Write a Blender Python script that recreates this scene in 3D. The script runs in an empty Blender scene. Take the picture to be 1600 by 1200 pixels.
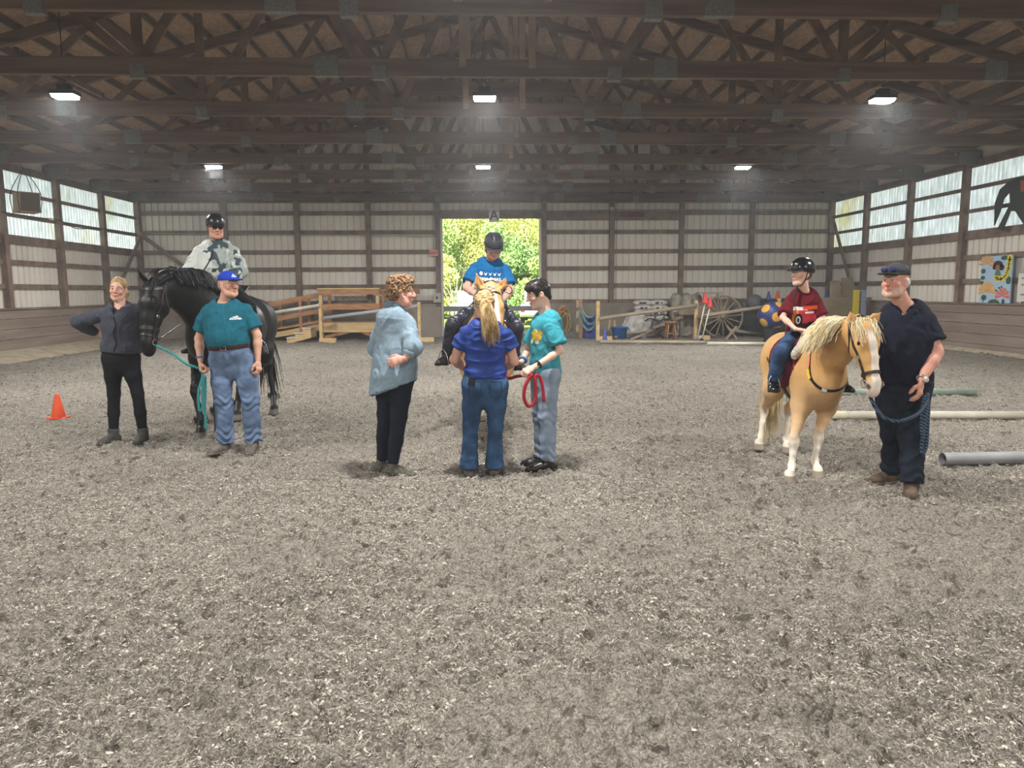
import bpy, math, random
import numpy as np
from mathutils import Vector, Matrix, noise as mnoise
from mathutils.bvhtree import BVHTree
random.seed(7); RNG = np.random.default_rng(7)
SC = bpy.context.scene; COL = SC.collection
QF = 1.0                                   # coarseness of the sculpted surfaces
# ---------------------------------------------------------------- camera, world, sun, lamps' level, exposure
CAM_H, F_PX, PITCH, YAW, ROLL = 1.58, 1149.06, .1259, .0418, -.0056
cd = bpy.data.cameras.new('camera'); cd.lens = 36*F_PX/1600; cd.sensor_width = 36; cd.clip_end = 400
cam = bpy.data.objects.new('camera', cd); COL.objects.link(cam)
cam.matrix_world = (Matrix.Translation((0, 0, CAM_H)) @ Matrix.Rotation(-YAW, 4, 'Z') @ Matrix.Rotation(math.pi/2-PITCH, 4, 'X') @ Matrix.Rotation(ROLL, 4, 'Z'))
SC.camera = cam
SC.view_settings.view_transform = 'Standard'; SC.view_settings.look = 'None'
SC.view_settings.exposure = 0.14; SC.view_settings.gamma = 1.0; SC.view_settings.use_curve_mapping = False
W = bpy.data.worlds.new('sky'); SC.world = W; W.use_nodes = True
_n = W.node_tree.nodes; _sky = _n.new('ShaderNodeTexSky'); _sky.sky_type = 'NISHITA'; _sky.sun_disc = False
_sky.sun_elevation = math.radians(48); _sky.sun_rotation = math.radians(200); _sky.air_density = 1.2
W.node_tree.links.new(_sky.outputs[0], _n['Background'].inputs[0]); _n['Background'].inputs[1].default_value = .16
sd = bpy.data.lights.new('sun', 'SUN'); sd.energy = 14.0; sd.angle = .01; sd.color = (1, .95, .86)
sun = bpy.data.objects.new('sun', sd); COL.objects.link(sun); sun.rotation_euler = (math.radians(42), 0, math.radians(-22))
HAZE = .0030
LAMP_W, LAMP_GLOW, PANEL_GLOW = 250.0, 40.0, .5
LAMP_SPOTS = [(x, y, z) for y, z in ((-.6, 4.62), (5.6, 4.62), (12.25, 4.62), (18.7, 4.6)) for x in (-6.45, .1, 6.6)]
SC.cycles.max_bounces = 8; SC.cycles.diffuse_bounces = 6; SC.cycles.use_denoising = True
SC.cycles.sample_clamp_indirect = 6.0; SC.cycles.caustics_reflective = False; SC.cycles.caustics_refractive = False

# ---------------------------------------------------------------- helpers
def ray(px, py):
    a, b = px-800, py-600; c, s = math.cos(ROLL), math.sin(ROLL)
    x, y = a*c+b*s, -a*s+b*c; xc, uc, d = x/F_PX, -y/F_PX, 1.
    cp, sp = math.cos(PITCH), math.sin(PITCH); yy, Z = d*cp+uc*sp, uc*cp-d*sp
    cy, sy = math.cos(YAW), math.sin(YAW)
    return np.array([xc*cy+yy*sy, -xc*sy+yy*cy, Z])
def at(px, py, Y):                         # the place a picture point has at depth Y
    v = ray(px, py); v = v/v[1]*Y; v[2] += CAM_H; return v
def gr(px, py, z=0.):                      # the place a picture point has on the level z
    v = ray(px, py); return v*((z-CAM_H)/v[2])+np.array([0, 0, CAM_H])
def lin(c):
    if isinstance(c, str): c = [int(c[i:i+2], 16)/255 for i in (0, 2, 4)]
    return tuple(x/12.92 if x <= .04045 else ((x+.055)/1.055)**2.4 for x in c[:3])
def unit(v):
    v = np.asarray(v, float); return v/max(1e-9, np.linalg.norm(v))
V = lambda *a: np.array(a, float)
def mat(name, col, rough=.8, col2=None, scale=8., stretch=(1, 1, 1), bump=0., bscale=None, metal=0., coat=0., attr=None, spec=.3, detail=4., fac=(.35, .65), bdist=.01):
    m = bpy.data.materials.new(name); m.use_nodes = True; nt = m.node_tree; N, L = nt.nodes, nt.links
    b = N['Principled BSDF']; b.inputs['Roughness'].default_value = rough; b.inputs['Metallic'].default_value = metal
    b.inputs['Specular IOR Level'].default_value = spec; b.inputs['Coat Weight'].default_value = coat
    tc = N.new('ShaderNodeTexCoord'); mp = N.new('ShaderNodeMapping'); mp.inputs['Scale'].default_value = stretch
    L.new(tc.outputs['Object'], mp.inputs[0])
    c1 = lin(col); base = None
    if attr:
        a = N.new('ShaderNodeAttribute'); a.attribute_name = attr; base = a.outputs['Color']
    if col2 is not None or base is not None:
        nz = N.new('ShaderNodeTexNoise'); nz.inputs['Scale'].default_value = scale; nz.inputs['Detail'].default_value = detail
        L.new(mp.outputs[0], nz.inputs['Vector'])
        if base is not None:
            mx = N.new('ShaderNodeMix'); mx.data_type = 'RGBA'; mx.blend_type = 'MULTIPLY'; mx.inputs[0].default_value = 1
            rp = N.new('ShaderNodeValToRGB'); rp.color_ramp.elements[0].position, rp.color_ramp.elements[1].position = .3, .7
            v = 1-(col2 if isinstance(col2, float) else .12); rp.color_ramp.elements[0].color = (v, v, v, 1); rp.color_ramp.elements[1].color = (1, 1, 1, 1)
            L.new(nz.outputs[0], rp.inputs[0]); L.new(base, mx.inputs[6]); L.new(rp.outputs[0], mx.inputs[7]); L.new(mx.outputs[2], b.inputs['Base Color'])
        else:
            rp = N.new('ShaderNodeValToRGB'); e = rp.color_ramp.elements
            e[0].position, e[1].position = fac; e[0].color = (*c1, 1); e[1].color = (*lin(col2), 1)
            L.new(nz.outputs[0], rp.inputs[0]); L.new(rp.outputs[0], b.inputs['Base Color'])
    else: b.inputs['Base Color'].default_value = (*c1, 1)
    if bump:
        n2 = N.new('ShaderNodeTexNoise'); n2.inputs['Scale'].default_value = bscale or scale*3; n2.inputs['Detail'].default_value = 3
        bp = N.new('ShaderNodeBump'); bp.inputs['Strength'].default_value = bump; bp.inputs['Distance'].default_value = bdist
        L.new(mp.outputs[0], n2.inputs['Vector']); L.new(n2.outputs[0], bp.inputs['Height']); L.new(bp.outputs[0], b.inputs['Normal'])
    return m
def glow(name, col, e):
    m = bpy.data.materials.new(name); m.use_nodes = True; b = m.node_tree.nodes['Principled BSDF']
    b.inputs['Base Color'].default_value = (*lin(col), 1); b.inputs['Emission Color'].default_value = (*lin(col), 1); b.inputs['Emission Strength'].default_value = e
    return m
def npmesh(name, v, f, m=None, smooth=False, parent=None):
    """links one mesh object from arrays (f: (n,3) or (n,4) array, or a list of index tuples)"""
    me = bpy.data.meshes.new(name); v = np.asarray(v, np.float32)
    if isinstance(f, np.ndarray) and f.ndim == 2:
        k = f.shape[1]; me.vertices.add(len(v)); me.vertices.foreach_set('co', v.ravel())
        me.loops.add(f.size); me.loops.foreach_set('vertex_index', f.ravel().astype(np.int32))
        me.polygons.add(len(f)); me.polygons.foreach_set('loop_start', np.arange(0, f.size, k, dtype=np.int32))
        me.update(calc_edges=True); me.validate()
    else: me.from_pydata([tuple(map(float, x)) for x in v], [], [tuple(x) for x in f]); me.update()
    if smooth: me.polygons.foreach_set('use_smooth', np.ones(len(me.polygons), bool))
    for mm in (m if isinstance(m, (list, tuple)) else [m]):
        if mm: me.materials.append(mm)
    o = bpy.data.objects.new(name, me); COL.objects.link(o)
    if parent is not None: put(o, parent)
    return o
def put(o, parent):                        # child keeps its place in the world
    o.parent = parent; o.matrix_parent_inverse = parent.matrix_basis.inverted()
def tag(o, label=None, cat=None, group=None, kind=None):
    for k, v in (('label', label), ('category', cat), ('group', group), ('kind', kind)):
        if v: o[k] = v
    return o
def empty(name, loc, label=None, cat=None, group=None, kind=None):
    o = bpy.data.objects.new(name, None); COL.objects.link(o); o.location = [float(x) for x in loc]; o.empty_display_size = .1
    return tag(o, label, cat, group, kind)
class MB:
    """collects boxes, bars, tubes and sheets into one mesh"""
    def __init__(s): s.v, s.f, s.sm = [], [], False
    def add(s, v, f):
        b = len(s.v); s.v += [tuple(map(float, x)) for x in v]; s.f += [tuple(b+i for i in q) for q in f]; return s
    def box(s, lo, hi):
        (a, b, c), (d, e, g) = lo, hi
        return s.add([(a,b,c),(d,b,c),(d,e,c),(a,e,c),(a,b,g),(d,b,g),(d,e,g),(a,e,g)], [(0,3,2,1),(4,5,6,7),(0,1,5,4),(1,2,6,5),(2,3,7,6),(3,0,4,7)])
    def bar(s, p, q, w, t, up=(0, 0, 1)):      # a board from p to q, w wide along `up`, t thick across
        p, q = np.asarray(p, float), np.asarray(q, float); d = unit(q-p); sd_ = unit(np.cross(d, up)); u = np.cross(sd_, d)
        o = [sd_*a*t/2+u*b*w/2 for a, b in ((-1,-1),(1,-1),(1,1),(-1,1))]
        return s.add([p+x for x in o]+[q+x for x in o], [(3,2,1,0),(4,5,6,7),(0,1,5,4),(1,2,6,5),(2,3,7,6),(3,0,4,7)])
    def tube(s, pts, r, n=8, cap=True, flat=1.):
        P = [np.asarray(p, float) for p in pts]; m = len(P); R = r if hasattr(r, '__len__') else [r]*m
        vs, up = [], V(.13, .21, .97)
        for i, p in enumerate(P):
            d = unit(P[min(i+1, m-1)]-P[max(i-1, 0)]); a = np.cross(d, up)
            if np.linalg.norm(a) < 1e-3: a = np.cross(d, V(1, 0, 0))
            a = unit(a); b = np.cross(d, a); up = -b if np.dot(-b, up) > 0 else b
            for k in range(n):
                t = 2*math.pi*k/n; vs.append(p+R[i]*(math.cos(t)*a+flat*math.sin(t)*b))
        fs = [(i*n+k, i*n+(k+1) % n, (i+1)*n+(k+1) % n, (i+1)*n+k) for i in range(m-1) for k in range(n)]
        if cap: fs += [tuple(range(n))[::-1], tuple(range((m-1)*n, m*n))]
        return s.add(vs, fs)
    def lathe(s, prof, c, axis=(0, 0, 1), n=20):    # prof: (radius, height) rows
        z = unit(axis); x = unit(np.cross(z, (.3, .9, .1))); y = np.cross(z, x); c = np.asarray(c, float)
        vs = [c+z*h+r*(math.cos(2*math.pi*k/n)*x+math.sin(2*math.pi*k/n)*y) for r, h in prof for k in range(n)]
        fs = [(i*n+k, i*n+(k+1) % n, (i+1)*n+(k+1) % n, (i+1)*n+k) for i in range(len(prof)-1) for k in range(n)]
        fs += [tuple(range(n))[::-1], tuple(range((len(prof)-1)*n, len(prof)*n))]
        return s.add(vs, fs)
    def prism(s, pts, d):                        # outline pts pushed along vector d
        P = [np.asarray(p, float) for p in pts]; n = len(P); d = np.asarray(d, float)
        return s.add(P+[p+d for p in P], [tuple(range(n))[::-1], tuple(range(n, 2*n))]+[(i, (i+1) % n, n+(i+1) % n, n+i) for i in range(n)])
    def ball(s, c, r, n=14, m=8, ax=None):
        c = np.asarray(c, float); r = r if hasattr(r, '__len__') else (r, r, r); A = np.eye(3) if ax is None else np.asarray(ax, float)
        vs = [c+A.T@V(0, 0, r[2])]+[c+A.T@V(r[0]*math.sin(math.pi*i/m)*math.cos(2*math.pi*k/n), r[1]*math.sin(math.pi*i/m)*math.sin(2*math.pi*k/n), r[2]*math.cos(math.pi*i/m)) for i in range(1, m) for k in range(n)]+[c-A.T@V(0, 0, r[2])]
        fs = [(0, 1+k, 1+(k+1) % n) for k in range(n)]+[(1+i*n+k, 1+(i+1)*n+k, 1+(i+1)*n+(k+1) % n, 1+i*n+(k+1) % n) for i in range(m-2) for k in range(n)]
        L_ = len(vs)-1; fs += [(L_, 1+(m-2)*n+(k+1) % n, 1+(m-2)*n+k) for k in range(n)]
        return s.add(vs, fs)
    def build(s, name, m=None, parent=None, smooth=False, bevel=0.):
        o = npmesh(name, s.v, s.f, m, smooth, parent)
        if bevel:
            b = o.modifiers.new('edge', 'BEVEL'); b.width = bevel; b.segments = 2; b.limit_method = 'ANGLE'
        return o
def vnoise(P, seed=0):
    """smooth value noise in 0..1 on an (n,3) array"""
    P = np.asarray(P, np.float64); I = np.floor(P).astype(np.int64); f = P-I; f = f*f*(3-2*f)
    def h(i, j, k):
        x = (i*374761393+j*668265263+k*2147483647+seed*144665) & 0xffffffff
        x = ((x ^ (x >> 13))*1274126177) & 0xffffffff; x = x ^ (x >> 16); return (x & 0xffff)/65535.
    r = 0
    for a in (0, 1):
        for b in (0, 1):
            for c in (0, 1):
                w = (f[:, 0] if a else 1-f[:, 0])*(f[:, 1] if b else 1-f[:, 1])*(f[:, 2] if c else 1-f[:, 2]); r = r+w*h(I[:, 0]+a, I[:, 1]+b, I[:, 2]+c)
    return r
def fbm(P, octs=3, seed=0): return sum(vnoise(np.asarray(P)*2**i, seed+i)/2**i for i in range(octs))/sum(.5**i for i in range(octs))

# ---------------------------------------------------------------- the building
XL, XR, YB, YF, CX = -11.74, 12.56, 26.19, -8.0, .41
HEEL, SLOPE, CHORD = 4.78, .276, 4.65
roof_z = lambda x: HEEL+.34+SLOPE*(min(x-XL, XR-x))
M_siding = mat('siding_steel', 'ece7dc', .55, 'dfd9cd', 1.2, (1, 1, .25), spec=.4)
M_lap = mat('wall_timber', '8d796b', .8, '6d5d53', 3., (1, 1, 1), bump=.2)
M_beam = mat('truss_timber', '7f6a5b', .8, '625044', 2.2, (.25, 4, 4), bump=.15)
M_web = mat('truss_web_timber', '867060', .8, '665444', 2.5, (1, 4, 1), bump=.1)
M_plate = mat('galvanised_plate', '82827c', .6, '6c6d69', 30, metal=.15)
M_kick = mat('kickboard_plank', '94857a', .75, '7d6f64', 1.5, (.6, .35, 3), bump=.1)
M_ply = mat('grey_plywood', '9c9286', .8, '847a6e', 1.3, bump=.1)
M_curb = mat('sandy_curb', 'b9ac97', .9, 'a2957f', 4)
M_lam = mat('translucent_panel', 'dfe8e6', .5)
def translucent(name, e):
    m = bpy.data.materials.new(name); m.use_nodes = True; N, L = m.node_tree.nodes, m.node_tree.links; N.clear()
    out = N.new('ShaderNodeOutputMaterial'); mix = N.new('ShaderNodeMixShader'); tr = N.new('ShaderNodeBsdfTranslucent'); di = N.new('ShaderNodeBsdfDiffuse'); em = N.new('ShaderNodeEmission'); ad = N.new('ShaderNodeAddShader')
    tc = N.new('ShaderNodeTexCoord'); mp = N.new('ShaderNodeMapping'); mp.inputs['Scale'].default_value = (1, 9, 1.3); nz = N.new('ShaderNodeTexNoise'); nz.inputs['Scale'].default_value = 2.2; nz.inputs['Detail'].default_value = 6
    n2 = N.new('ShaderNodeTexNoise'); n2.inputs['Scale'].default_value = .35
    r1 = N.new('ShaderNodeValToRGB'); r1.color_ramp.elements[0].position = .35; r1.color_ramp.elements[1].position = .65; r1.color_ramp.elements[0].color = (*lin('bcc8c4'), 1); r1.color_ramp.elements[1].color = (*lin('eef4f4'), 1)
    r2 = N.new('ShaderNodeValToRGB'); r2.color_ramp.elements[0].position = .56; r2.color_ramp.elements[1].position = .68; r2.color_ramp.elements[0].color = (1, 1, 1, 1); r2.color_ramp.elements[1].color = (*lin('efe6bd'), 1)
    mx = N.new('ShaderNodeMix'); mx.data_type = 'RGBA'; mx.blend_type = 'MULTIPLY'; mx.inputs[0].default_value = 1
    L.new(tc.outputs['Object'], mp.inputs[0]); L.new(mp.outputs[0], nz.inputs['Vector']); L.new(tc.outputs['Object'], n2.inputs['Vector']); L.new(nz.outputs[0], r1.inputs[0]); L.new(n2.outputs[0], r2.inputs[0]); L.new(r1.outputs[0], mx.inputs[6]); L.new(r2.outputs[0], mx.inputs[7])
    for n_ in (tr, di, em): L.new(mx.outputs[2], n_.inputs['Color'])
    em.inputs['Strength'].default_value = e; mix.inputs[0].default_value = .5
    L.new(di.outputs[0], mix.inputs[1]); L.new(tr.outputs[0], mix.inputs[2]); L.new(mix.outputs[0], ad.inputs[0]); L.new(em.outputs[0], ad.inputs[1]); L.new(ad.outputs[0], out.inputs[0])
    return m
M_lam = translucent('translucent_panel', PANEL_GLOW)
# ribbed steel sheet along a wall line
def ribbed(x0, x1, zlo, zhi, fix, along='x', out=1, pitch=.2286):
    """sheet from x0 to x1; zhi may be a function; grooves point to `out`"""
    xs, ys = [x0], [0.]
    x = math.ceil(x0/pitch)*pitch
    while x < x1-.03:
        for dx, dy in ((-.03, 0), (-.019, .05), (.019, .05), (.03, 0)):
            if xs[-1] < x+dx < x1: xs.append(x+dx); ys.append(dy)
        x += pitch
    xs.append(x1); ys.append(0.); vs = []
    for a, b in zip(xs, ys):
        for z in (zlo, zhi(a) if callable(zhi) else zhi): vs.append((a, fix+out*b, z) if along == 'x' else (fix+out*b, a, z))
    fs = [(2*i, 2*i+2, 2*i+3, 2*i+1) for i in range(len(xs)-1)]
    return vs, fs
DX0, DX1, DZ = -1.36, 2.14, 4.08
st = lambda o: tag(o, kind='structure')
mb = MB()
for a in (ribbed(XL, DX0, 0, roof_z, YB), ribbed(DX1, XR, 0, roof_z, YB), ribbed(DX0, DX1, DZ, roof_z, YB)): mb.add(*a)
wall_back = st(mb.build('wall_back', M_siding))
ZB, ZT = 2.975, 4.66
wall_left = st(MB().add(*ribbed(YF, YB, 0, ZB, XL, 'y', -1)).box((XL-.05, YF, ZT), (XL, YB, 5.2)).build('wall_left', M_siding))
wall_right = st(MB().add(*ribbed(YF, YB, 0, ZB, XR, 'y', 1)).box((XR, YF, ZT), (XR+.05, YB, 5.2)).build('wall_right', M_siding))
wall_front = st(MB().add([(XL, YF, 0), (XR, YF, 0), (XR, YF, 5.1), (CX, YF, 8.6), (XL, YF, 5.1)], [(0, 1, 2, 3, 4)]).build('wall_front', M_siding))
# posts, girts
back_posts = [XL+.08, -8.74, -6.29, -3.86, DX0-.1, DX1+.1, 4.63, 7.10, 9.61, XR-.08]
for x in back_posts: MB().box((x-.085, YB-.17, 0), (x+.085, YB-.03, roof_z(x)-.05)).build('post', M_lap, wall_back, bevel=.006)
for z in (4.27, 3.62, 2.95, 2.36, 1.76, 1.2):
    for x0, x1 in ((XL, DX0-.02), (DX1+.02, XR)):
        if z == 4.27 and x0 > 0: x0 = 7.1
        MB().box((x0, YB-.075, z-.07), (x1, YB-.002, z+.07)).build('girt', M_lap, wall_back)
MB().box((DX1, YB-.09, 4.02), (7.1, YB-.002, 4.32)).build('door_header', M_lap, wall_back)
MB().box((DX0-.2, YB-.1, DZ), (DX1+.2, YB-.002, 4.36)).build('door_header', M_lap, wall_back)
MB().box((XL, YB-.11, 4.62), (XR, YB-.002, 4.88)).build('wall_plate', M_beam, wall_back)
for x0, x1 in ((XL, DX0-.2), (DX1+.2, XR)): MB().box((x0, YB-.2, 0), (x1, YB-.12, 1.14)).build('kickboard', M_ply, wall_back)
side_y = [YB-.05-2.44*k for k in range(0, 14)]
for wall, xw, sg in ((wall_left, XL, 1), (wall_right, XR, -1)):
    for y in side_y: MB().box((min(xw+sg*.02, xw+sg*.17), y-.085, 0), (max(xw+sg*.02, xw+sg*.17), y+.085, 5.1)).build('post', M_lap, wall, bevel=.006)
    for z, h in ((1.76, .06), (2.36, .06), (2.93, .11), (3.53, .045), (4.1, .045), (4.7, .09)):
        MB().box((min(xw+sg*.005, xw+sg*.08), YF, z-h), (max(xw+sg*.005, xw+sg*.08), YB, z+h)).build('girt', M_lap, wall)
    kb = MB()
    for i in range(5):
        kb.box((min(xw+sg*(.24-.006*i), xw+sg*.2), YF, .25*i-.034), (max(xw+sg*(.24-.006*i), xw+sg*.2), YB-.1, .206+.25*i))
    kb.build('kickboard', M_kick, wall)
    MB().box((min(xw, xw+sg*.26), YF, 1.185), (max(xw, xw+sg*.26), YB-.1, 1.225)).build('cap_rail', M_lap, wall)
st(MB().prism([(XL+.2, YF, 0), (XL+1.02, YF, 0), (XL+.72, YF, .1), (XL+.2, YF, .22)], (0, YB-YF-.2, 0)).build('baseboard_left', M_curb))
st(MB().prism([(XR-.2, YF, 0), (XR-.42, YF, 0), (XR-.2, YF, .1)], (0, YB-YF-.2, 0)).build('baseboard_right', M_curb))
# translucent panels: one window per bay and side, three panes of height between the girts
nw = 0
for xw, sg, o_ in ((XL, 1, -1), (XR, -1, 1)):
    for k in range(12):
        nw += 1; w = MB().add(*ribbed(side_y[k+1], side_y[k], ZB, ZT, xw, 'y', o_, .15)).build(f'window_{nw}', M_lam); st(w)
# knee braces near the far corners
for p, q, wl in (((XL+.25, YB-2.6, 1.25), (XL+.25, YB-.3, 3.5), wall_left), ((-11.6, YB-.22, 3.6), (-8.9, YB-.22, 1.5), wall_back), ((XR-.25, YB-2.3, 1.25), (XR-.25, YB-.6, 3.9), wall_right)):
    MB().bar(p, q, .13, .04, (1, 0, 0) if wl is wall_back else (0, 0, 1)).build('brace', M_lap, wl)
# roof: two slopes of strand board on purlins
def osb():
    m = bpy.data.materials.new('strand_board'); m.use_nodes = True; N, L = m.node_tree.nodes, m.node_tree.links; b = N['Principled BSDF']; b.inputs['Roughness'].default_value = .8
    tc = N.new('ShaderNodeTexCoord'); mp = N.new('ShaderNodeMapping'); mp.inputs['Scale'].default_value = (9, 3.2, 3); mp.inputs['Rotation'].default_value = (0, 0, .5)
    vo = N.new('ShaderNodeTexVoronoi'); vo.inputs['Scale'].default_value = 3; nz = N.new('ShaderNodeTexNoise'); nz.inputs['Scale'].default_value = 14; nz.inputs['Detail'].default_value = 5
    rp = N.new('ShaderNodeValToRGB'); rp.color_ramp.elements[0].color = (*lin('7c6352'), 1); rp.color_ramp.elements[1].color = (*lin('bb9f86'), 1); rp.color_ramp.elements[1].position = .8
    mx = N.new('ShaderNodeMix'); mx.data_type = 'RGBA'; mx.inputs[0].default_value = .5
    L.new(tc.outputs['Object'], mp.inputs[0]); L.new(mp.outputs[0], vo.inputs['Vector']); L.new(mp.outputs[0], nz.inputs['Vector'])
    L.new(vo.outputs['Color'], mx.inputs[6]); L.new(nz.outputs[0], mx.inputs[7]); L.new(mx.outputs[2], rp.inputs[0]); L.new(rp.outputs[0], b.inputs['Base Color'])
    return m
M_osb = osb(); M_purlin = mat('purlin_timber', '81736a', .8, '6a5d54', 2, (4, .3, 4))
HALF = (XR-XL)/2; RZ = HEEL+.34+SLOPE*HALF
ceiling = st(MB().prism([(XL-.4, YF, HEEL+.34-.11), (CX, YF, RZ), (XR+.4, YF, HEEL+.34-.11), (XR+.4, YF, HEEL+.39-.11), (CX, YF, RZ+.05), (XL-.4, YF, HEEL+.39-.11)], (0, YB-YF+.3, 0)).build('ceiling', M_osb))
for sg in (-1, 1):
    for i in range(21):
        d = .25+i*.6
        if d > HALF: break
        x = CX+sg*(HALF-d); z = HEEL+.34+SLOPE*d-.005
        MB().box((x-.02, YF, z-.145), (x+.02, YB-.02, z)).build('purlin', M_purlin, ceiling)
# roof trusses
ORD = ['nearest', 'second', 'third', 'fourth', 'fifth', 'sixth', 'seventh', 'eighth', 'farthest']
TC = .28
def zt(x): return HEEL+SLOPE*min(x-XL, XR-x)      # underside of a top chord
for k in range(9):
    y = 25.77-2.44*(8-k)
    t = empty('roof_truss', (CX, y, CHORD), f'{ORD[k]} timber roof truss counted from the camera toward the far wall', 'truss', 'timber roof trusses', 'structure')
    MB().box((XL+.02, y-.045, CHORD), (XR-.02, y+.045, CHORD+.24)).build('bottom_chord', M_beam, t, bevel=.004)
    for sg in (-1, 1):
        xe = XL if sg < 0 else XR
        MB().prism([(xe, y-.044, HEEL), (CX, y-.044, HEEL+SLOPE*HALF), (CX, y-.044, HEEL+SLOPE*HALF+.195), (xe, y-.044, HEEL+.195)], (0, .088, 0)).build('top_chord', M_beam, t)
    bn = [TC+s for s in (-11.2, -8.5, -5.1, -1.7, 1.7, 5.1, 8.5, 11.2)]; tn = [TC+s for s in (-10., -6.8, -3.4, 0, 3.4, 6.8, 10.)]
    segs = [(bn[i], tn[i]) for i in range(1, 7)]+[(bn[i+1], tn[i]) for i in range(0, 6)]
    for j, (xb, xt) in enumerate(segs): MB().bar((xb, y, CHORD+.12), (xt, y, zt(xt)+.06), .135, .05, (0, 1, 0) if False else (1, 0, .2)).build('web', M_web, t)
    for s in (-5.1, 5.1):                # short struts up from the nodes
        MB().bar((TC+s, y+.03, CHORD+.15), (TC+s*1.0, y+.03, zt(TC+s)+.05), .14, .04, (1, 0, 0)).build('strut', M_web, t)
    for s in (-.5, .5): MB().bar((TC+s, y-.06, CHORD+.12), (TC+s, y-.06, zt(TC+s)+.1), .1, .038, (1, 0, 0)).build('hanger', mat('pale_lumber', 'a8937c', .8, '8f7a64', 3) if k == 0 and s < 0 else bpy.data.materials['pale_lumber'], t)
    for s in (-8.5, -5.1, -1.7, 1.7, 5.1, 8.5): MB().box((TC+s-.1, y-.052, CHORD-.045), (TC+s+.1, y+.052, CHORD+.15)).build('gusset_plate', M_plate, t)
    for s in (-7.4, -2.45, 2.45, 7.4): MB().box((TC+s-.17, y-.05, CHORD-.005), (TC+s+.17, y+.05, CHORD+.275)).build('splice_plate', M_plate, t)
    for xe, sg in ((XL, 1), (XR, -1)): MB().box((min(xe+sg*.05, xe+sg*.6), y-.05, CHORD+.01), (max(xe+sg*.05, xe+sg*.6), y+.05, CHORD+.3)).build('heel_plate', M_plate, t)
    if k in (1, 2, 4):                                   # level braces in three of the trusses
        zc = {1: 5.42, 2: 5.9, 4: 5.6}[k]
        MB().box((TC-1.7, y-.1, zc), (TC+1.75, y-.06, zc+.28)).build('collar_board', M_beam, t)
        if k == 1:
            for s in (-1, 1): MB().box((TC+s*7.2-1.5, y-.1, zc), (TC+s*7.2+1.4, y-.06, zc+.26)).build('collar_board', M_beam, t)
# lamps
M_house = mat('lamp_housing', '3a3c3e', .5, metal=.3); M_led = glow('lamp_lens', 'f2f8ff', LAMP_GLOW)
nm = {(-1, 12): 'left front', (0, 12): 'middle front', (1, 12): 'right front', (-1, 18): 'left back', (0, 18): 'middle back', (1, 18): 'right back'}
for i, (x, y, z) in enumerate(LAMP_SPOTS):
    sx = -1 if x < -1 else (1 if x > 1 else 0)
    where = nm.get((sx, int(y)))
    lab = f'white LED high bay lamp on the roof trusses, {where} of the six in view' if where else 'white LED high bay lamp on the roof trusses above the camera'
    t = empty('ceiling_lamp', (x, y, z), lab, 'lamp', 'LED lamps under the roof')
    MB().box((x-.19, y-.12, z+.03), (x+.19, y+.12, z+.09)).box((x-.09, y-.07, z+.09), (x+.09, y+.07, z+.19)).build('housing', M_house, t, bevel=.01)
    MB().prism([(x-.175, y-.1, z+.03), (x+.175, y-.1, z+.03), (x+.16, y-.085, z-.012), (x-.16, y-.085, z-.012)], (0, .19, 0)).build('lens', M_led, t)
    MB().bar((x, y, z+.19), (x, y, zt(x)+.1), .012, .012, (1, 0, 0)).build('hanging_rod', M_house, t)
    MB().bar((x, y-1.22, CHORD+.3), (x, y+1.22, CHORD+.3), .09, .04).build('mounting_board', M_web, t)
    ld = bpy.data.lights.new('lamp_light', 'AREA'); ld.shape = 'RECTANGLE'; ld.size, ld.size_y = .34, .2; ld.energy = LAMP_W; ld.color = (1., .988, .965)
    lo = bpy.data.objects.new('lamp_light', ld); COL.objects.link(lo); lo.location = (x, y, z-.03); lo.parent = None; put(lo, t)
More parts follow.
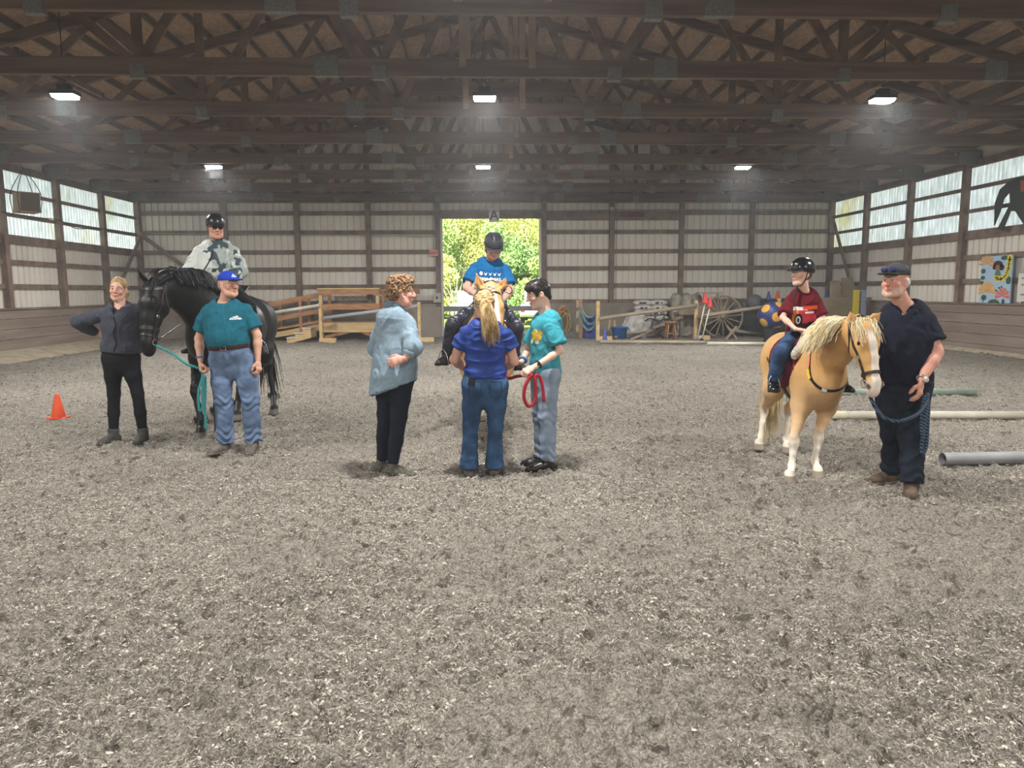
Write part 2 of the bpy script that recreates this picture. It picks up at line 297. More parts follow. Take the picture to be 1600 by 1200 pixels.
# ---------------------------------------------------------------- arena footing
def footing():
    m = bpy.data.materials.new('footing'); m.use_nodes = True; N, L = m.node_tree.nodes, m.node_tree.links; b = N['Principled BSDF']; b.inputs['Roughness'].default_value = .95; b.inputs['Specular IOR Level'].default_value = .1
    tc = N.new('ShaderNodeTexCoord')
    def nz(s, d, dist=0., st=(1, 1, 1), rot=0.):
        mp = N.new('ShaderNodeMapping'); mp.inputs['Scale'].default_value = st; mp.inputs['Rotation'].default_value = (0, 0, rot); L.new(tc.outputs['Object'], mp.inputs[0])
        n = N.new('ShaderNodeTexNoise'); n.inputs['Scale'].default_value = s; n.inputs['Detail'].default_value = d; n.inputs['Distortion'].default_value = dist; L.new(mp.outputs[0], n.inputs['Vector']); return n.outputs[0]
    def ramp(i, stops):
        r = N.new('ShaderNodeValToRGB'); e = r.color_ramp.elements
        while len(e) < len(stops): e.new(.5)
        for q, (p, c) in zip(e, stops): q.position = p; q.color = (*lin(c), 1)
        L.new(i, r.inputs[0]); return r.outputs[0]
    def mix(f, a, c, mode='MIX'):
        x = N.new('ShaderNodeMix'); x.data_type = 'RGBA'; x.blend_type = mode
        if isinstance(f, float): x.inputs[0].default_value = f
        else: L.new(f, x.inputs[0])
        L.new(a, x.inputs[6]); L.new(c, x.inputs[7]); return x.outputs[2]
    big = ramp(nz(.55, 4), [(.35, '8f887c'), (.65, 'ada598')])
    fine = ramp(nz(26, 8, 2.5), [(.38, '3d362d'), (.5, 'aaa397'), (.64, 'e8e1d3')])
    f2 = ramp(nz(60, 5, 3., (1, .45, 1), .6), [(.4, '4d463b'), (.52, 'aaa397'), (.66, 'efe8da')])
    c = mix(.42, mix(.5, fine, f2), big)
    clod = nz(15, 8, .9, (1, .7, 1)); r_ = N.new('ShaderNodeValToRGB'); r_.color_ramp.elements[0].position, r_.color_ramp.elements[1].position = .34, .44; L.new(clod, r_.inputs[0]); dk = N.new('ShaderNodeRGB'); dk.outputs[0].default_value = (*lin('5b5348'), 1); inv = N.new('ShaderNodeMath'); inv.operation = 'MULTIPLY_ADD'; L.new(r_.outputs[0], inv.inputs[0]); inv.inputs[1].default_value = -.72; inv.inputs[2].default_value = .72; c = mix(inv.outputs[0], c, dk.outputs[0])
    L.new(c, b.inputs['Base Color'])
    bp = N.new('ShaderNodeBump'); bp.inputs['Strength'].default_value = 1.; bp.inputs['Distance'].default_value = .05; L.new(nz(34, 8, 2.), bp.inputs['Height']); L.new(bp.outputs[0], b.inputs['Normal'])
    return m
nu, nr = 760, 620
u = np.linspace(-1, 1, nu); xs = np.where(u < 0, -1, 1)*(np.abs(u)*4.2+np.abs(u)**3*9.4); ys = np.concatenate([[YF, -3, .2], np.geomspace(1.3, YB+.6, nr)])
gx, gy = np.meshgrid(np.clip(xs+CX, XL-.03, XR+.03), ys); P = np.stack([gx.ravel(), gy.ravel(), 0*gx.ravel()], 1)
gz = (fbm(P*1.4, 2, 3)-.5)*.05+(fbm(P*6, 2, 9)-.5)*.06-(np.abs(fbm(P*9, 3, 21)-.5))*.13+(fbm(P*24, 2, 33)-.5)*.06+.012
P[:, 2] = gz
i0 = (np.arange(len(ys)-1)[:, None]*nu+np.arange(nu-1)[None]).ravel()
floor = st(npmesh('floor', P, np.stack([i0, i0+1, i0+nu+1, i0+nu], 1), footing(), True))
def floor_z(x, y):
    j = np.clip(np.searchsorted(ys, y), 1, len(ys)-1); i = np.clip(np.searchsorted(gx[0], x), 1, nu-1); return gz.reshape(gx.shape)[j, i]
# loose shavings and root fibres lying on it
def shavings(n, seed):
    r = np.random.default_rng(seed); y = 1.35+10.*r.random(n)**1.2; x = (r.random(n)*2-1)*(y*.78+.6)+.04*y
    keep = fbm(np.stack([x*1.6, y*1.6, 0*x], 1), 3, 77)+.25*(r.random(n)-.5) > .42; x, y = x[keep], y[keep]; n = len(x); z = floor_z(x, y)
    ln = r.uniform(.008, .03, n)*np.where(r.random(n) < .08, 1.7, 1); wd = np.where(r.random(n) < .10, r.uniform(.004, .011, n), r.uniform(.0012, .003, n)*(.6+y*.12)); th = r.random(n)*6.283; cv = r.normal(0, .8, n); tl = r.normal(0, .3, n)
    vs, k = [], 4
    for j in range(k):
        t = j/(k-1)-.5; a = th+cv*t*2; px, py = x+ln*t*np.cos(a), y+ln*t*np.sin(a); pz = z+.009+ln*t*tl+.003*np.cos(t*3)
        for s in (-1, 1): vs.append(np.stack([px-s*wd/2*np.sin(a), py+s*wd/2*np.cos(a), pz+s*wd*.25], 1))
    vs = np.stack(vs, 1).reshape(-1, 3); b = np.arange(n)[:, None]*8
    f = np.concatenate([b+np.array([[2*j, 2*j+2, 2*j+3, 2*j+1]]) for j in range(k-1)], 0)
    return vs, f
v_, f_ = shavings(260000, 5)
tag(npmesh('wood_shavings', v_, f_, mat('pale_shaving', 'd6cebf', .9, '7a7266', 60., fac=(.42, .58))), 'pale wood shavings and root fibres strewn over the arena footing', 'shavings', None, 'stuff')
# ---------------------------------------------------------------- sculpting: smooth unions of tapered limbs, turned into one surface
class Field:
    def __init__(s): s.ops = []
    def tube(s, pts, ra, rb=None, lat=None, k=.02, cuts=(), sub=False):
        """tapered limb through pts; ra half width (along lat when given), rb half depth; cuts: (point, outward normal) planes"""
        P = [np.asarray(p, float) for p in pts]; n = len(P)
        ra = list(ra) if hasattr(ra, '__len__') else [ra]*n; rb = ra if rb is None else (list(rb) if hasattr(rb, '__len__') else [rb]*n)
        lt = None if lat is None else [unit(l) for l in (lat if isinstance(lat, list) else [lat]*n)]
        m = max(max(ra), max(rb)); A = np.array(P); s.ops.append(('t', A.min(0)-m, A.max(0)+m, (P, ra, rb, lt), k, cuts, sub)); return s
    def ell(s, c, r, ax=None, k=.02, cuts=(), sub=False):
        c = np.asarray(c, float); r = np.asarray(r, float)*np.ones(3); m = r.max() if ax is not None else r
        s.ops.append(('e', c-m, c+m, (c, r, None if ax is None else np.asarray(ax, float)), k, cuts, sub)); return s
    def clip(s, p, n, k=.004): s.ops.append(('c', None, None, (np.asarray(p, float), unit(n)), k, (), False)); return s
    def inter(s, c, r, ax): s.ops.append(('x', None, None, (np.asarray(c, float), np.asarray(r, float), np.asarray(ax, float)), 0, (), False)); return s
    def bounds(s):
        b = [o for o in s.ops if o[1] is not None and not o[6]]; return np.min([o[1] for o in b], 0), np.max([o[2] for o in b], 0)
    def grid(s, h, wob=None):
        lo, hi = s.bounds(); lo = lo-4*h; n = np.ceil((hi+4*h-lo)/h).astype(int)+1
        ax = [(lo[i]+h*np.arange(n[i])).astype(np.float32) for i in range(3)]; D = np.full(n, 1., np.float32)
        for kind, blo, bhi, a, k, cuts, sub in s.ops:
            if kind == 'c':
                p, nn = a; pl = ((ax[0]-p[0])*nn[0])[:, None, None]+((ax[1]-p[1])*nn[1])[None, :, None]+((ax[2]-p[2])*nn[2])[None, None]
                D = np.maximum(D, pl.astype(np.float32)); continue
            if kind == 'x':
                c, r, M = a; q = [sum((ax[j].reshape([-1 if j == q_ else 1 for q_ in range(3)])-c[j])*M[i][j] for j in range(3)) for i in range(3)]
                k0 = np.sqrt(sum((q[i]/r[i])**2 for i in range(3)))+1e-9; k1 = np.sqrt(sum((q[i]/r[i]**2)**2 for i in range(3)))+1e-9; D = np.maximum(D, (k0*(k0-1)/k1).astype(np.float32)); continue
            mg = k+3*h+.008; i0 = np.maximum(((blo-mg-lo)/h).astype(int), 0); i1 = np.minimum(((bhi+mg-lo)/h).astype(int)+2, n)
            if (i1 <= i0).any(): continue
            sl = tuple(slice(i0[j], i1[j]) for j in range(3)); X, Y, Z = ax[0][sl[0]][:, None, None], ax[1][sl[1]][None, :, None], ax[2][sl[2]][None, None]
            if kind == 'e':
                c, r, M = a; q = [X-c[0], Y-c[1], Z-c[2]]
                if M is not None: q = [sum(q[j]*M[i][j] for j in range(3)) for i in range(3)]
                k0 = np.sqrt(sum((q[i]/r[i])**2 for i in range(3)))+1e-9; k1 = np.sqrt(sum((q[i]/r[i]**2)**2 for i in range(3)))+1e-9; d = k0*(k0-1)/k1
            else:
                P, ra, rb, lt = a; d = None
                for i in range(max(1, len(P)-1)):
                    A, B = P[i], P[min(i+1, len(P)-1)]; ba = B-A; L2 = max(float(ba@ba), 1e-12)
                    t = np.clip(((X-A[0])*ba[0]+(Y-A[1])*ba[1]+(Z-A[2])*ba[2])/L2, 0, 1); j = min(i+1, len(P)-1)
                    qx, qy, qz = X-(A[0]+t*ba[0]), Y-(A[1]+t*ba[1]), Z-(A[2]+t*ba[2]); r1 = ra[i]+t*(ra[j]-ra[i]); q2 = qx*qx+qy*qy+qz*qz
                    if lt is None: e = np.sqrt(q2)-r1
                    else:
                        l0, l1 = lt[i], lt[j]; u = qx*(l0[0]+t*(l1[0]-l0[0]))+qy*(l0[1]+t*(l1[1]-l0[1]))+qz*(l0[2]+t*(l1[2]-l0[2])); w2 = np.maximum(q2-u*u, 0); r2 = rb[i]+t*(rb[j]-rb[i])
                        k0 = np.sqrt(u*u/r1**2+w2/r2**2)+1e-9; k1 = np.sqrt(u*u/r1**4+w2/r2**4)+1e-9; e = k0*(k0-1)/k1
                    if d is None: d = e
                    else:
                        hh = np.maximum(.02-np.abs(d-e), 0)/.02; d = np.minimum(d, e)-hh*hh*.005
            for p, nn in cuts:
                nn = unit(nn); d = np.maximum(d, (X-p[0])*nn[0]+(Y-p[1])*nn[1]+(Z-p[2])*nn[2])
            d = d.astype(np.float32); o = D[sl]
            if sub:
                hh = np.maximum(k-np.abs(o+d), 0)/max(k, 1e-6); D[sl] = np.maximum(o, -d)+hh*hh*k/4
            else:
                hh = np.maximum(k-np.abs(o-d), 0)/max(k, 1e-6); D[sl] = np.minimum(o, d)-hh*hh*k/4
        return D, lo
    def mesh(s, h):
        h *= QF; D, lo = s.grid(h); return surface_nets(D, lo, h)
def surface_nets(D, lo, h):
    S = D < 0; c = sum(S[a:a+S.shape[0]-1, b:b+S.shape[1]-1, d:d+S.shape[2]-1].astype(np.int8) for a in (0, 1) for b in (0, 1) for d in (0, 1))
    idx = np.argwhere((c > 0) & (c < 8)); C = np.array([(a, b, d) for a in (0, 1) for b in (0, 1) for d in (0, 1)])
    vals = np.stack([D[idx[:, 0]+o[0], idx[:, 1]+o[1], idx[:, 2]+o[2]] for o in C], 1); acc = np.zeros((len(idx), 3)); cnt = np.zeros(len(idx))
    for i in range(8):
        for j in range(i+1, 8):
            if np.abs(C[i]-C[j]).sum() != 1: continue
            a, b = vals[:, i], vals[:, j]; m = (a < 0) != (b < 0); t = np.where(m, a/np.where(m, a-b, 1), 0)
            acc += np.where(m[:, None], C[i]+t[:, None]*(C[j]-C[i]), 0); cnt += m
    vs = lo+(idx+acc/cnt[:, None])*h; I = np.full(c.shape, -1, np.int64); I[idx[:, 0], idx[:, 1], idx[:, 2]] = np.arange(len(idx)); fs = []
    for ax in range(3):
        a0 = [slice(None)]*3; a1 = [slice(None)]*3; a0[ax] = slice(0, -1); a1[ax] = slice(1, None); u, w = (ax+1) % 3, (ax+2) % 3
        X = S[tuple(a0)] != S[tuple(a1)]; e = np.argwhere(X); e = e[(e[:, u] > 0) & (e[:, w] > 0) & (e[:, u] < S.shape[u]-1) & (e[:, w] < S.shape[w]-1)]
        ins = S[e[:, 0], e[:, 1], e[:, 2]]; q = []
        for du, dw in ((-1, -1), (0, -1), (0, 0), (-1, 0)):
            g = e.copy(); g[:, u] += du; g[:, w] += dw; q.append(I[g[:, 0], g[:, 1], g[:, 2]])
        q = np.stack(q, 1); q[~ins] = q[~ins][:, ::-1]; fs.append(q)
    f = np.concatenate(fs); f = f[(f >= 0).all(1)]; return vs, f
def normals(v, f):
    n = np.zeros_like(v); a = np.cross(v[f[:, 2]]-v[f[:, 0]], v[f[:, 3]]-v[f[:, 1]])
    for i in range(4): np.add.at(n, f[:, i], a)
    return n/np.maximum(np.linalg.norm(n, axis=1, keepdims=True), 1e-9)
def smooth_mesh(v, f, n=1):
    for _ in range(n):
        a = np.zeros_like(v); c = np.zeros(len(v))
        for i in range(4):
            for j in (1, 3): np.add.at(a, f[:, i], v[f[:, (i+j) % 4]]); np.add.at(c, f[:, i], 1)
        v = v*.5+.5*a/np.maximum(c, 1)[:, None]
    return v
def sculpt(name, F, h, m, parent=None, color=None, fold=0., fscale=(9, 9, 9), sm=1, seed=0, disp=None):
    """meshes a field; fold = depth of cloth folds; color(points, normals) -> (n,3) linear"""
    v, f = F.mesh(h); v = smooth_mesh(v, f, sm); nn = normals(v, f)
    if fold:
        q = v*np.array(fscale); w = fbm(q+.6*(fbm(v*5, 2, seed+5)[:, None]-.5)*4, 2, seed); w = 1-np.abs(2*w-1)*1.6; v = v+nn*(w-.35)[:, None]*fold
    if disp: v = v+nn*disp(v, nn)[:, None]
    o = npmesh(name, v, f, m, True, parent)
    if color is not None: paint(o, color(v, nn))
    o_cache[o.name] = BVHTree.FromPolygons([Vector(x) for x in v], f.tolist())
    return o
o_cache = {}
def paint(o, c):
    a = o.data.color_attributes.new('Col', 'FLOAT_COLOR', 'POINT'); c = np.asarray(c, np.float32)
    a.data.foreach_set('color', np.concatenate([c, np.ones((len(c), 1), np.float32)], 1).ravel())
def L3(c): return np.array(lin(c))
def blend(c, w, col): w = np.clip(w, 0, 1)[:, None]; return c*(1-w)+w*L3(col)
def sstep(a, b, x): t = np.clip((x-a)/(b-a), 0, 1); return t*t*(3-2*t)
def near(P, c, r, soft=.35):
    d = np.linalg.norm(P-np.asarray(c), axis=1)/r; return 1-sstep(1-soft, 1+soft, d)
def hit(bvh, o, d):                          # first surface point from o along d
    p, n, _, _ = bvh.ray_cast(Vector(o), Vector(unit(d))); return (np.array(p), np.array(n)) if p is not None else (None, None)
def snap(bvh, p, off=.004):
    q, n, _, _ = bvh.find_nearest(Vector(p)); q, n = np.array(q), np.array(n); s = 1 if (np.asarray(p)-q)@n > -10 else -1; return q+n*off, n
def strap(pts, nrm, w, t=.004, closed=False):
    """a flat leather strap along pts lying on a surface with normals nrm"""
    P = [np.asarray(p, float) for p in pts]; n = len(P); mb = MB(); vs = []
    for i, p in enumerate(P):
        d = unit(P[(i+1) % n if closed else min(i+1, n-1)]-P[(i-1) % n if closed else max(i-1, 0)]); s = unit(np.cross(d, nrm[i])); u = unit(nrm[i])
        vs += [p-s*w/2, p+s*w/2, p+s*w/2+u*t, p-s*w/2+u*t]
    fs = [(4*i+k, 4*((i+1) % n)+k, 4*((i+1) % n)+(k+1) % 4, 4*i+(k+1) % 4) for i in range(n if closed else n-1) for k in range(4)]
    if not closed: fs += [(0, 1, 2, 3), (4*n-1, 4*n-2, 4*n-3, 4*n-4)]
    return mb.add(vs, fs)
def spline(pts, n=24):
    P = [np.asarray(p, float) for p in pts]; Q = [2*P[0]-P[1]]+P+[2*P[-1]-P[-2]]; out = []
    m = len(P)-1
    for i in range(n+1):
        x = i/n*m; j = min(int(x), m-1); t = x-j; a, b, c, d = Q[j:j+4]
        out.append(.5*((2*b)+(c-a)*t+(2*a-5*b+4*c-d)*t*t+(3*b-a-3*c+d)*t**3))
    return out
def strap_on(bvh, pts, w, t=.004, n=24, off=.003, closed=False):
    S = spline(pts, n); q = [snap(bvh, p, off) for p in S]
    P = [a for a, b in q]; Nn = [b for a, b in q]
    for _ in range(2): P = [P[0]]+[(P[i-1]+2*P[i]+P[i+1])/4 for i in range(1, len(P)-1)]+[P[-1]]
    return strap(P, Nn, w, t)
def ring_on(bvh, c, axis, w, t=.004, n=36, off=.003, R=.17, ref=(0, 0, 1)):
    ax = unit(axis); x = unit(np.cross(ax, ref)); y = np.cross(x, ax); P, Nn = [], []
    for i in range(n):
        a = 2*math.pi*i/n; d = math.cos(a)*x+math.sin(a)*y; p, nn = hit(bvh, c+d*R, -d)
        if p is None: p, nn = c+d*.05, d
        P.append(p+d*off); Nn.append(d)
    return strap(P, Nn, w, t, True)
def strands(roots, n, L, r0, seed, bend, jit=.02, clump=1, seg=6, wav=.0):
    """hair: n tapered strands; roots(t, r) -> (point, direction); bend pulls each along"""
    r = np.random.default_rng(seed); V_, F_ = [], []
    for i in range(n):
        p, d, ln = roots(r.random(), r); d = unit(np.asarray(d)+r.normal(0, jit*4, 3)); ln = ln*r.uniform(.75, 1.1); pts = []; ph = r.random()*6
        sx = unit(np.cross(d, bend)+r.normal(0, .01, 3))
        for j in range(seg):
            t = j/(seg-1); pts.append(p+d*ln*t*(1-.35*t)+np.asarray(bend)*ln*t*t*.55+sx*wav*math.sin(t*7+ph)+r.normal(0, jit*.15, 3)*t)
        b = len(V_); rad = r0*r.uniform(.6, 1.3)
        for j, q in enumerate(pts):
            dd = unit(pts[min(j+1, seg-1)]-pts[max(j-1, 0)]); a = unit(np.cross(dd, (.3, .2, .93))); c = np.cross(dd, a); rr = rad*(1-.75*(j/(seg-1))**2)
            for k in range(3): an = 2.094*k; V_.append(q+rr*(math.cos(an)*a+math.sin(an)*c))
        F_ += [(b+3*j+k, b+3*j+(k+1) % 3, b+3*j+3+(k+1) % 3, b+3*j+3+k) for j in range(seg-1) for k in range(3)]
    return np.array(V_), np.array(F_, np.int64)
M_horse = {}
def coat_mat(name, rough=.5, spec=.35, v=.12, sc=14.):
    return mat(name, 'ffffff', rough, v, sc, attr='Col', spec=spec, bump=.12, bscale=160, bdist=.004)

# ---------------------------------------------------------------- horses
def horse(name, label, J, S, color, coat, h=.011, group=None):
    """J: landmarks in the world. S: size (withers height / 1.5). Body, neck, head and four legs in one skin"""
    F = Field(); lat = J['lat']; s = S; fw = J['fw']
    bp = J['body']; F.tube([b[0] for b in bp], [b[1] for b in bp], [b[2] for b in bp], [J.get('hlat', lat)]*2+[lat]*(len(bp)-2), k=.04)
    wi = J['withers']; F.tube([wi+fw*.06*s, wi-fw*.16*s], [.045*s, .05*s], k=.12*s)
    F.tube(J['neck'], J['neck_ra'], J['neck_rb'], [lat]*(len(J['neck'])-1)+[J['hr']], k=.07*s)
    for sg in ('L', 'R'):
        e = 1 if sg == 'L' else -1                  # L: horse's left
        out = -lat*e*0
        a, b, c, d, o = J['f'+sg]                   # shoulder, elbow, knee, fetlock, hoof
        F.tube([a, b], [.115*s, .1*s], [.15*s, .12*s], lat, k=.09*s)
        F.tube([b, (b*.45+c*.55), c+V(0, 0, .055*s)], [.088*s, .056*s, .041*s], k=.05*s)
        F.tube([c+V(0, 0, .05*s), c, c-V(0, 0, .045*s)], [.043*s, .049*s, .036*s], k=.02*s)
        F.tube([c-V(0, 0, .03*s), (c+d)/2, d+V(0, 0, .03*s)], [.035*s, .028*s, .03*s], [.04*s, .034*s, .036*s], J['flat'+sg] if 'flat'+sg in J else lat, k=.02*s)
        F.tube([d, d-V(0, 0, .01)], [.038*s, .036*s], k=.025*s); F.tube([d, o+V(0, 0, .065*s)], [.032*s, .038*s], k=.02*s)
        hoof(F, o, J['toe'+sg] if 'toe'+sg in J else fw, s)
        a, b, c, d, o = J['h'+sg]                   # hip, stifle, hock, fetlock, hoof
        F.tube([a, b], [.15*s, .105*s], [.2*s, .15*s], J.get('hlat', lat), k=.09*s)
        F.tube([b, b*.45+c*.55, c+V(0, 0, .05*s)], [.1*s, .062*s, .042*s], [.115*s, .075*s, .052*s], J.get('hlat', lat), k=.05*s)
        F.tube([c+V(0, 0, .05*s)-fw*.012*s, c, c-V(0, 0, .05*s)], [.04*s, .045*s, .036*s], [.05*s, .055*s, .043*s], lat, k=.02*s)
        F.tube([c-V(0, 0, .03*s), (c+d)/2, d+V(0, 0, .03*s)], [.036*s, .03*s, .031*s], [.042*s, .036*s, .036*s], lat, k=.02*s)
        F.tube([d, d-V(0, 0, .01)], [.038*s, .036*s], k=.025*s); F.tube([d, o+V(0, 0, .065*s)], [.033*s, .038*s], k=.02*s); hoof(F, o, fw, s)
    # head: poll p0, along ha to the muzzle, hn out of the forehead, hr to the horse's left
    p0, ha, hn, hr, L = J['poll'], J['ha'], J['hn'], J['hr'], J['hl']
    G = lambda t, n=0., r=0.: p0+(ha*t+hn*n+hr*r)*L
    F.tube([G(-.03, -.06), G(.12, -.03), G(.3, -.03), G(.5, -.02), G(.68, -.015), G(.84, -.02), G(.95, -.035)], np.array([.115, .145, .165, .125, .1, .098, .085])*L, np.array([.12, .165, .185, .15, .118, .112, .09])*L, hr, k=.03*s)
    for e in (-1, 1):
        F.ell(G(.3, -.14, .075*e), (.15*L, .095*L, .06*L), [ha, hn, hr], k=.04*s)       # jowl
        F.ell(G(.29, .085, .115*e), (.07*L, .04*L, .04*L), [ha, hn, hr], k=.03*s)      # brow
        F.tube([G(.36, .03, .125*e), G(.6, -.01, .085*e)], [.03*L, .018*L], k=.03*s)       # cheek bone
        F.ell(G(.905, .0, .07*e), (.05*L, .035*L, .03*L), [ha, hn, hr], k=.02*s)
        F.ell(G(.925, .015, .105*e), (.03*L, .014*L, .02*L), [ha, hn, hr], k=.008, sub=True)
        base, tip = G(-.01, .02, .095*e), J['ear'+('L' if e > 0 else 'R')]; mid = (base+tip)/2+hr*.025*e*L-hn*.02*L; ed = unit(tip-base)
        el = unit(np.cross(ed, hn)); F.tube([base, mid, tip], [.056*L, .066*L, .012*L], [.036*L, .03*L, .008*L], el, k=.02*s)
        F.tube([base*.6+mid*.4+hn*.04*L, tip*.75+mid*.25+hn*.022*L], [.026*L, .006*L], [.028*L, .01*L], el, k=.006, sub=True)
    F.ell(G(.99, -.055), (.05*L, .05*L, .062*L), [ha, hn, hr], k=.03*s)                   # upper lip
    F.ell(G(.94, -.105), (.045*L, .035*L, .05*L), [ha, hn, hr], k=.015*s)                # lower lip
    o0 = J['base']; t = empty(name, o0, label, 'horse', group)
    b = sculpt('body', F, h, coat, t, lambda v, n: color(v, n, J), sm=1)
    M_eye = bpy.data.materials.get('horse_eye') or mat('horse_eye', '14100d', .12, spec=.6)
    for e in (-1, 1): MB().ball(G(.30, .055, .142*e), .036*L, ax=None).build('eye', M_eye, t, True)
    J['G'] = G; J['bvh'] = o_cache[b.name]; return t
def hoof(F, o, toe, s):
    t = unit(V(toe[0], toe[1], 0)); o = V(o[0], o[1], .0)
    F.tube([o+V(0, 0, .085*s)-t*.022*s, o+t*.012*s+V(0, 0, .0)], [.047*s, .064*s], k=.012*s, cuts=[(o+V(0, 0, .002), (0, 0, -1))])
def std_horse(base, ang, S, poll=None, ha=None, hn=None, hl=.6, legs=None, bw=1., neck=None):
    """landmarks of a standing horse; base: point on the ground under mid-body, ang: heading; S = withers height"""
    fw = V(math.cos(ang), math.sin(ang), 0); lat = V(-fw[1], fw[0], 0); base = np.asarray(base, float); Q = lambda f, l, z: base+(fw*f+lat*l+V(0, 0, z))*S
    J = dict(fw=fw, lat=lat, base=base, Q=Q)
    R = [(-.50, .72, .09, .10), (-.40, .755, .165, .185), (-.24, .76, .17, .20), (-.05, .715, .185, .215), (.12, .69, .185, .235), (.28, .69, .16, .24), (.40, .68, .135, .185), (.47, .66, .085, .12)]
    J['body'] = [(Q(f, 0, z), a*S*bw, b*S) for f, z, a, b in R]; J['withers'] = Q(.25, 0, .93)
    for sg, e in (('L', 1), ('R', -1)):
        J['f'+sg] = [Q(.33, .085*e, .68), Q(.31, .115*e*bw, .53), Q(.35, .11*e, .30), Q(.35, .11*e, .115), Q(.385, .115*e, 0)]
        J['h'+sg] = [Q(-.34, .085*e, .68), Q(-.24, .12*e*bw, .52), Q(-.45, .11*e, .315), Q(-.44, .11*e, .115), Q(-.405, .115*e, 0)]
    if legs:
        for k_, v in legs.items(): J[k_] = [x if x is not None else y for x, y in zip(v, J[k_])]
    J['poll'], J['ha'], J['hn'], J['hl'] = poll, unit(ha), None, hl; r = unit(np.cross(hn, J['ha'])); J['hr'] = r; J['hn'] = unit(np.cross(J['ha'], r))
    nb = Q(.33, 0, .80)
    J['neck'] = neck or [nb, nb*.5+poll*.5+V(0, 0, .02)*S, poll+J['ha']*.06*hl-J['hn']*.1*hl]
    J['neck_ra'] = [.115*S, .085*S, .07*S]; J['neck_rb'] = [.19*S, .145*S, .115*S]
    G = lambda t, n=0., q=0.: poll+(J['ha']*t+J['hn']*n+r*q)*hl
    J['earL'], J['earR'] = G(-.27, .06, .14), G(-.27, .06, -.14)
    return J
M_leather = mat('black_leather', '1b1917', .38, '100f0e', 20, spec=.45)
M_brown_leather = mat('dark_brown_leather', '2e211a', .42, '1d1511', 20, spec=.4)
M_steel = mat('bridle_steel', 'd5d6d8', .22, metal=1.)
def crest(J, off=0.):
    """points along the top of the neck, poll to withers"""
    out = []
    for t in np.linspace(0, 1, 14):
        a = spline([J['poll']-J['ha']*.03*J['hl']-J['hn']*.08*J['hl'], J['neck'][1], J['withers']], 40)[int(t*40)]
        p, n = hit(J['bvh'], a+V(0, 0, .7)-J['fw']*.25*(1-t)*.6, V(0, 0, -1)+J['fw']*.15)
        out.append(p if p is not None else a)
    return spline(out, 60)
def mane_of(J, t, name, m, side, n, ln, r0, seed, root_jit=.02, bend=V(0, 0, -1.1), lift=.5, f0=0., f1=1., label=None):
    C = crest(J); up = V(0, 0, 1)
    def roots(u, r):
        x = (f0+(f1-f0)*u)*60; i = min(int(x), 59); p = C[i]+(C[i+1]-C[i])*(x-i); s = 1 if r.random() < .93 else -.6
        return p+side*r.normal(.01, root_jit)-up*.012, side*s*(.75)+up*lift+J['fw']*r.normal(0, .15), ln*(.55+.45*math.sin(min(1, u*1.15+.12)*math.pi*.8+.3))
    v, f = strands(roots, n, ln, r0, seed, bend+side*.12, .025, seg=7, wav=.008); o = npmesh(name, v, f, m, True, t)
    if label: o['label'] = label
    return o
def forelock(J, t, m, n, ln, r0, seed, bend=None, spread=.07):
    G = J['G']
    def roots(u, r): return G(-.05+r.normal(0, .015), .05+r.normal(0, .01), r.normal(0, spread)), J['hn']*.28+J['ha']*.8+J['hr']*r.normal(0, .16), ln*r.uniform(.6, 1)
    v, f = strands(roots, n, ln, r0, seed, J['ha']*.75-J['hn']*.05 if bend is None else bend, .02, seg=7, wav=.006); npmesh('forelock', v, f, m, True, t)
def tail_of(J, t, m, n, ln, r0, seed):
    d0 = J['Q'](-.535, 0, .80)
    v, f = strands(lambda u, r: (d0+r.normal(0, .018, 3)-V(0, 0, .1*u), -J['fw']*.35+V(0, 0, -.6), ln*r.uniform(.7, 1)), n, ln, r0, seed, V(0, 0, -1.), .02, seg=7, wav=.006); npmesh('tail', v, f, m, True, t)
def bit_ring(p, n, r=.03):
    u = unit(np.cross(n, (0, 0, 1))); w = np.cross(n, u); return [p+r*(math.cos(a)*u+math.sin(a)*w)+n*.008 for a in np.linspace(0, 2*math.pi, 17)]
def bridle(J, label, m, noseband=.64, w=.022, browband=True, flash=False):
    G, b, hr, hn, ha, L = J['G'], J['bvh'], J['hr'], J['hn'], J['ha'], J['hl']
    t = empty('bridle', G(.1), label, 'bridle')
    ring_on(b, G(noseband, -.02), ha, w*1.25, ref=hr).build('noseband', m, t)
    if flash: ring_on(b, G(noseband+.11, -.02), ha+hn*.12, w*.8, ref=hr).build('flash_strap', m, t)
    for e in (-1, 1): strap_on(b, [G(-.04, -.06, .16*e), G(.2, -.04, .3*e), G(.45, -.03, .3*e), G(noseband+.06, -.03, .25*e), G(.84, -.05, .2*e)], w).build('cheek_strap', m, t); p, n = snap(b, G(.86, -.05, .2*e), .006); MB().tube(bit_ring(p, n), .005, 6, False).build('bit_ring', M_steel, t); p, n = snap(b, G(.5, -.03, .3*e), .006); MB().tube(bit_ring(p, n, .014), .004, 6, False).build('buckle', M_steel, t)
    strap_on(b, [G(-.04, -.06, .16), G(-.1, .03, .04), G(-.1, .03, -.04), G(-.04, -.06, -.16)], w, off=.006).build('headpiece', m, t)
    if browband: strap_on(b, [G(.06, -.02, .22), G(.1, .14, .12), G(.1, .17, 0), G(.1, .14, -.12), G(.06, -.02, -.22)], w*.8).build('browband', m, t)
    strap_on(b, [G(.05, -.06, .22), G(.3, -.16, .2), G(.42, -.28, 0), G(.3, -.16, -.2), G(.05, -.06, -.22)], w*.6).build('throat_lash', m, t)
    return t
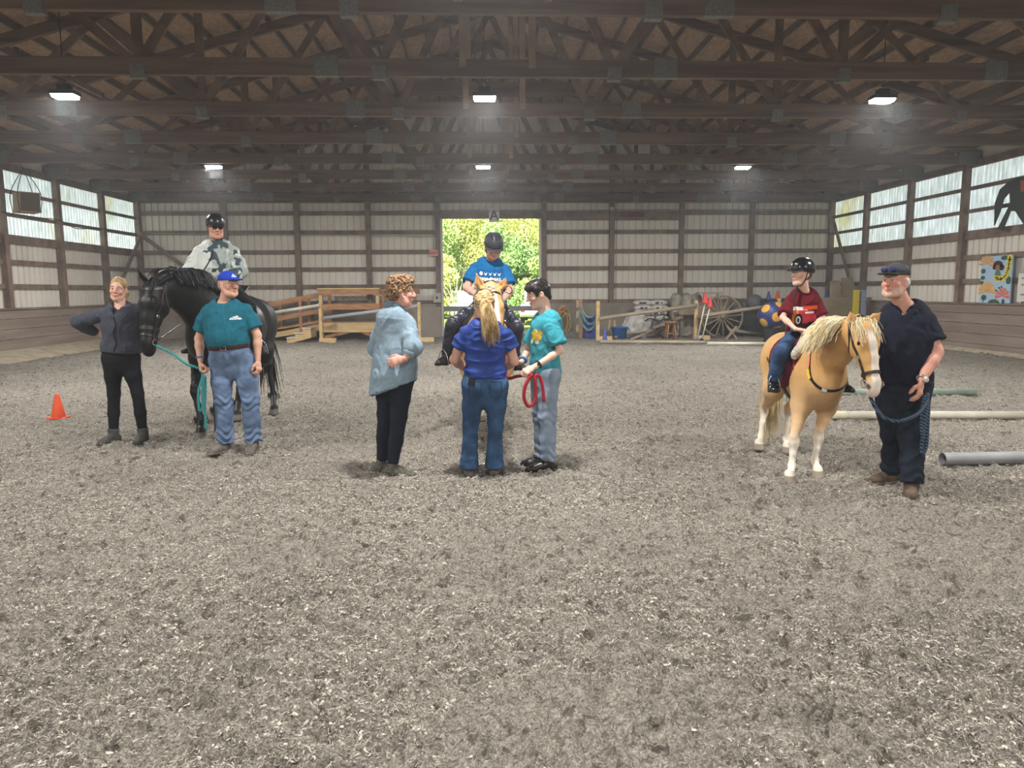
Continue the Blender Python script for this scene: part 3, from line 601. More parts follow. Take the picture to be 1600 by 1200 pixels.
# ------------------------------------------------ the black horse on the left
b_l = dict(fL=[None, None, at(338, 588, 8.3), at(338, 640, 8.3), gr(342, 684)], fR=[None, None, at(305, 612, 8.2), at(313, 655, 8.15), gr(313, 686)],
           hL=[None, None, at(420, 570, 9.85), at(427, 617, 9.8), gr(428, 648)], hR=[None, None, at(375, 580, 9.6), at(372, 628, 9.5), gr(370, 657)])
bp0 = at(241, 445, 7.62)
JB = std_horse((-2.98, 9.0, 0), math.radians(-95), 1.60, poll=bp0, ha=V(-.05, -.30, -.95), hn=V(-.5, -.84, .2), hl=.70, legs=b_l, bw=1.1)
JB['neck'] = [JB['Q'](.34, 0, .80), at(296, 462, 8.05), bp0+V(.10, .12, -.02)]; JB['neck_ra'] = [.2, .16, .11]; JB['neck_rb'] = [.34, .255, .18]
G_ = lambda t, n, r: bp0+(JB['ha']*t+JB['hn']*n+JB['hr']*r)*.70
JB['earR'], JB['earL'] = at(214, 419, 7.5), at(274, 421, 7.72)
def black_col(P, n, J):
    c = np.tile(L3('0d0c0d'), (len(P), 1)); c = blend(c, near(P, J['poll']+(J['ha']*.24+J['hn']*.2)*J['hl'], .04)*.55, '8d8a88')
    hoof_z = 1-sstep(.07, .085, P[:, 2]); return blend(c, hoof_z, '6d665d')
black = horse('horse', 'big black horse carrying a rider in a tie-dye jacket', JB, 1.06, black_col, coat_mat('black_coat', .5, .28))
M_bh = mat('black_horsehair', '100f10', .45, '1d1b1c', 6, spec=.4)
mane_of(JB, black, 'mane', M_bh, JB['lat'], 1500, .34, .006, 3, lift=.35); forelock(JB, black, M_bh, 60, .26, .006, 4); tail_of(JB, black, M_bh, 200, .95, .009, 5)
for k_ in ('fL', 'fR', 'hL', 'hR'):
    d_ = JB[k_][3]; v, f = strands(lambda u, r: (d_+V(*(r.normal(0, 1, 2)*.028), .05*r.random()), V(*(r.normal(0, .5, 2)), -1.)-JB['fw']*.35, .09), 70, .09, .005, 8, V(0, 0, -1.), .012, seg=5); npmesh('feather', v, f, M_bh, True, black)
bridle(JB, 'black leather bridle with silver rings on the big black horse', M_brown_leather, .66, .03, flash=True)
# ------------------------------------------------ the palomino in the middle, seen head on
wp0 = at(767, 455, 6.85)
w_l = dict(fL=[None, None, at(775, 640, 7.75), at(775, 675, 7.75), V(.13, 7.72, 0)], fR=[None, None, at(737, 640, 7.8), at(737, 675, 7.8), V(-.09, 7.8, 0)],
           hL=[None, None, at(783, 590, 9.05), at(781, 630, 9.0), V(.23, 8.95, 0)], hR=[None, None, at(752, 590, 9.1), at(752, 630, 9.05), gr(751, 657)])
JW = std_horse((.06, 8.36, 0), math.radians(-90), 1.46, poll=wp0, ha=V(.05, -.55, -.83), hn=V(.03, -.83, .55), hl=.67, legs=w_l, bw=1.16)
JW['neck'] = [JW['Q'](.34, 0, .78), at(765, 468, 7.3)-V(0, 0, .02), wp0+V(0, .05, -.05)]; JW['neck_ra'] = [.17, .12, .095]; JW['neck_rb'] = [.27, .2, .15]
JW['earR'], JW['earL'] = at(744, 426, 6.78), at(791, 433, 6.78)
def palomino(tan, face_w, J, leg_white):
    def col(P, n, J):
        c = np.tile(L3(tan), (len(P), 1)); c = c*(.9+.2*fbm(P*3, 3, 4))[:, None]; q = (P-J['poll'])/J['hl']; t, nn, r = q@J['ha'], q@J['hn'], q@J['hr']
        inh = (t > -.12)*(t < 1.15)*(np.abs(r) < .3)*(nn > -.35)
        bl = (1-sstep(face_w*.75, face_w*1.1, np.abs(r+.01*np.sin(t*9))))*sstep(.0, .03, nn)*sstep(.08, .2, t)
        mz = sstep(.78, .9, t+.12*(fbm(P*18, 2, 6)-.5)); c = blend(c, np.maximum(bl, mz)*inh, 'efe3d4'); c = blend(c, sstep(.93, 1., t)*inh*.45, 'c9a49a')
        c = blend(c, inh*near(P, J['G_'](.905, .0, .1), .022), '6b5149'); c = blend(c, inh*near(P, J['G_'](.905, .0, -.1), .022), '6b5149')
        z = P[:, 2]; lo = 1-sstep(leg_white-.06, leg_white+.06, z+.1*(fbm(P*9, 2, 8)-.5)); c = blend(c, lo, 'eee6d8')
        c = blend(c, (1-sstep(.55, .95, z))*.25, 'f0dfc0'); return blend(c, 1-sstep(.06, .07, z), '9a8b7d')
    J['G_'] = lambda t, n=0., r=0.: J['poll']+(J['ha']*t+J['hn']*n+J['hr']*r)*J['hl']
    return col
M_pal = coat_mat('palomino_coat', .6, .25, .1)
white = horse('horse', 'palomino horse seen head on in the middle, behind the woman in the blue shirt', JW, .97, palomino('c59763', .085, JW, .42), M_pal)
M_wh = mat('white_horsehair', 'efe6d3', .6, 'd9cbb0', 8); M_fl = mat('flaxen_horsehair', 'f1e6c6', .55, 'd9c391', 7)
mane_of(JW, white, 'mane', M_wh, -JW['lat'], 600, .22, .0045, 13, f0=.12); forelock(JW, white, M_wh, 90, .15, .0035, 14, spread=.04)
pl = MB()                                                       # braid running down the forehead
for i in range(9):
    for e in (-1, 1): pl.ball(JW['G'](.0+.055*i+(.027 if e > 0 else 0), .135-.003*i, .022*e), (.017, .02, .014), 8, 6)
pl.build('braid', M_wh, white, True); tail_of(JW, white, M_wh, 160, .85, .009, 15)
bridle(JW, 'brown bridle on the palomino horse in the middle', M_brown_leather, .62, .022)
# ------------------------------------------------ the pony on the right
pp0 = at(1346, 506, 5.36)
p_l = dict(fR=[None, at(1252, 632, 6.12), at(1240, 692, 5.98), at(1237, 728, 5.94), gr(1234, 755)], fL=[None, at(1292, 632, 6.2), at(1279, 684, 6.08), at(1273, 720, 6.04), gr(1278, 747)],
           hR=[None, None, at(1194, 641, 7.28), at(1189, 681, 7.2), gr(1186, 703)], hL=[None, None, at(1232, 643, 7.2), at(1228, 686, 7.1), gr(1230, 708)])
JP = std_horse((2.91, 6.52, 0), math.radians(-95), 1.24, poll=pp0, ha=V(.07, -.34, -.93), hn=V(.20, -.88, .36), hl=.53, legs=p_l, bw=1.06)
JP['neck'] = [JP['Q'](.34, 0, .80), at(1312, 540, 5.72), pp0+V(-.03, .08, -.06)]; JP['neck_ra'] = [.16, .11, .08]; JP['neck_rb'] = [.24, .165, .11]
JP['earR'], JP['earL'] = at(1328, 486, 5.32), at(1377, 487, 5.36)
pony = horse('pony', 'small palomino pony with a flaxen mane carrying the boy in the maroon shirt', JP, .87, palomino('cb9c62', .07, JP, .36), M_pal)
mane_of(JP, pony, 'mane', M_fl, -JP['lat'], 2300, .42, .0042, 23, root_jit=.025, lift=.22, f0=.07, f1=.60); forelock(JP, pony, M_fl, 520, .21, .0034, 24, spread=.065); tail_of(JP, pony, M_fl, 220, .85, .008, 25)
bridle(JP, 'dark leather bridle on the small palomino pony', M_brown_leather, .72, .019, browband=False)
# ---------------------------------------------------------------- people
def smat(name, col, rough=.85, v=.2, sc=30., bump=.25, bs=400., spec=.2): return mat(name, col, rough, tuple(int(col[i:i+2], 16)/255*(1-v) for i in (0, 2, 4)), sc, bump=bump, bscale=bs, spec=spec, bdist=.003)
M_skin = mat('skin', 'ffffff', .55, .06, 60, attr='Col', spec=.35, bump=.05, bscale=300, bdist=.002)
M_white_eye = mat('eye_white', 'e8e2dc', .25, spec=.5); M_iris = mat('eye_iris', '2a1d16', .15, spec=.6)
M_helm = mat('helmet_shell', '17181b', .32, '101114', 4, spec=.5, bump=.0); M_strapm = mat('black_webbing', '121214', .7); M_matte = mat('matte_black', '191a1d', .6, '121215', 6)
class Head:
    def __init__(s, c, f, up=(0, 0, 1), hs=1.):
        s.c = np.asarray(c, float); s.y = unit(f); s.x = unit(np.cross(s.y, up)); s.z = np.cross(s.x, s.y); s.s = hs; s.ax = [s.x, s.y, s.z]
    def __call__(s, x, y, z): return s.c+(s.x*x+s.y*y+s.z*z)*s.s
    def loc(s, P): q = (np.asarray(P)-s.c)/s.s; return q@s.x, q@s.y, q@s.z
    def E(s, F, c, r, k=.012, **kw): F.ell(s(*c), np.array(r)*s.s, s.ax, k*s.s, **kw)
    def T(s, F, pts, ra, rb=None, k=.012, lat=None, **kw): F.tube([s(*p) for p in pts], np.array(ra)*s.s, None if rb is None else np.array(rb)*s.s, s.x if rb is not None else None, k*s.s, **kw)
def head_shape(F, H, fem=False, child=False, jaw=1., nose=1., smile=False, heavy=0.):
    H.E(F, (0, -.014, .036), (.076, .096, .086), .02)
    H.T(F, [(0, .022, .01), (0, .034, -.05), (0, .045, -.088)], [.062, .052*jaw+.01*heavy, .031*jaw+.012*heavy], [.066, .053, .033], .03)
    for e in (-1, 1):
        H.T(F, [(.056*e, -.004, -.04), (.04*e*jaw, .035, -.085), (.006*e, .062, -.1)], [.022+.01*heavy, .022+.012*heavy, .019], k=.025)
        H.E(F, (.037*e, .062, -.024), (.028, .026, .024), .02)
        H.E(F, (.031*e, .095, .008), (.015, .014, .010), .012, sub=True)
        H.T(F, [(.05*e, .07, .03), (.014*e, .087, .025)], [.009, .009], k=.015)
        H.E(F, (.0795*e, -.004, -.008), (.009, .019, .031), .008); H.E(F, (.086*e, .004, -.006), (.005, .01, .017), .004, sub=True)
        H.E(F, (.031*e, .0795, .0150), (.0165, .0125, .0062), .004); H.E(F, (.031*e, .0785, -.0005), (.0150, .0115, .0045), .005)
        H.E(F, (.011*e, .101, -.028), (.009, .011, .008), .007)
    H.T(F, [(0, .087, .02), (0, .103+.004*nose, -.010), (0, .109+.006*nose, -.024)], [.009, .0095, .0115*nose], k=.012)
    wd = .030 if smile else .026; cz = .007 if smile else .001
    H.T(F, [(-wd, .080, -.056+cz), (0, .0955, -.0565), (wd, .080, -.056+cz)], [.0035, .0052, .0035], k=.008); H.T(F, [(-wd*.8, .080, -.063+cz*.6), (0, .0925, -.0665), (wd*.8, .080, -.063+cz*.6)], [.0035, .006, .0035], k=.008)
    H.E(F, (0, .073, -.097), (.02*jaw, .017, .016), .02)
def hand(F, w, d, n, side, s=1., curl=.5, thumb=.5, spread=.0):
    """wrist w, finger direction d, palm faces n, thumb on `side`"""
    d = unit(d); n = unit(n-d*(n@d)); sd = unit(np.cross(d, n)); sd = sd if sd@side > 0 else -sd; Q = lambda a, b, c: w+(d*a+sd*b+n*c)*s
    F.tube([Q(-.02, 0, 0), Q(.03, .003, 0), Q(.075, .0, 0), Q(.088, 0, 0)], np.array([.026, .034, .04, .036])*s, np.array([.021, .017, .015, .012])*s, sd, k=.012)
    for i, (ln, rr) in enumerate(((.072, .0088), (.08, .0092), (.075, .0088), (.058, .0078))):
        p = Q(.085-.004*abs(i-1), .03-.0198*i, 0); ang, dd = 0., d+sd*spread*(1.5-i); pts = [p]
        for j, fr in enumerate((.45, .32, .25)):
            ang += curl*(.75, 1.0, .7)[j]*(1+.06*i); v = unit(unit(dd)*math.cos(ang)+n*math.sin(ang)); pts.append(pts[-1]+v*ln*fr*s)
        F.tube(pts, np.array([rr*1.08, rr, rr*.94, rr*.8])*s, k=.004)
    b = Q(.02, .03, .004); v1 = unit(d*.65+sd*(.75-.5*thumb)+n*(.25+.5*thumb)); v2 = unit(d*.85+sd*(.25-.5*thumb)+n*(.2+.6*thumb))
    F.tube([b, b+v1*.04*s, b+v1*.04*s+v2*.032*s, b+v1*.04*s+v2*.055*s], np.array([.0135, .0115, .01, .008])*s, k=.01)
def foot(F, a, d, u, s=1., fat=1., ln=1., k=.02, sole=None):
    u = unit(u); d = unit(d-u*(np.asarray(d)@u)); lt = np.cross(d, u); Q = lambda f, h: a+(d*f*ln+u*h)*s
    cut = [(Q(0, -.09), -u)]+([(Q(0, -.09+sole), u)] if sole else []); w = fat*s
    F.tube([Q(-.045, -.055), Q(.05, -.055), Q(.13, -.062), Q(.185, -.068)], np.array([.036, .037, .046, .036])*w, np.array([.046, .046, .036, .027])*w, lt, k, cuts=cut)
    if not sole: F.tube([a+u*.03*s, Q(-.008, -.03), Q(.09, -.045)], np.array([.04, .042, .035])*w, k=k, cuts=cut)
STD = [(-.13, .120, .098, 0), (0, .168, .118, -.012), (.22, .158, .112, 0), (.42, .140, .098, .006), (.62, .152, .108, .004), (.80, .165, .112, -.004), (.92, .135, .083, -.016), (1., .07, .062, -.012)]
def person(D, J, label, face, S=1., hs=1., prof=STD, skin='d9a68c', lip='b06a5e', brow='5a4030', head_up=(0, 0, 1), sh=1., limb=1., seat=False, hands={}, feet={}, headopt={}, h=.0052, chin='', cheeks='d08a78', fat_arm=1., bald=None, shin=.032):
    P = {}
    for k, v in J.items(): P[k] = at(v[0], v[1], D+(v[2] if len(v) > 2 else 0))
    if not seat:
        for e in 'LR': P['an'+e][2] = .09*S
    c0 = (P['shL']+P['shR'])/2; dn_ = unit((P['hpL']+P['hpR'])/2-c0)
    for e in 'LR': P['sh'+e] = P['sh'+e]+unit(c0-P['sh'+e])*shin*S+dn_*.03*S
    hl, hr_ = P['hpL'], P['hpR']; pel = (hl+hr_)/2; nb = P['nb']; rt = unit(P['shR']-P['shL']); rh = unit(hr_-hl); rh = unit(rh+rt*.3)
    up = unit(nb-pel); fwd = unit(np.cross(up, rt)); fwdh = unit(np.cross(up, rh)); L = np.linalg.norm(nb-pel)
    T = dict(P=P, S=S, pel=pel, nb=nb, rt=rt, rh=rh, up=up, fwd=fwd, fwdh=fwdh, L=L, prof=prof, D=D, limb=limb, sh=sh, feet=feet, seat=seat)
    T['pt'] = lambda f, off=0.: pel+(nb-pel)*f+(fwdh*(1-min(max(f, 0), 1))+fwd*min(max(f, 0), 1))*off*S
    T['H'] = H = Head(P['hd'], face, head_up, hs)
    F = Field(); torso(F, T, -.014); q = S*limb
    for e in 'LR':
        s_, el, wr = P['sh'+e], P['el'+e], P['wr'+e]; a_ = q*fat_arm
        F.tube([T['pt'](.86), s_*.9+T['pt'](.86)*.1], [.055*q, .05*a_], k=.03); F.tube([s_, s_*.55+el*.45, el], [.049*a_, .046*a_, .037*a_], k=.025); F.tube([el, el*.65+wr*.35, wr], [.038*a_, .0385*a_, .0255*q], k=.02)
        hd_ = hands.get(e, {}); dd = unit(hd_.get('d', wr-el)); hand(F, wr+dd*.022*S, dd, np.asarray(hd_.get('n', -rt if e == 'R' else rt), float), np.asarray(hd_.get('side', fwd), float), S*.98, hd_.get('curl', .45), hd_.get('thumb', .5))
        hp, kn, an = P['hp'+e], P['kn'+e], P['an'+e]
        F.tube([hp, hp*.5+kn*.5, kn], [.08*q, .064*q, .047*q], k=.03); F.tube([kn, kn*.68+an*.32, an], [.046*q, .047*q, .036*q], k=.03)
        ft = feet.get(e, {}); foot(F, an, ft.get('d', fwd), ft.get('u', (0, 0, 1)), S*.92, .85)
    F.tube([nb-up*.02, H(0, -.022, -.06)], [.062*q, .056*hs*(1 if q > .8 else .9)], k=.03)
    head_shape(F, H, **headopt)
    t = empty('person', V(pel[0], pel[1], 0) if not seat else pel, label, 'person')
    def col(v, n):
        x, y, z = H.loc(v); c = np.tile(L3(skin), (len(v), 1)); inh = (z > -.14)*(np.abs(x) < .1)*(y > -.15)*(z < .15)
        g = lambda a, b, r: (1-sstep(.7, 1.25, np.sqrt(((np.abs(x)-a)/r[0])**2+((z-b)/r[1])**2)))*inh*(y > .03)
        c = blend(c, g(.042, -.03, (.026, .024))*.4, cheeks); c = blend(c, g(0, -.026, (.016, .016))*.35, cheeks); c = blend(c, g(0, -.061, (.028, .0065))*.85, lip)
        bz = .034-.15*np.maximum(np.abs(x)-.03, 0); c = blend(c, (1-sstep(.004, .008, np.abs(z-bz)))*(np.abs(x) > .014)*(np.abs(x) < .05)*inh*(y > .04)*.85, brow)
        c = blend(c, g(.031, .008, (.018, .008))*.1, '6a4438')  # faint shade of the eye sockets painted into the skin colour
        if chin: c = blend(c, (sstep(.035, .07, -z+.3*(np.abs(x)-.03))*(y > -.02)*(z < -.02)*inh*.42)*(1-g(0, -.06, (.03, .012))), chin)
        if bald: c = blend(c, inh*sstep(.0, .02, z+.02-y*.9)*.9, bald)
        return c
    T['body'] = sculpt('body', F, h, M_skin, t, col, sm=1); T['t'] = t
    for e in (-1, 1):
        ey = MB(); ey.ball(H(.031*e, .0775, .0068), .0108*hs); o = ey.build('eye', M_white_eye, t, True); MB().ball(H(.031*e, .0858, .0066), .0054*hs, 8, 6).build('iris', M_iris, o, True)
    return T
def torso(F, T, g, f0=-9, f1=9, k=.025, flare=0.):
    S, pt, pr = T['S'], T['pt'], [p for p in T['prof'] if f0 <= p[0] <= f1]
    F.tube([pt(p[0], p[3]) for p in pr], [p[1]*S+g+max(0, flare*(.4-p[0])) for p in pr], [p[2]*S+g+max(0, flare*(.4-p[0])) for p in pr], [unit(T['rh']*(1-min(max(p[0], 0), 1))+T['rt']*min(max(p[0], 0), 1)) for p in pr], k=k)
def shirt(T, name, m, g=.014, sl=.75, gs=.018, hem=-.05, fold=.012, neck=(.075, .02, .0), flare=0., color=None, slw=(.052, .055, .05), fs=(7, 7, 5), vneck=0., hem_n=None, nclip=True, sweep=1.):
    """a top: body tube plus sleeves; sl = sleeve end (1 = elbow, 2 = wrist); hem = where it ends along the trunk"""
    F = Field(); P, S, pt, up, q = T['P'], T['S'], T['pt'], T['up'], T['S']*T['limb']; lo = [p for p in T['prof']]
    pr = T['prof']; T2 = dict(T); ext = [(min(hem-.08, -.2), pr[1][1]*sweep, pr[1][2]*sweep, pr[1][3])] if hem < -.06 else []; T2['prof'] = ext+[p for p in pr if -.1 < p[0] < 1]+[(.955, pr[-1][1]*.95, pr[-1][2]*.95, pr[-1][3])]
    torso(F, T2, g, flare=flare)
    for e in 'LR':
        s_, el, wr = P['sh'+e], P['el'+e], P['wr'+e]; a0, a1, a2 = [x*q for x in slw]
        F.tube([pt(.86, -.01), s_*.93+pt(.86)*.07], [.06*S+g*.5, a0+gs*.25], k=.035)
        end = s_+(el-s_)*min(sl, 1); dn = unit(el-s_); cuts = [(end, dn)] if sl <= 1 else []
        F.tube([s_, s_*.5+end*.5, end], [a0+gs*.2, a0*.5+a1*.5+gs*.6, a1+gs*(.95 if sl <= 1 else .5)], k=.028, cuts=cuts)
        if sl > 1:
            e2 = el+(wr-el)*(sl-1); F.tube([el, el*.6+e2*.4, e2], [a1*.82+gs*.6, a1*.78+gs*.7, a2*.6+gs*.5], k=.03, cuts=[(e2, unit(wr-el))])
    hn = -up if hem_n is None else unit(hem_n); F.clip(pt(hem), hn)
    n0 = T['nb']+T['fwd']*neck[1]*S+up*neck[2]*S
    F.ell(n0+up*.035*S, np.array([neck[0], neck[0]*.95, .075])*S, [T['rt'], T['fwd'], up], k=.006, sub=True)
    if vneck: F.tube([n0+T['fwd']*.06*S+up*.05, pt(1-vneck, .13)], [.055*S, .008], k=.004, sub=True)
    return sculpt(name, F, .0062, m, T['t'], color, fold=fold, fscale=fs, seed=len(name)+int(T['D']*31))
def trousers(T, name, m, wid=(.1, .085, .066, .055, .05), waist=.26, end=.97, fold=.01, g=.01, fs=(6, 6, 5), flat=1., h=.0065, color=None, stack=0.):
    F = Field(); P, S, pt, q = T['P'], T['S'], T['pt'], T['S']*T['limb']; T2 = dict(T); T2['prof'] = [p for p in T['prof'] if p[0] < .45]; torso(F, T2, g*.8)
    for e in 'LR':
        hp, kn, an = P['hp'+e], P['kn'+e], P['an'+e]; e2 = kn+(an-kn)*end; W_ = [w*q for w in wid]
        F.tube([hp, hp*.5+kn*.5, kn], [W_[0], W_[1], W_[2]], k=.045); F.tube([kn, kn*.5+e2*.5, e2], [W_[2], W_[3], W_[4]], k=.03, cuts=[(e2, unit(an-kn))])
    F.clip(pt(waist), T['up'])
    def dsp(v, n):
        d = np.zeros(len(v))
        if stack:
            for e in 'LR':
                an, kn = P['an'+e], P['kn'+e]; x = (v-an)@unit(kn-an); w = (1-sstep(.02, .22, x))+(1-sstep(.03, .11, np.abs(x-np.linalg.norm(kn-an))))*.5; d += w*np.sin(x*85+3*np.sin(v[:, 0]*31+v[:, 1]*17))*stack*(np.linalg.norm(v-an, axis=1) < .6)
        return d
    return sculpt(name, F, h, m, T['t'], color, fold=fold, fscale=fs, seed=len(name)+int(T['D']*17), disp=dsp)
def shoes(T, m, ms=None, fat=1.08, ln=1., name='shoe', boot=0., mb_=None, sole=.022):
    for e in 'LR':
        ft = T['feet'].get(e, {}); d, u = np.asarray(ft.get('d', T['fwd']), float), np.asarray(ft.get('u', (0, 0, 1)), float); an, S, kn = T['P']['an'+e], T['S'], T['P']['kn'+e]
        F = Field(); foot(F, an, d, u, S, fat, ln)
        if boot: F.tube([an, an+(kn-an)*boot], [.05*S, .06*S*T['limb']], k=.02, cuts=[(an+(kn-an)*boot, kn-an)])
        else: F.clip(an+unit(u)*.03*S, u)
        o = sculpt(name, F, .0055, m, T['t'], seed=3)
        if ms: F = Field(); foot(F, an-unit(u)*.002, d, u, S*1.01, fat*1.05, ln*1.02, sole=sole); sculpt('sole', F, .005, ms, o)
def hair_cap(T, m, kind='back', fold=.006, fs=(40, 40, 18), grow=0., sm=1):
    H = T['H']; F = Field(); g = grow
    if kind == 'fringe':                         # hair showing below a cap or a helmet
        H.E(F, (0, -.03, -.005), (.079+g, .085+g, .065), .01); H.E(F, (0, .10, -.03), (.09, .095, .16), .01, sub=True); F.clip(H(0, 0, .045), H.z); F.clip(H(0, 0, -.055), -H.z)
    else:
        H.E(F, (0, -.018, .042), (.083+g, .101+g, .089+g), .01)
        if kind == 'short': H.T(F, [(0, -.055, .02), (0, -.072, -.05)], [.075+g, .06+g], [.05, .035], .03)
        if kind == 'curly': H.E(F, (0, -.05, -.01), (.088+g, .07+g, .075), .03); H.E(F, (0, .03, .105), (.065, .06, .035), .03); H.E(F, (.0, -.06, .07), (.07, .06, .05), .03)
        if kind == 'bowl':
            H.E(F, (0, .03, .075), (.075, .075, .045), .03)
            for e in (-1, 1): H.T(F, [(.07*e, .03, .05), (.072*e, .035, -.005)], [.022, .012], None, .02)
            H.T(F, [(0, -.055, .02), (0, -.075, -.055)], [.072, .045], [.05, .03], .03)
        fz = {'back': (.112, -.018), 'short': (.118, -.055), 'curly': (.118, -.05), 'bowl': (.125, -.062)}[kind]
        H.E(F, (0, fz[0], fz[1]), (.087, .088, .114), .012, sub=True)
        for e in (-1, 1): H.E(F, (.084*e, .012, -.03), (.02, .03, .045), .008, sub=True)
        H.E(F, (0, .04, -.1), (.085, .075, .07), .012, sub=True)
    return sculpt('hair', F, .0042, m, T['t'], fold=fold, fscale=fs, sm=sm, seed=2)
def helmet(T, m=None, tilt=0., big=1., brim=1., vents=True, shine=None):
    H = T['H']; m = m or M_helm; F = Field(); b = big; up, y = H.z, H.y
    H.E(F, (0, -.012, .05), (.098*b, .124*b, .108*b), .01); F.clip(H(0, .05, .022), -up+.10*y); F.clip(H(0, -.07, -.012), -up*1.-.0*y, .004)
    H.E(F, (0, .0, -.075), (.088*b, .105*b, .115), .008, sub=True)
    o = sculpt('helmet', F, .0048, m, T['t'])
    F = Field(); H.E(F, (0, .085, .030), (.088*b, .075*brim*b, .011), .006); F.clip(H(0, .055, .03), -y); sculpt('visor', F, .004, m, o)
    if vents:
        for e in (-1, 0, 1): F = Field(); H.T(F, [(.035*e, .085-.02*abs(e), .125*b), (.045*e, .045-.02*abs(e), .15*b)], [.007, .009], k=.002); sculpt('vent', F, .0035, M_matte, o)
    for e in (-1, 1): MB().tube(spline([H(.083*e, .0, .02), H(.078*e, .012, -.05), H(.05*e, .03, -.105), H(0, .05, -.122)], 12), .0055*T['H'].s, 6).build('chin_strap', M_strapm, o, True); MB().tube(spline([H(.08*e, -.065, .0), H(.079*e, -.02, -.045), H(.074*e, .014, -.062)], 8), .005, 6).build('rear_strap', M_strapm, o, True)
    return o
def ball_cap(T, m, mb_=None, tilt=0., back=None, lift=0.):
    H = T['H']; F = Field(); z = lift
    H.E(F, (0, -.008, .052+z), (.087, .105, .084), .01); F.clip(H(0, .05, .042+z), -H.z+.16*H.y*0); H.E(F, (0, -.01, .0), (.08, .097, .085), .006, sub=True)
    o = sculpt('cap', F, .0045, m, T['t'], back)
    F = Field(); H.E(F, (0, .095, .047+z), (.072, .095, .013), .006); F.clip(H(0, .07, .03), -H.y); H.E(F, (0, .1, .022+z), (.09, .12, .024), .004, sub=True); sculpt('brim', F, .004, mb_ or m, o)
    MB().ball(H(0, -.008, .137+z), (.007, .007, .004)).build('button', m, o)
    return o
def ring_tube(c, x, y, rx, ry, r, name, m, parent, z=None, n=32, flat=1.):
    z = np.zeros(3) if z is None else z
    return MB().tube([c+x*rx*math.cos(a)+y*ry*math.sin(a)+z*math.sin(a) for a in np.linspace(0, 2*math.pi, n+1)], r, 8, False, flat).build(name, m, parent, True)
def decal(name, verts2, faces, o, rgt, up, bvh, m, parent, look, off=.002):
    """flat print laid onto a garment: 2-D outline points cast along `look` onto the surface"""
    vs = []
    for x, y in verts2:
        p = o+rgt*x+up*y; q, n = hit(bvh, p-unit(look)*.4, look); vs.append(p if q is None else q-unit(look)*off)
    return npmesh(name, vs, faces, m, False, parent)
def grid2(x0, y0, x1, y1, nx=6, ny=6):
    v = [(x0+(x1-x0)*i/nx, y0+(y1-y0)*j/ny) for j in range(ny+1) for i in range(nx+1)]
    return v, [(j*(nx+1)+i, j*(nx+1)+i+1, (j+1)*(nx+1)+i+1, (j+1)*(nx+1)+i) for j in range(ny) for i in range(nx)]
def disc2(cx, cy, rx, ry, n=16, a0=0, rings=2):
    v = [(cx, cy)]; f = []
    for q in range(1, rings+1): v += [(cx+rx*q/rings*math.cos(a0+2*math.pi*k/n), cy+ry*q/rings*math.sin(a0+2*math.pi*k/n)) for k in range(n)]
    f += [(0, 1+k, 1+(k+1) % n) for k in range(n)]; f += [(1+q*n+k, 1+(q+1)*n+k, 1+(q+1)*n+(k+1) % n, 1+q*n+(k+1) % n) for q in range(rings-1) for k in range(n)]
    return v, f
def poly2(pts): return list(pts), [tuple(range(len(pts)))]
def text2(s, size, align='CENTER', bold=0.):
    c = bpy.data.curves.new('t', 'FONT'); c.body = s; c.size = size; c.align_x = align; c.offset = bold; ob = bpy.data.objects.new('t', c); COL.objects.link(ob)
    bpy.context.view_layer.update(); me = ob.evaluated_get(bpy.context.evaluated_depsgraph_get()).to_mesh()
    v = [(p.co.x, p.co.y) for p in me.vertices]; f = [tuple(p.vertices) for p in me.polygons]; bpy.data.objects.remove(ob); bpy.data.curves.remove(c); return v, f
def merge2(*parts):
    v, f = [], []
    for a, b in parts: f += [tuple(i+len(v) for i in q) for q in b]; v += a
    return v, f
M_denim = smat('blue_denim', '7389ab', .9, .25, 9, .3, 700); M_denim2 = smat('mid_blue_denim', '3f5f86', .9, .3, 7, .3, 700); M_denim3 = smat('pale_denim', '8d9db0', .9, .15, 9, .3, 700); M_denim4 = smat('dark_denim', '262d3a', .9, .3, 9, .3, 700)
M_print_w = mat('white_print', 'e6ecec', .7); M_gold = mat('gold', 'd9b45a', .25, metal=1.)
# ---------------------------------------------------------------- 1 woman at the far left
T = person(7.93, dict(hd=(185, 452), nb=(189, 479), shR=(159, 486, .02), shL=(217, 486, .02), elR=(123, 503, .10), wrR=(150, 521, .24), elL=(226, 517, .1), wrL=(210, 536, .22), hpR=(175, 560), hpL=(202, 560), knR=(178, 615), knL=(215, 615), anR=(177, 674, -.02), anL=(223, 670, .02)),
    'woman in a charcoal zip hoodie and black leggings standing beside the black horse', (.1, -1, -.06), .985, .98, skin='dcab96', head_up=(.14, 0, 1), hands=dict(R=dict(d=(.9, .1, -.2), n=(0, -1, 0), side=(0, 0, 1)), L=dict(d=(-.9, .1, -.2), n=(0, -1, 0), side=(0, 0, 1))),
    feet=dict(R=dict(d=(-.3, -1, 0)), L=dict(d=(.05, -1, 0))), headopt=dict(fem=True, jaw=.9, smile=True), prof=[(-.13, .125, .1, 0), (0, .178, .12, -.012), (.22, .165, .112, 0), (.42, .138, .098, .006), (.62, .15, .112, .01), (.80, .158, .112, .002), (.92, .13, .08, -.014), (1., .062, .058, -.01)])
M_hood = smat('charcoal_sweatshirt', '4a4c57', .92, .15, 60, .3, 900); t = T['t']
hd_ = shirt(T, 'hoodie', M_hood, g=.03, sl=1.95, gs=.022, hem=.12, fold=.016, neck=(.074, .035, .0), vneck=.36, slw=(.054, .058, .05))
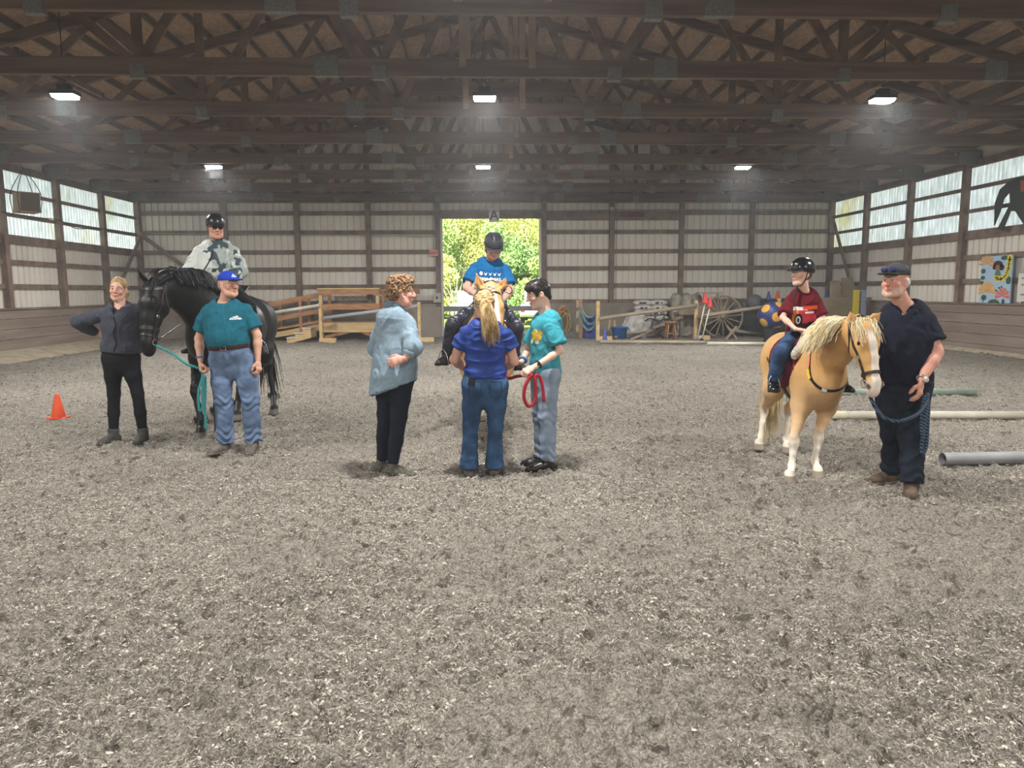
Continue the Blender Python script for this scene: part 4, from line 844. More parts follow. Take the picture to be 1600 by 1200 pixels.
F = Field(); torso(F, T, .012, .4); F.ell(T['nb']+T['up']*.03+T['fwd']*.02, np.array((.078, .075, .07)), [T['rt'], T['fwd'], T['up']], k=.006, sub=True); F.clip(T['pt'](.84), T['up']-.35*T['fwd']); sculpt('tank_top', F, .006, M_matte, t)
b = o_cache[hd_.name]; strap_on(b, [T['pt'](.80, .3), T['pt'](.6, .3), T['pt'](.35, .3), T['pt'](.13, .3)], .012, .003, off=.001).build('zipper', M_matte, hd_)
F = Field(); c_ = T['nb']-T['fwd']*.02
for e in (-1, 1): F.tube([c_-T['fwd']*.07+T['up']*.015, c_+T['rt']*.075*e+T['up']*.005, T['pt'](.86, .1)+T['rt']*.05*e, T['pt'](.74, .118)+T['rt']*.018*e], [.035, .028, .022, .012], k=.02)
sculpt('hood', F, .006, M_hood, hd_, fold=.006)
F = Field(); torso(F, T, .022, .05, .3); F.clip(T['pt'](.17), T['up']); F.clip(T['pt'](.10), -T['up']); sculpt('hem_band', F, .006, M_hood, hd_)
trousers(T, 'leggings', smat('black_leggings', '15151a', .75, .1, 20, .1), wid=(.098, .083, .06, .058, .044), end=.98, fold=.004)
shoes(T, smat('grey_boot', '55534f', .8, .2, 12), smat('grey_sole', '4a4742', .9), boot=.12, name='boot'); M_blond = mat('blond_hair', 'b59a6e', .5, '7d6443', 30, (1, 1, .3)); hr = hair_cap(T, M_blond, 'back', .005, (25, 25, 25))
H = T['H']; F = Field(); H.T(F, [(0, -.1, .0), (-.03, -.12, -.05), (-.05, -.09, -.11)], [.03, .034, .012]); sculpt('ponytail', F, .0045, M_blond, hr, fold=.008, fscale=(50, 50, 12))
# ---------------------------------------------------------------- 2 rider on the black horse
JB_D = 8.92
T = person(JB_D, dict(hd=(337, 356, -.05), nb=(338, 383), shR=(307, 392, .0), shL=(369, 391, .04), elR=(296, 424, -.1), wrR=(318, 437, -.36), elL=(376, 424, -.06), wrL=(350, 440, -.34), hpR=(326, 441, .03), hpL=(349, 441, .03), knR=(302, 484, -.36), knL=(388, 478, -.3), anR=(306, 538, -.1), anL=(408, 540, -.12)),
    'rider in a grey tie-dye jacket and black helmet on the big black horse', (.5, -.86, -.12), 1.04, 1.03, seat=True, skin='d79f8b', fat_arm=1.1, hands=dict(R=dict(d=(.3, -.7, -.5), n=(.3, 0, -1), curl=1.3), L=dict(d=(-.3, -.7, -.5), n=(-.3, 0, -1), curl=1.3)),
    feet=dict(R=dict(d=(-.35, -.9, -.2)), L=dict(d=(.35, -.9, -.2))), prof=[(-.1, .13, .12, 0), (0, .185, .14, -.01), (.22, .18, .15, .02), (.42, .175, .15, .03), (.62, .18, .14, .02), (.80, .18, .125, 0), (.92, .145, .09, -.01), (1., .07, .065, -.01)], headopt=dict(jaw=1.05, heavy=.4))
def tiedye(v, n):
    q = v*np.array((6, 6, 6.)); w = fbm(q+2.2*(np.stack([fbm(v*4, 2, s) for s in (1, 2, 3)], 1)), 3, 17); c = np.tile(L3('ccd1ca'), (len(v), 1)); c = blend(c, sstep(.53, .58, w)*.75, '8e9a95'); return blend(c, sstep(.635, .655, fbm(v*8.5+9, 3, 41)), '3c4c55')
M_dye = mat('tie_dye_nylon', 'ffffff', .55, .05, 40, attr='Col', spec=.3)
jk = shirt(T, 'jacket', M_dye, g=.022, sl=1.93, gs=.02, hem=.02, fold=.026, neck=(.055, .02, .03), color=tiedye, slw=(.058, .062, .055), fs=(8, 8, 6)); b = o_cache[jk.name]; t = T['t']
strap_on(b, [T['pt'](1., .3), T['pt'](.7, .4), T['pt'](.4, .4), T['pt'](.06, .4)], .014, .003, off=.001).build('zipper', M_matte, jk)
F = Field(); F.tube([T['nb']-T['up']*.02, T['nb']+T['up']*.05], [.085, .08], k=.01, cuts=[(T['nb']+T['up']*.05, T['up'])]); sculpt('collar', F, .006, M_dye, jk, tiedye, fold=.008)
trousers(T, 'trousers', smat('black_riding_trousers', '17181b', .8, .2), wid=(.105, .09, .07, .06, .05), end=.97, fold=.01); shoes(T, M_matte, name='boot', boot=.2, mb_=None); helmet(T, None, big=1.06)
hair_cap(T, mat('dark_brown_hair', '33241b', .5, '1c130e', 30), 'fringe', .004); H = T['H']
gl = MB()
for e in (-1, 1): gl.box((-.001, -.001, -.001), (.001, .001, .001)).add([H(.031*e+a, .108, .008+b_) for a, b_ in ((-.022, -.016), (.022, -.016), (.024, .014), (-.024, .014))]+[H(.031*e+a, .111, .008+b_) for a, b_ in ((-.022, -.016), (.022, -.016), (.024, .014), (-.024, .014))], [(3, 2, 1, 0), (4, 5, 6, 7), (0, 1, 5, 4), (1, 2, 6, 5), (2, 3, 7, 6), (3, 0, 4, 7)])
for e in (-1, 1): gl.tube([H(.055*e, .108, .014), H(.078*e, .06, .012), H(.082*e, .0, .008)], .0025, 5)
gl.v = gl.v[8:] if False else gl.v; gl.build('sunglasses', mat('dark_lens', '15120f', .15, spec=.5), t)
# ---------------------------------------------------------------- 3 man in the teal shirt
T = person(7.35, dict(hd=(357, 445, -.02), nb=(351, 474), shR=(319, 482, .0), shL=(389, 480, .02), elR=(311, 529, .02), wrR=(313, 563, -.06), elL=(402, 524, .0), wrL=(403, 561, -.04), hpR=(343, 563), hpL=(381, 563), knR=(350, 628, -.02), knL=(391, 626, -.02), anR=(352, 690, 0), anL=(396, 690, .03)),
    'man in a teal T-shirt and blue cap holding the teal lead rope', (.82, -.57, .02), 1.02, 1.0, skin='d6a48c', fat_arm=1.05, hands=dict(R=dict(d=(.15, -.25, -1), n=(.9, .2, 0), side=(.2, -1, 0), curl=1.15, thumb=.9), L=dict(d=(.1, -.15, -1), n=(-.9, .3, 0), side=(0, -1, .1), curl=.75)),
    feet=dict(R=dict(d=(-.55, -1, 0)), L=dict(d=(.05, -1, 0))), prof=[(-.13, .125, .105, 0), (0, .172, .125, -.01), (.2, .172, .15, .03), (.40, .178, .168, .05), (.6, .178, .15, .035), (.78, .18, .128, .01), (.92, .145, .092, -.012), (1., .072, .064, -.012)], headopt=dict(jaw=1.02, smile=True, heavy=.3, nose=1.2), cheeks='d98a76', brow='a08f80')
M_teal = smat('teal_jersey', '1b6375', .9, .12, 30, .15, 900); t = T['t']
ts = shirt(T, 't_shirt', M_teal, g=.016, sl=.72, gs=.03, hem=.27, fold=.012, neck=(.075, .028, -.005)); b = o_cache[ts.name]; T_teal = T
v1 = text2('VOLUNTEER', .017, bold=.0008); hs_ = poly2([(.55*a, .55*b_) for a, b_ in ((-.05, .036), (-.03, .045), (-.02, .06), (-.012, .047), (.0, .05), (.01, .075), (.018, .06), (.032, .064), (.05, .05), (.03, .045), (.0, .038))])
look = unit(T['pt'](.7)-V(0, 0, 0)*0-(T['pt'](.7)+T['fwd'])); o0 = T['pt'](.72)-T['rt']*.125
decal('chest_print', *merge2(v1, hs_, grid2(-.04, .0145, .04, .018, 8, 1)), o0, -T['rt'], T['up'], b, M_print_w, ts, look)['label'] = 'white horse and VOLUNTEER print'
nb0 = T['nb']+T['fwd']*.022-T['up']*.012; ring_tube(nb0, T['rt'], T['fwd'], .078, .074, .009, 'collar', smat('dark_teal_rib', '1b5a63', .9), ts, -T['fwd']*0+V(0, 0, -.0))
trousers(T, 'jeans', M_denim, wid=(.105, .094, .08, .074, .076), end=.99, fold=.014, stack=.007)
F = Field(); torso(F, T, .02, .05, .5); F.clip(T['pt'](.285), T['up']); F.clip(T['pt'](.205), -T['up']); bl = sculpt('belt', F, .006, smat('brown_leather_belt', '4a2c22', .5, .3), t)
p, n = hit(o_cache[bl.name], T['pt'](.245)+T['fwd']*.6, -T['fwd']); MB().tube([p+T['rt']*a+T['up']*c+n*.006 for a, c in ((-.024, -.018), (.024, -.018), (.024, .018), (-.024, .018), (-.024, -.018))], .004, 6).build('buckle', M_steel, bl)
shoes(T, smat('dusty_sneaker', '7a746a', .9, .3, 20), smat('dusty_sole', '8b8377', .9)); M_cap = smat('royal_blue_cap', '1f3fb0', .85, .1, 20, .15)
hair_cap(T, mat('sandy_grey_hair', 'b49f86', .6, '8f7b66', 30), 'fringe', .004); cp = ball_cap(T, M_cap); H = T['H']
decal('cap_logo', *merge2(grid2(-.028, -.004, .028, .004, 6, 1), poly2([(-.02, .008), (-.005, .016), (.002, .03), (.01, .018), (.022, .012), (.0, .008)])), H(0, .1, .075), H.x, H.z, o_cache[cp.name], M_print_w, cp, -H.y)
w_ = T['P']['wrR']+(T['P']['elR']-T['P']['wrR'])*.12; ax_ = unit(T['P']['elR']-T['P']['wrR']); u_ = unit(np.cross(ax_, (0, 1, 0))); ring_tube(w_, u_, np.cross(ax_, u_), .034, .034, .008, 'wristband', mat('blue_wristband', '4a78b8', .5), t)
# ---------------------------------------------------------------- 4 woman in the denim shirt
T = person(6.27, dict(hd=(627, 456, .0), nb=(617, 490), shR=(640, 504, -.06), shL=(597, 502, .10), elR=(647, 540, -.16), wrR=(633, 560, -.24), elL=(588, 545, .18), wrL=(612, 568, .25), hpR=(628, 590, -.05), hpL=(605, 588, .05), knR=(623, 652, -.05), knL=(602, 648, .06), anR=(613, 722, -.07), anL=(596, 716, .08)),
    'woman with curly hair in a loose blue denim shirt, one hand on her back', (.96, .22, -.12), .98, 1.0, skin='dba190', cheeks='d07f70', fat_arm=1.1, hands=dict(R=dict(d=(-.9, -.15, -.25), n=(-.1, .8, -.2), side=(-.2, 0, 1), curl=.7), L=dict(d=(-.2, -.5, -.8), n=(0, -1, 0), side=(1, 0, 0))),
    feet=dict(R=dict(d=(1, -.18, 0)), L=dict(d=(1, .15, 0))), headopt=dict(fem=True, jaw=.98, heavy=.5, nose=1.1), prof=[(-.13, .13, .11, 0), (0, .172, .135, -.015), (.22, .168, .135, 0), (.42, .158, .13, .012), (.62, .155, .122, .01), (.80, .158, .112, .0), (.92, .13, .085, -.02), (1., .066, .06, -.018)])
M_chambray = smat('chambray', '8ba0ae', .9, .1, 40, .25, 900); t = T['t']
cs = shirt(T, 'denim_shirt', M_chambray, g=.022, sl=1.55, gs=.026, hem=-.16, fold=.024, neck=(.066, .02, .02), flare=.03, slw=(.053, .054, .052), fs=(7, 7, 3.2), hem_n=(.35, -.1, -1)); T_den = T
F = Field(); c_ = T['nb']-T['up']*.015; F.tube([c_+T['up']*.01, c_+T['up']*.085-T['fwd']*.01], [.092, .08], k=.01, cuts=[(c_+T['up']*.08, T['up']+T['fwd']*.6)]); F.ell(c_+T['up']*.10+T['fwd']*.03, (.07, .07, .07), k=.004, sub=True); sculpt('collar', F, .0055, smat('collar_chambray', '6d808d', .9, .1, 40), cs, fold=.004)
e_ = T['P']['elR']*.45+T['P']['wrR']*.55; ax_ = unit(T['P']['wrR']-T['P']['elR']); MB().tube([e_-ax_*.03, e_+ax_*.04], [.054, .05], 16).build('rolled_cuff', M_chambray, cs, True)
trousers(T, 'trousers', smat('navy_slim_trousers', '1c2130', .8, .15), wid=(.1, .085, .066, .06, .05), end=.93, fold=.008); shoes(T, smat('grey_sneaker', '6f6d62', .85, .35, 40), mat('white_sole', 'd8d5cb', .7))
hr = hair_cap(T, mat('curly_brown_hair', 'a98660', .55, '4f3626', 45, fac=(.4, .62)), 'curly', .020, (48, 48, 40), grow=.001); H = T['H']; MB().ball(H(.083, .012, -.04), .006).build('earring', mat('pearl', 'efeae2', .2), t, True)
# ---------------------------------------------------------------- 5 woman in the blue shirt, back to us
T = person(6.16, dict(hd=(757, 477, .03), nb=(758, 506), shL=(722, 517, .0), shR=(796, 519, .0), elL=(710, 562, .05), elR=(803, 564, .03), wrL=(727, 577, .28), wrR=(785, 577, .26), hpL=(740, 602), hpR=(776, 602), knL=(736, 664), knR=(774, 664), anL=(733, 735), anR=(772, 735)),
    'woman with a blond ponytail in a royal blue shirt, seen from behind', (0, 1, -.05), .93, .98, skin='d9a58e', fat_arm=1.12, hands=dict(L=dict(d=(.5, .8, -.1), n=(.8, -.4, 0), side=(0, 0, 1), curl=.9), R=dict(d=(-.5, .8, -.1), n=(-.8, -.4, 0), side=(0, 0, 1), curl=.9)),
    feet=dict(R=dict(d=(.12, 1, 0)), L=dict(d=(-.12, 1, 0))), headopt=dict(fem=True), prof=[(-.13, .135, .115, 0), (0, .182, .13, -.015), (.22, .17, .12, 0), (.42, .16, .112, .0), (.62, .165, .115, .0), (.80, .172, .112, -.004), (.92, .14, .085, -.014), (1., .064, .06, -.012)])
M_royal = smat('royal_blue_knit', '16398c', .6, .15, 25, .15, 900, .4); t = T['t']
bs = shirt(T, 'polo_shirt', M_royal, g=.013, sl=.5, gs=.022, hem=.13, fold=.018, neck=(.062, .02, .02), fs=(3.5, 5, 14), slw=(.055, .057, .056))
F = Field(); c_ = T['nb']; F.tube([c_-T['up']*.025, c_+T['up']*.02], [.082, .074], k=.01, cuts=[(c_+T['up']*.02, T['up'])]); F.ell(c_+T['up']*.05+T['fwd']*.03, (.062, .062, .05), k=.004, sub=True); sculpt('collar', F, .0055, M_royal, bs)
jn = trousers(T, 'jeans', M_denim2, wid=(.104, .092, .068, .066, .088), end=1.0, fold=.009, fs=(5, 5, 13)); b = o_cache[jn.name]
for e in (-1, 1):
    pts = [T['pt'](.09)+T['rt']*(.085*e-.05), T['pt'](.09)+T['rt']*(.085*e+.05), T['pt'](-.14)+T['rt']*(.085*e+.045), T['pt'](-.19)+T['rt']*(.085*e), T['pt'](-.14)+T['rt']*(.085*e-.045), T['pt'](.09)+T['rt']*(.085*e-.05)]
    P_, N_ = [], []
    for k_ in range(5):
        for s_ in range(6):
            q, n = hit(b, pts[k_]*(1-s_/6)+pts[k_+1]*s_/6-T['fwd']*.5, T['fwd'])
            if q is not None: P_.append(q+n*.001); N_.append(n)
    strap(P_, N_, .006, .002).build('pocket', smat('denim_seam', '2c4666', .9), jn)
p, n = hit(b, T['pt'](.10)-T['rt']*.10-T['fwd']*.5, T['fwd']); x_ = unit(T['rt']*1-T['up']*.2); y_ = np.cross(n, x_)
ph = MB().prism([p+n*.002+x_*a+y_*c for a, c in ((-.038, -.05), (.038, -.05), (.038, .022), (-.038, .022))], n*.011).build('phone', mat('phone_black', '101114', .15, spec=.6), bevel=.004); tag(ph, 'black phone tucked in the back pocket of blue jeans', 'phone')
shoes(T, smat('dusty_boot', '6a635a', .9, .3), smat('boot_sole', '4d4841', .9), name='boot', boot=.2); M_bl2 = mat('dark_blond_hair', 'cdb27f', .45, '8a6a42', 26, (1, 1, .35), fac=(.4, .62)); H = T['H']
F = Field(); H.E(F, (0, -.02, .038), (.085, .104, .092), .01); H.T(F, [(0, -.07, .02), (0, -.075, -.045)], [.06, .035], None, .04); H.E(F, (0, .115, -.05), (.084, .09, .115), .012, sub=True); hr = sculpt('hair', F, .0042, M_bl2, t, fold=.008, fscale=(22, 22, 55))
pt_ = [H(0, -.105, .03), H(.005, -.135, .0), H(.022, -.135, -.08), H(.035, -.115, -.18), H(.04, -.105, -.29)]; P_ = spline(pt_, 30)
def rts(u, r):
    th = r.random()*6.28; return pt_[0]+(H.x*math.cos(th)+H.z*math.sin(th))*.016, -H.y*1.2-H.z*.2+H.x*(.12+math.cos(th)*.2)+H.z*math.sin(th)*.2, r.uniform(.27, .36)
v, f = strands(rts, 1100, .33, .0036, 31, V(.18, .22, -1.35), .012, seg=9, wav=.012); npmesh('ponytail', v, f, M_bl2, True, hr); ring_tube(pt_[0]-H.y*.008, H.x, H.z, .021, .021, .007, 'hair_tie', M_matte, hr)
MB().tube(spline([H(-.088, .02, .03), H(-.07, .0, .1), H(0, -.005, .137), H(.07, .0, .1), H(.088, .02, .03)], 18), .005, 6).build('sunglasses', M_matte, t, True)
# ---------------------------------------------------------------- 6 boy in the turquoise shirt
T = person(6.43, dict(hd=(841, 459, 0), nb=(853, 492, .01), shL=(864, 507, -.15), shR=(840, 503, .17), elL=(875, 548, -.17), wrL=(836, 573, -.30), elR=(826, 546, .24), wrR=(815, 566, .12), hpL=(858, 588, -.08), hpR=(845, 586, .09), knL=(855, 652, -.08), knR=(846, 650, .08), anL=(856, 716, -.09), anR=(848, 712, .1)),
    'teenager in a turquoise T-shirt and pale jeans holding the red lead rope', (-.93, -.25, -.32), .95, 1.0, skin='e0b5a0', cheeks='d9958a', brow='2a2020', fat_arm=.85, limb=.95, hands=dict(L=dict(d=(-.75, -.25, -.35), n=(-.2, .5, -.8), side=(-.3, .2, .9), curl=1.1, thumb=.8), R=dict(d=(-.9, -.15, -.1), n=(.1, -.5, -.8), side=(0, -.5, .8), curl=.6)),
    feet=dict(L=dict(d=(-1, -.12, 0)), R=dict(d=(-1, .1, 0))), headopt=dict(jaw=.92), prof=[(-.13, .115, .095, 0), (0, .15, .112, -.012), (.22, .14, .104, 0), (.42, .132, .098, .004), (.62, .142, .106, .004), (.80, .155, .108, -.004), (.92, .128, .08, -.016), (1., .058, .055, -.012)])
M_turq = smat('turquoise_cotton', '3f9aa8', .9, .1, 30, .15, 900); t = T['t']
qs = shirt(T, 't_shirt', M_turq, g=.022, sl=.72, gs=.03, hem=.06, fold=.02, neck=(.066, .02, .0)); b = o_cache[qs.name]; fw_ = T['fwd']; look = -unit(fw_*.75+V(-.1, -.6, 0)); rr_ = unit(np.cross(V(0, 0, 1), -look))
for (cx, cy, r_, m_) in ((-.03, 0, .045, 'd8b93c'), (.03, -.01, .035, 'c9a23a'), (.0, .04, .028, 'e2c95a'), (.05, .03, .025, 'b8923a'), (-.05, -.045, .024, 'cfd6c8'), (.02, -.05, .022, 'd8dccd')):
    decal('chest_print', *disc2(cx, cy, r_, r_*.9, 10), T['pt'](.66), rr_, T['up'], b, mat('print_'+m_, m_, .7), qs, look)
ring_tube(T['nb']+T['fwd']*.018-T['up']*.002, T['rt'], T['fwd'], .069, .066, .008, 'collar', smat('turquoise_rib', '34838f', .9), qs)
trousers(T, 'jeans', M_denim3, wid=(.1, .092, .08, .076, .078), end=.98, fold=.012, stack=.004); shoes(T, mat('black_leather_shoe', '1d1b1b', .35, '141313', 10, spec=.5), smat('black_sole', '151414', .8))
hair_cap(T, mat('black_brown_hair', '2a211e', .35, '15100f', 30, (1, 1, .4), spec=.5), 'bowl', .006, (26, 26, 26)); H = T['H']
w_ = T['P']['wrL']+(T['P']['elL']-T['P']['wrL'])*.14; ax_ = unit(T['P']['elL']-T['P']['wrL']); u_ = unit(np.cross(ax_, (0, 0, 1))); wt = ring_tube(w_, u_, np.cross(ax_, u_), .031, .031, .007, 'watch', M_matte, t); MB().ball(w_-V(0, 1, 0)*.031+V(0, 0, .008), (.016, .007, .016)).build('watch_face', mat('watch_glass', '2a2c33', .1, spec=.6), wt, True)
w_ = T['P']['wrR']+(T['P']['elR']-T['P']['wrR'])*.2; ax_ = unit(T['P']['elR']-T['P']['wrR']); u_ = unit(np.cross(ax_, (0, 0, 1))); ring_tube(w_, u_, np.cross(ax_, u_), .032, .032, .012, 'wristband', mat('blue_band', '4a86b5', .6), t)
T_boy = T
# ---------------------------------------------------------------- 7 rider on the palomino
T = person(8.25, dict(hd=(771, 386, -.1), nb=(766, 408), shR=(738, 416, .0), shL=(794, 419, .0), elR=(729, 450, -.1), wrR=(750, 464, -.42), elL=(797, 455, -.1), wrL=(784, 470, -.42), hpR=(753, 482, .05), hpL=(778, 482, .05), knR=(707, 508, -.38), knL=(807, 512, -.38), anR=(697, 556, -.28), anL=(805, 564, -.25)),
    'rider in a blue T-shirt and dark grey helmet looking down on the palomino', (.16, -.8, -.55), .96, 1.0, seat=True, skin='dca894', fat_arm=1.1, hands=dict(R=dict(d=(.3, -.8, -.4), n=(.4, 0, -1), side=(.7, 0, .7), curl=1.25), L=dict(d=(-.3, -.8, -.4), n=(-.4, 0, -1), side=(-.7, 0, .7), curl=1.25)),
    feet=dict(R=dict(d=(-.42, -.85, .12)), L=dict(d=(.45, -.85, .12))), headopt=dict(fem=True), prof=[(-.1, .13, .12, 0), (0, .18, .13, -.01), (.22, .165, .125, .005), (.42, .15, .118, .01), (.62, .155, .12, .012), (.80, .16, .115, .004), (.92, .13, .082, -.012), (1., .062, .058, -.012)])
M_azure = smat('azure_cotton', '1769a3', .9, .1, 30, .15, 900); t = T['t']; T_mid = T
az = shirt(T, 't_shirt', M_azure, g=.02, sl=.68, gs=.03, hem=-.02, fold=.016, neck=(.068, .022, .0)); b = o_cache[az.name]; look = -T['fwd']
ic = []
for i, s_ in enumerate('OVVXX'): ic.append(disc2(-.1+.05*i, .05, .019, .021, 12) if i == 0 else poly2([(-.1+.05*i-.018, .065), (-.1+.05*i-.004, .045), (-.1+.05*i+.018, .066), (-.1+.05*i+.006, .03), (-.1+.05*i-.01, .032)]))
tx = text2('JESSE  FARRELL', .034, bold=.001) if False else None
for j in range(9): ic.append(grid2(-.115+.025*j+(.014 if j > 3 else 0), -.03, -.1+.025*j+(.014 if j > 3 else 0), .008, 1, 2))
for j in range(10): ic.append(grid2(-.115+.024*j, -.052, -.104+.024*j, -.042, 1, 1))
decal('chest_print', *merge2(*ic), T['pt'](.66), -T['rt'], T['up'], b, M_print_w, az, look)
trousers(T, 'trousers', smat('dark_navy_breeches', '25293a', .5, .25, 6, .2, 300, .45), wid=(.108, .094, .072, .06, .05), end=.96, fold=.016)
M_black_shoe = mat('black_riding_shoe', '18181a', .4, spec=.45); shoes(T, M_black_shoe, mat('black_rubber', '121212', .8), name='boot', boot=.25); helmet(T, mat('dark_grey_helmet', '3a3c42', .5, '33353a', 5, spec=.4), big=1.06, vents=True)
H = T['H']; F = Field(); H.T(F, [(-.03, -.09, -.03), (-.045, -.1, -.1), (-.05, -.085, -.17)], [.03, .028, .012]); sculpt('ponytail', F, .0045, mat('brown_hair', '3b2a20', .5, '21160f', 30), t, fold=.008, fscale=(40, 40, 12))
# ---------------------------------------------------------------- 8 boy on the pony
T = person(6.52, dict(hd=(1252, 428, -.03), nb=(1258, 457), shR=(1232, 466, .04), shL=(1280, 469, -.03), elR=(1223, 496, -.1), wrR=(1243, 514, -.24), elL=(1285, 497, -.07), wrL=(1272, 511, -.23), hpR=(1241, 528, .06), hpL=(1262, 528, .08), knR=(1220, 552, -.32), knL=(1290, 553, -.16), anR=(1208, 597, -.24), anL=(1312, 598, .08)),
    'small boy in a maroon T-shirt and black helmet sitting on the pony', (-.93, -.36, .04), .78, .88, seat=True, skin='e6bca8', cheeks='dd9d90', brow='8a6a50', limb=.82, h=.0048, hands=dict(R=dict(d=(.7, -.5, -.15), n=(.2, -.3, -1), side=(.3, .2, 1), curl=.8), L=dict(d=(-.4, -.7, -.2), n=(-.2, -.2, -1), side=(-.6, 0, .7), curl=.8)),
    feet=dict(R=dict(d=(-.25, -.95, -.1)), L=dict(d=(.3, -.95, -.1))), headopt=dict(jaw=.82, nose=.4), prof=[(-.1, .12, .11, 0), (0, .15, .12, -.01), (.22, .145, .11, 0), (.42, .14, .105, .004), (.62, .145, .106, .004), (.80, .155, .105, -.002), (.92, .13, .08, -.012), (1., .058, .056, -.01)])
M_maroon = smat('maroon_cotton', '661622', .9, .12, 30, .15, 900); t = T['t']
ms = shirt(T, 't_shirt', M_maroon, g=.02, sl=.82, gs=.024, hem=-.03, fold=.014, neck=(.068, .015, .0)); b = o_cache[ms.name]; fw_ = T['fwd']; look = unit(-fw_+V(0, 0, 0)); o0 = T['pt'](.56)
rt_ = unit(np.cross(V(0, 0, 1), -look)); rt_ = rt_ if rt_[0] > 0 else -rt_
def pr(m_, part, off): decal('chest_print', *part, o0, rt_, T['up'], b, bpy.data.materials.get('print_'+m_) or mat('print_'+m_, m_, .7), ms, look, off)
pr('e8954a', grid2(-.105, -.075, -.05, .045, 4, 6), .0022); pr('e9e7e4', grid2(-.105, .045, .02, .075, 8, 2), .0022); pr('e4572e', grid2(-.02, .05, .10, .085, 8, 2), .0026)
pr('cc3b45', merge2(grid2(-.07, -.075, .085, .01, 10, 5), poly2([(-.07, .01), (.085, .01), (.10, -.02), (.11, -.05), (.085, -.075), (.085, .0)]), grid2(-.055, .01, .06, .045, 8, 2)), .0032); pr('f0e9e6', grid2(.0, .015, .075, .032, 6, 1), .004)
pr('17181a', merge2(disc2(-.05, -.04, .033, .055, 18), disc2(.06, -.075, .035, .018, 12)), .0046); pr('ebe7e2', disc2(-.054, -.045, .021, .036, 16), .0056); pr('2a2224', disc2(-.052, -.045, .009, .022, 12), .0066); pr('1d1d20', grid2(-.08, -.095, .09, -.078, 8, 1), .003)
ring_tube(T['nb']+T['fwd']*.012-T['up']*.0, T['rt'], T['fwd'], .06, .058, .0075, 'collar', smat('maroon_rib', '571019', .9), ms)
trousers(T, 'jeans', smat('child_blue_denim', '3a5378', .9, .3, 8, .3, 700), wid=(.125, .115, .095, .085, .075), end=.93, fold=.012); shoes(T, mat('black_patent_boot', '0f0f11', .15, spec=.7), mat('black_sole_rubber', '121212', .8), name='boot', boot=.3, fat=1.25)
hl_ = helmet(T, mat('glossy_black_helmet', '101114', .22, spec=.55), big=1.1, vents=False); H = T['H']; F = Field(); H.E(F, (0, .085, .028), (.085, .1, .009)); F.clip(H(0, .07, 0), -H.y); sculpt('peak', F, .004, M_helm, hl_)
MB().ball(H(-.03, .115, .09), (.011, .005, .011), ax=H.ax).build('badge', M_steel, hl_, True); MB().bar(H(-.02, .055, -.115), H(-.025, .1, -.26), .02, .004, H.x).build('loose_strap', M_strapm, hl_)
hair_cap(T, mat('fair_hair', '9a7a58', .6, '7c5f42', 30), 'fringe', .003)
# ---------------------------------------------------------------- 9 man in navy on the right
T = person(5.55, dict(hd=(1399, 440, -.03), nb=(1414, 481), shR=(1374, 503, .10), shL=(1452, 497, -.10), elR=(1364, 548, .2), wrR=(1362, 584, .02), elL=(1462, 550, -.16), wrL=(1440, 594, -.28), hpR=(1391, 605, .06), hpL=(1429, 605, -.02), knR=(1397, 676, .13), knL=(1425, 680, -.09), anR=(1392, 742, .22), anL=(1424, 760, -.16)),
    'heavy man in a navy polo shirt and trucker cap standing beside the pony', (-.86, -.5, .02), 1.02, 1.02, skin='d79c88', cheeks='cf7a6a', chin='d6bfb2', brow='b5a89c', fat_arm=1.28, limb=1.06, hands=dict(L=dict(d=(-.25, -.25, -1), n=(-.6, .6, 0), side=(-.5, -.7, .2), curl=.5), R=dict(d=(-.1, -.5, -.8), n=(1, 0, 0), side=(0, -1, 0), curl=1.2)),
    feet=dict(R=dict(d=(-1, -.25, 0)), L=dict(d=(-.55, -.85, 0))), headopt=dict(jaw=1.04, heavy=.5, nose=1.3), prof=[(-.13, .14, .12, 0), (0, .185, .15, -.01), (.2, .185, .18, .02), (.40, .187, .195, .035), (.6, .186, .178, .03), (.78, .185, .142, .012), (.92, .155, .1, -.012), (1., .082, .074, -.012)])
M_navy = smat('navy_pique', '1a1e2e', .9, .12, 30, .2, 900); t = T['t']
nv = shirt(T, 'polo_shirt', M_navy, g=.016, sl=.66, gs=.028, hem=.06, fold=.014, neck=(.078, .025, .01), vneck=.17, slw=(.064, .066, .062)); T_man = T
F = Field(); c_ = T['nb']-T['up']*.012
for e in (-1, 1): F.tube([c_-T['fwd']*.08+T['up']*.025, c_+T['rt']*.088*e+T['up']*.012, T['pt'](.94, .10)+T['rt']*.07*e, T['pt'](.88, .135)+T['rt']*.05*e], [.03, .03, .026, .014], k=.01)
sculpt('collar', F, .0055, M_navy, nv)
trousers(T, 'jeans', M_denim4, wid=(.112, .1, .084, .076, .072), end=.97, fold=.014, stack=.005); shoes(T, smat('tan_work_boot', '6b5a4b', .85, .3, 14), smat('pale_boot_sole', '8d8474', .9), name='boot', boot=.28, fat=1.15)
hair_cap(T, mat('white_hair', 'd6d2cc', .6, 'b5afa8', 40), 'fringe', .004, grow=.004); H = T['H']
cp = ball_cap(T, mat('charcoal_cap', '4a4b4c', .85, '3c3d3e', 60), M_matte, lift=.006); F = Field(); H.E(F, (0, -.012, .058), (.0895, .107, .0865), .01); F.clip(H(0, .05, .05), -H.z); F.clip(H(0, .0, .06), H.y-.1*H.z); H.E(F, (0, -.01, .0), (.08, .097, .085), .006, sub=True); sculpt('mesh_panel', F, .0045, M_matte, cp)
sg = MB()
for e in (-1, 1): sg.ball(H(.032*e, .105, .085), (.027, .007, .017), ax=H.ax); sg.tube([H(.055*e, .1, .085), H(.09*e, .04, .075), H(.094*e, -.03, .062)], .003, 5)
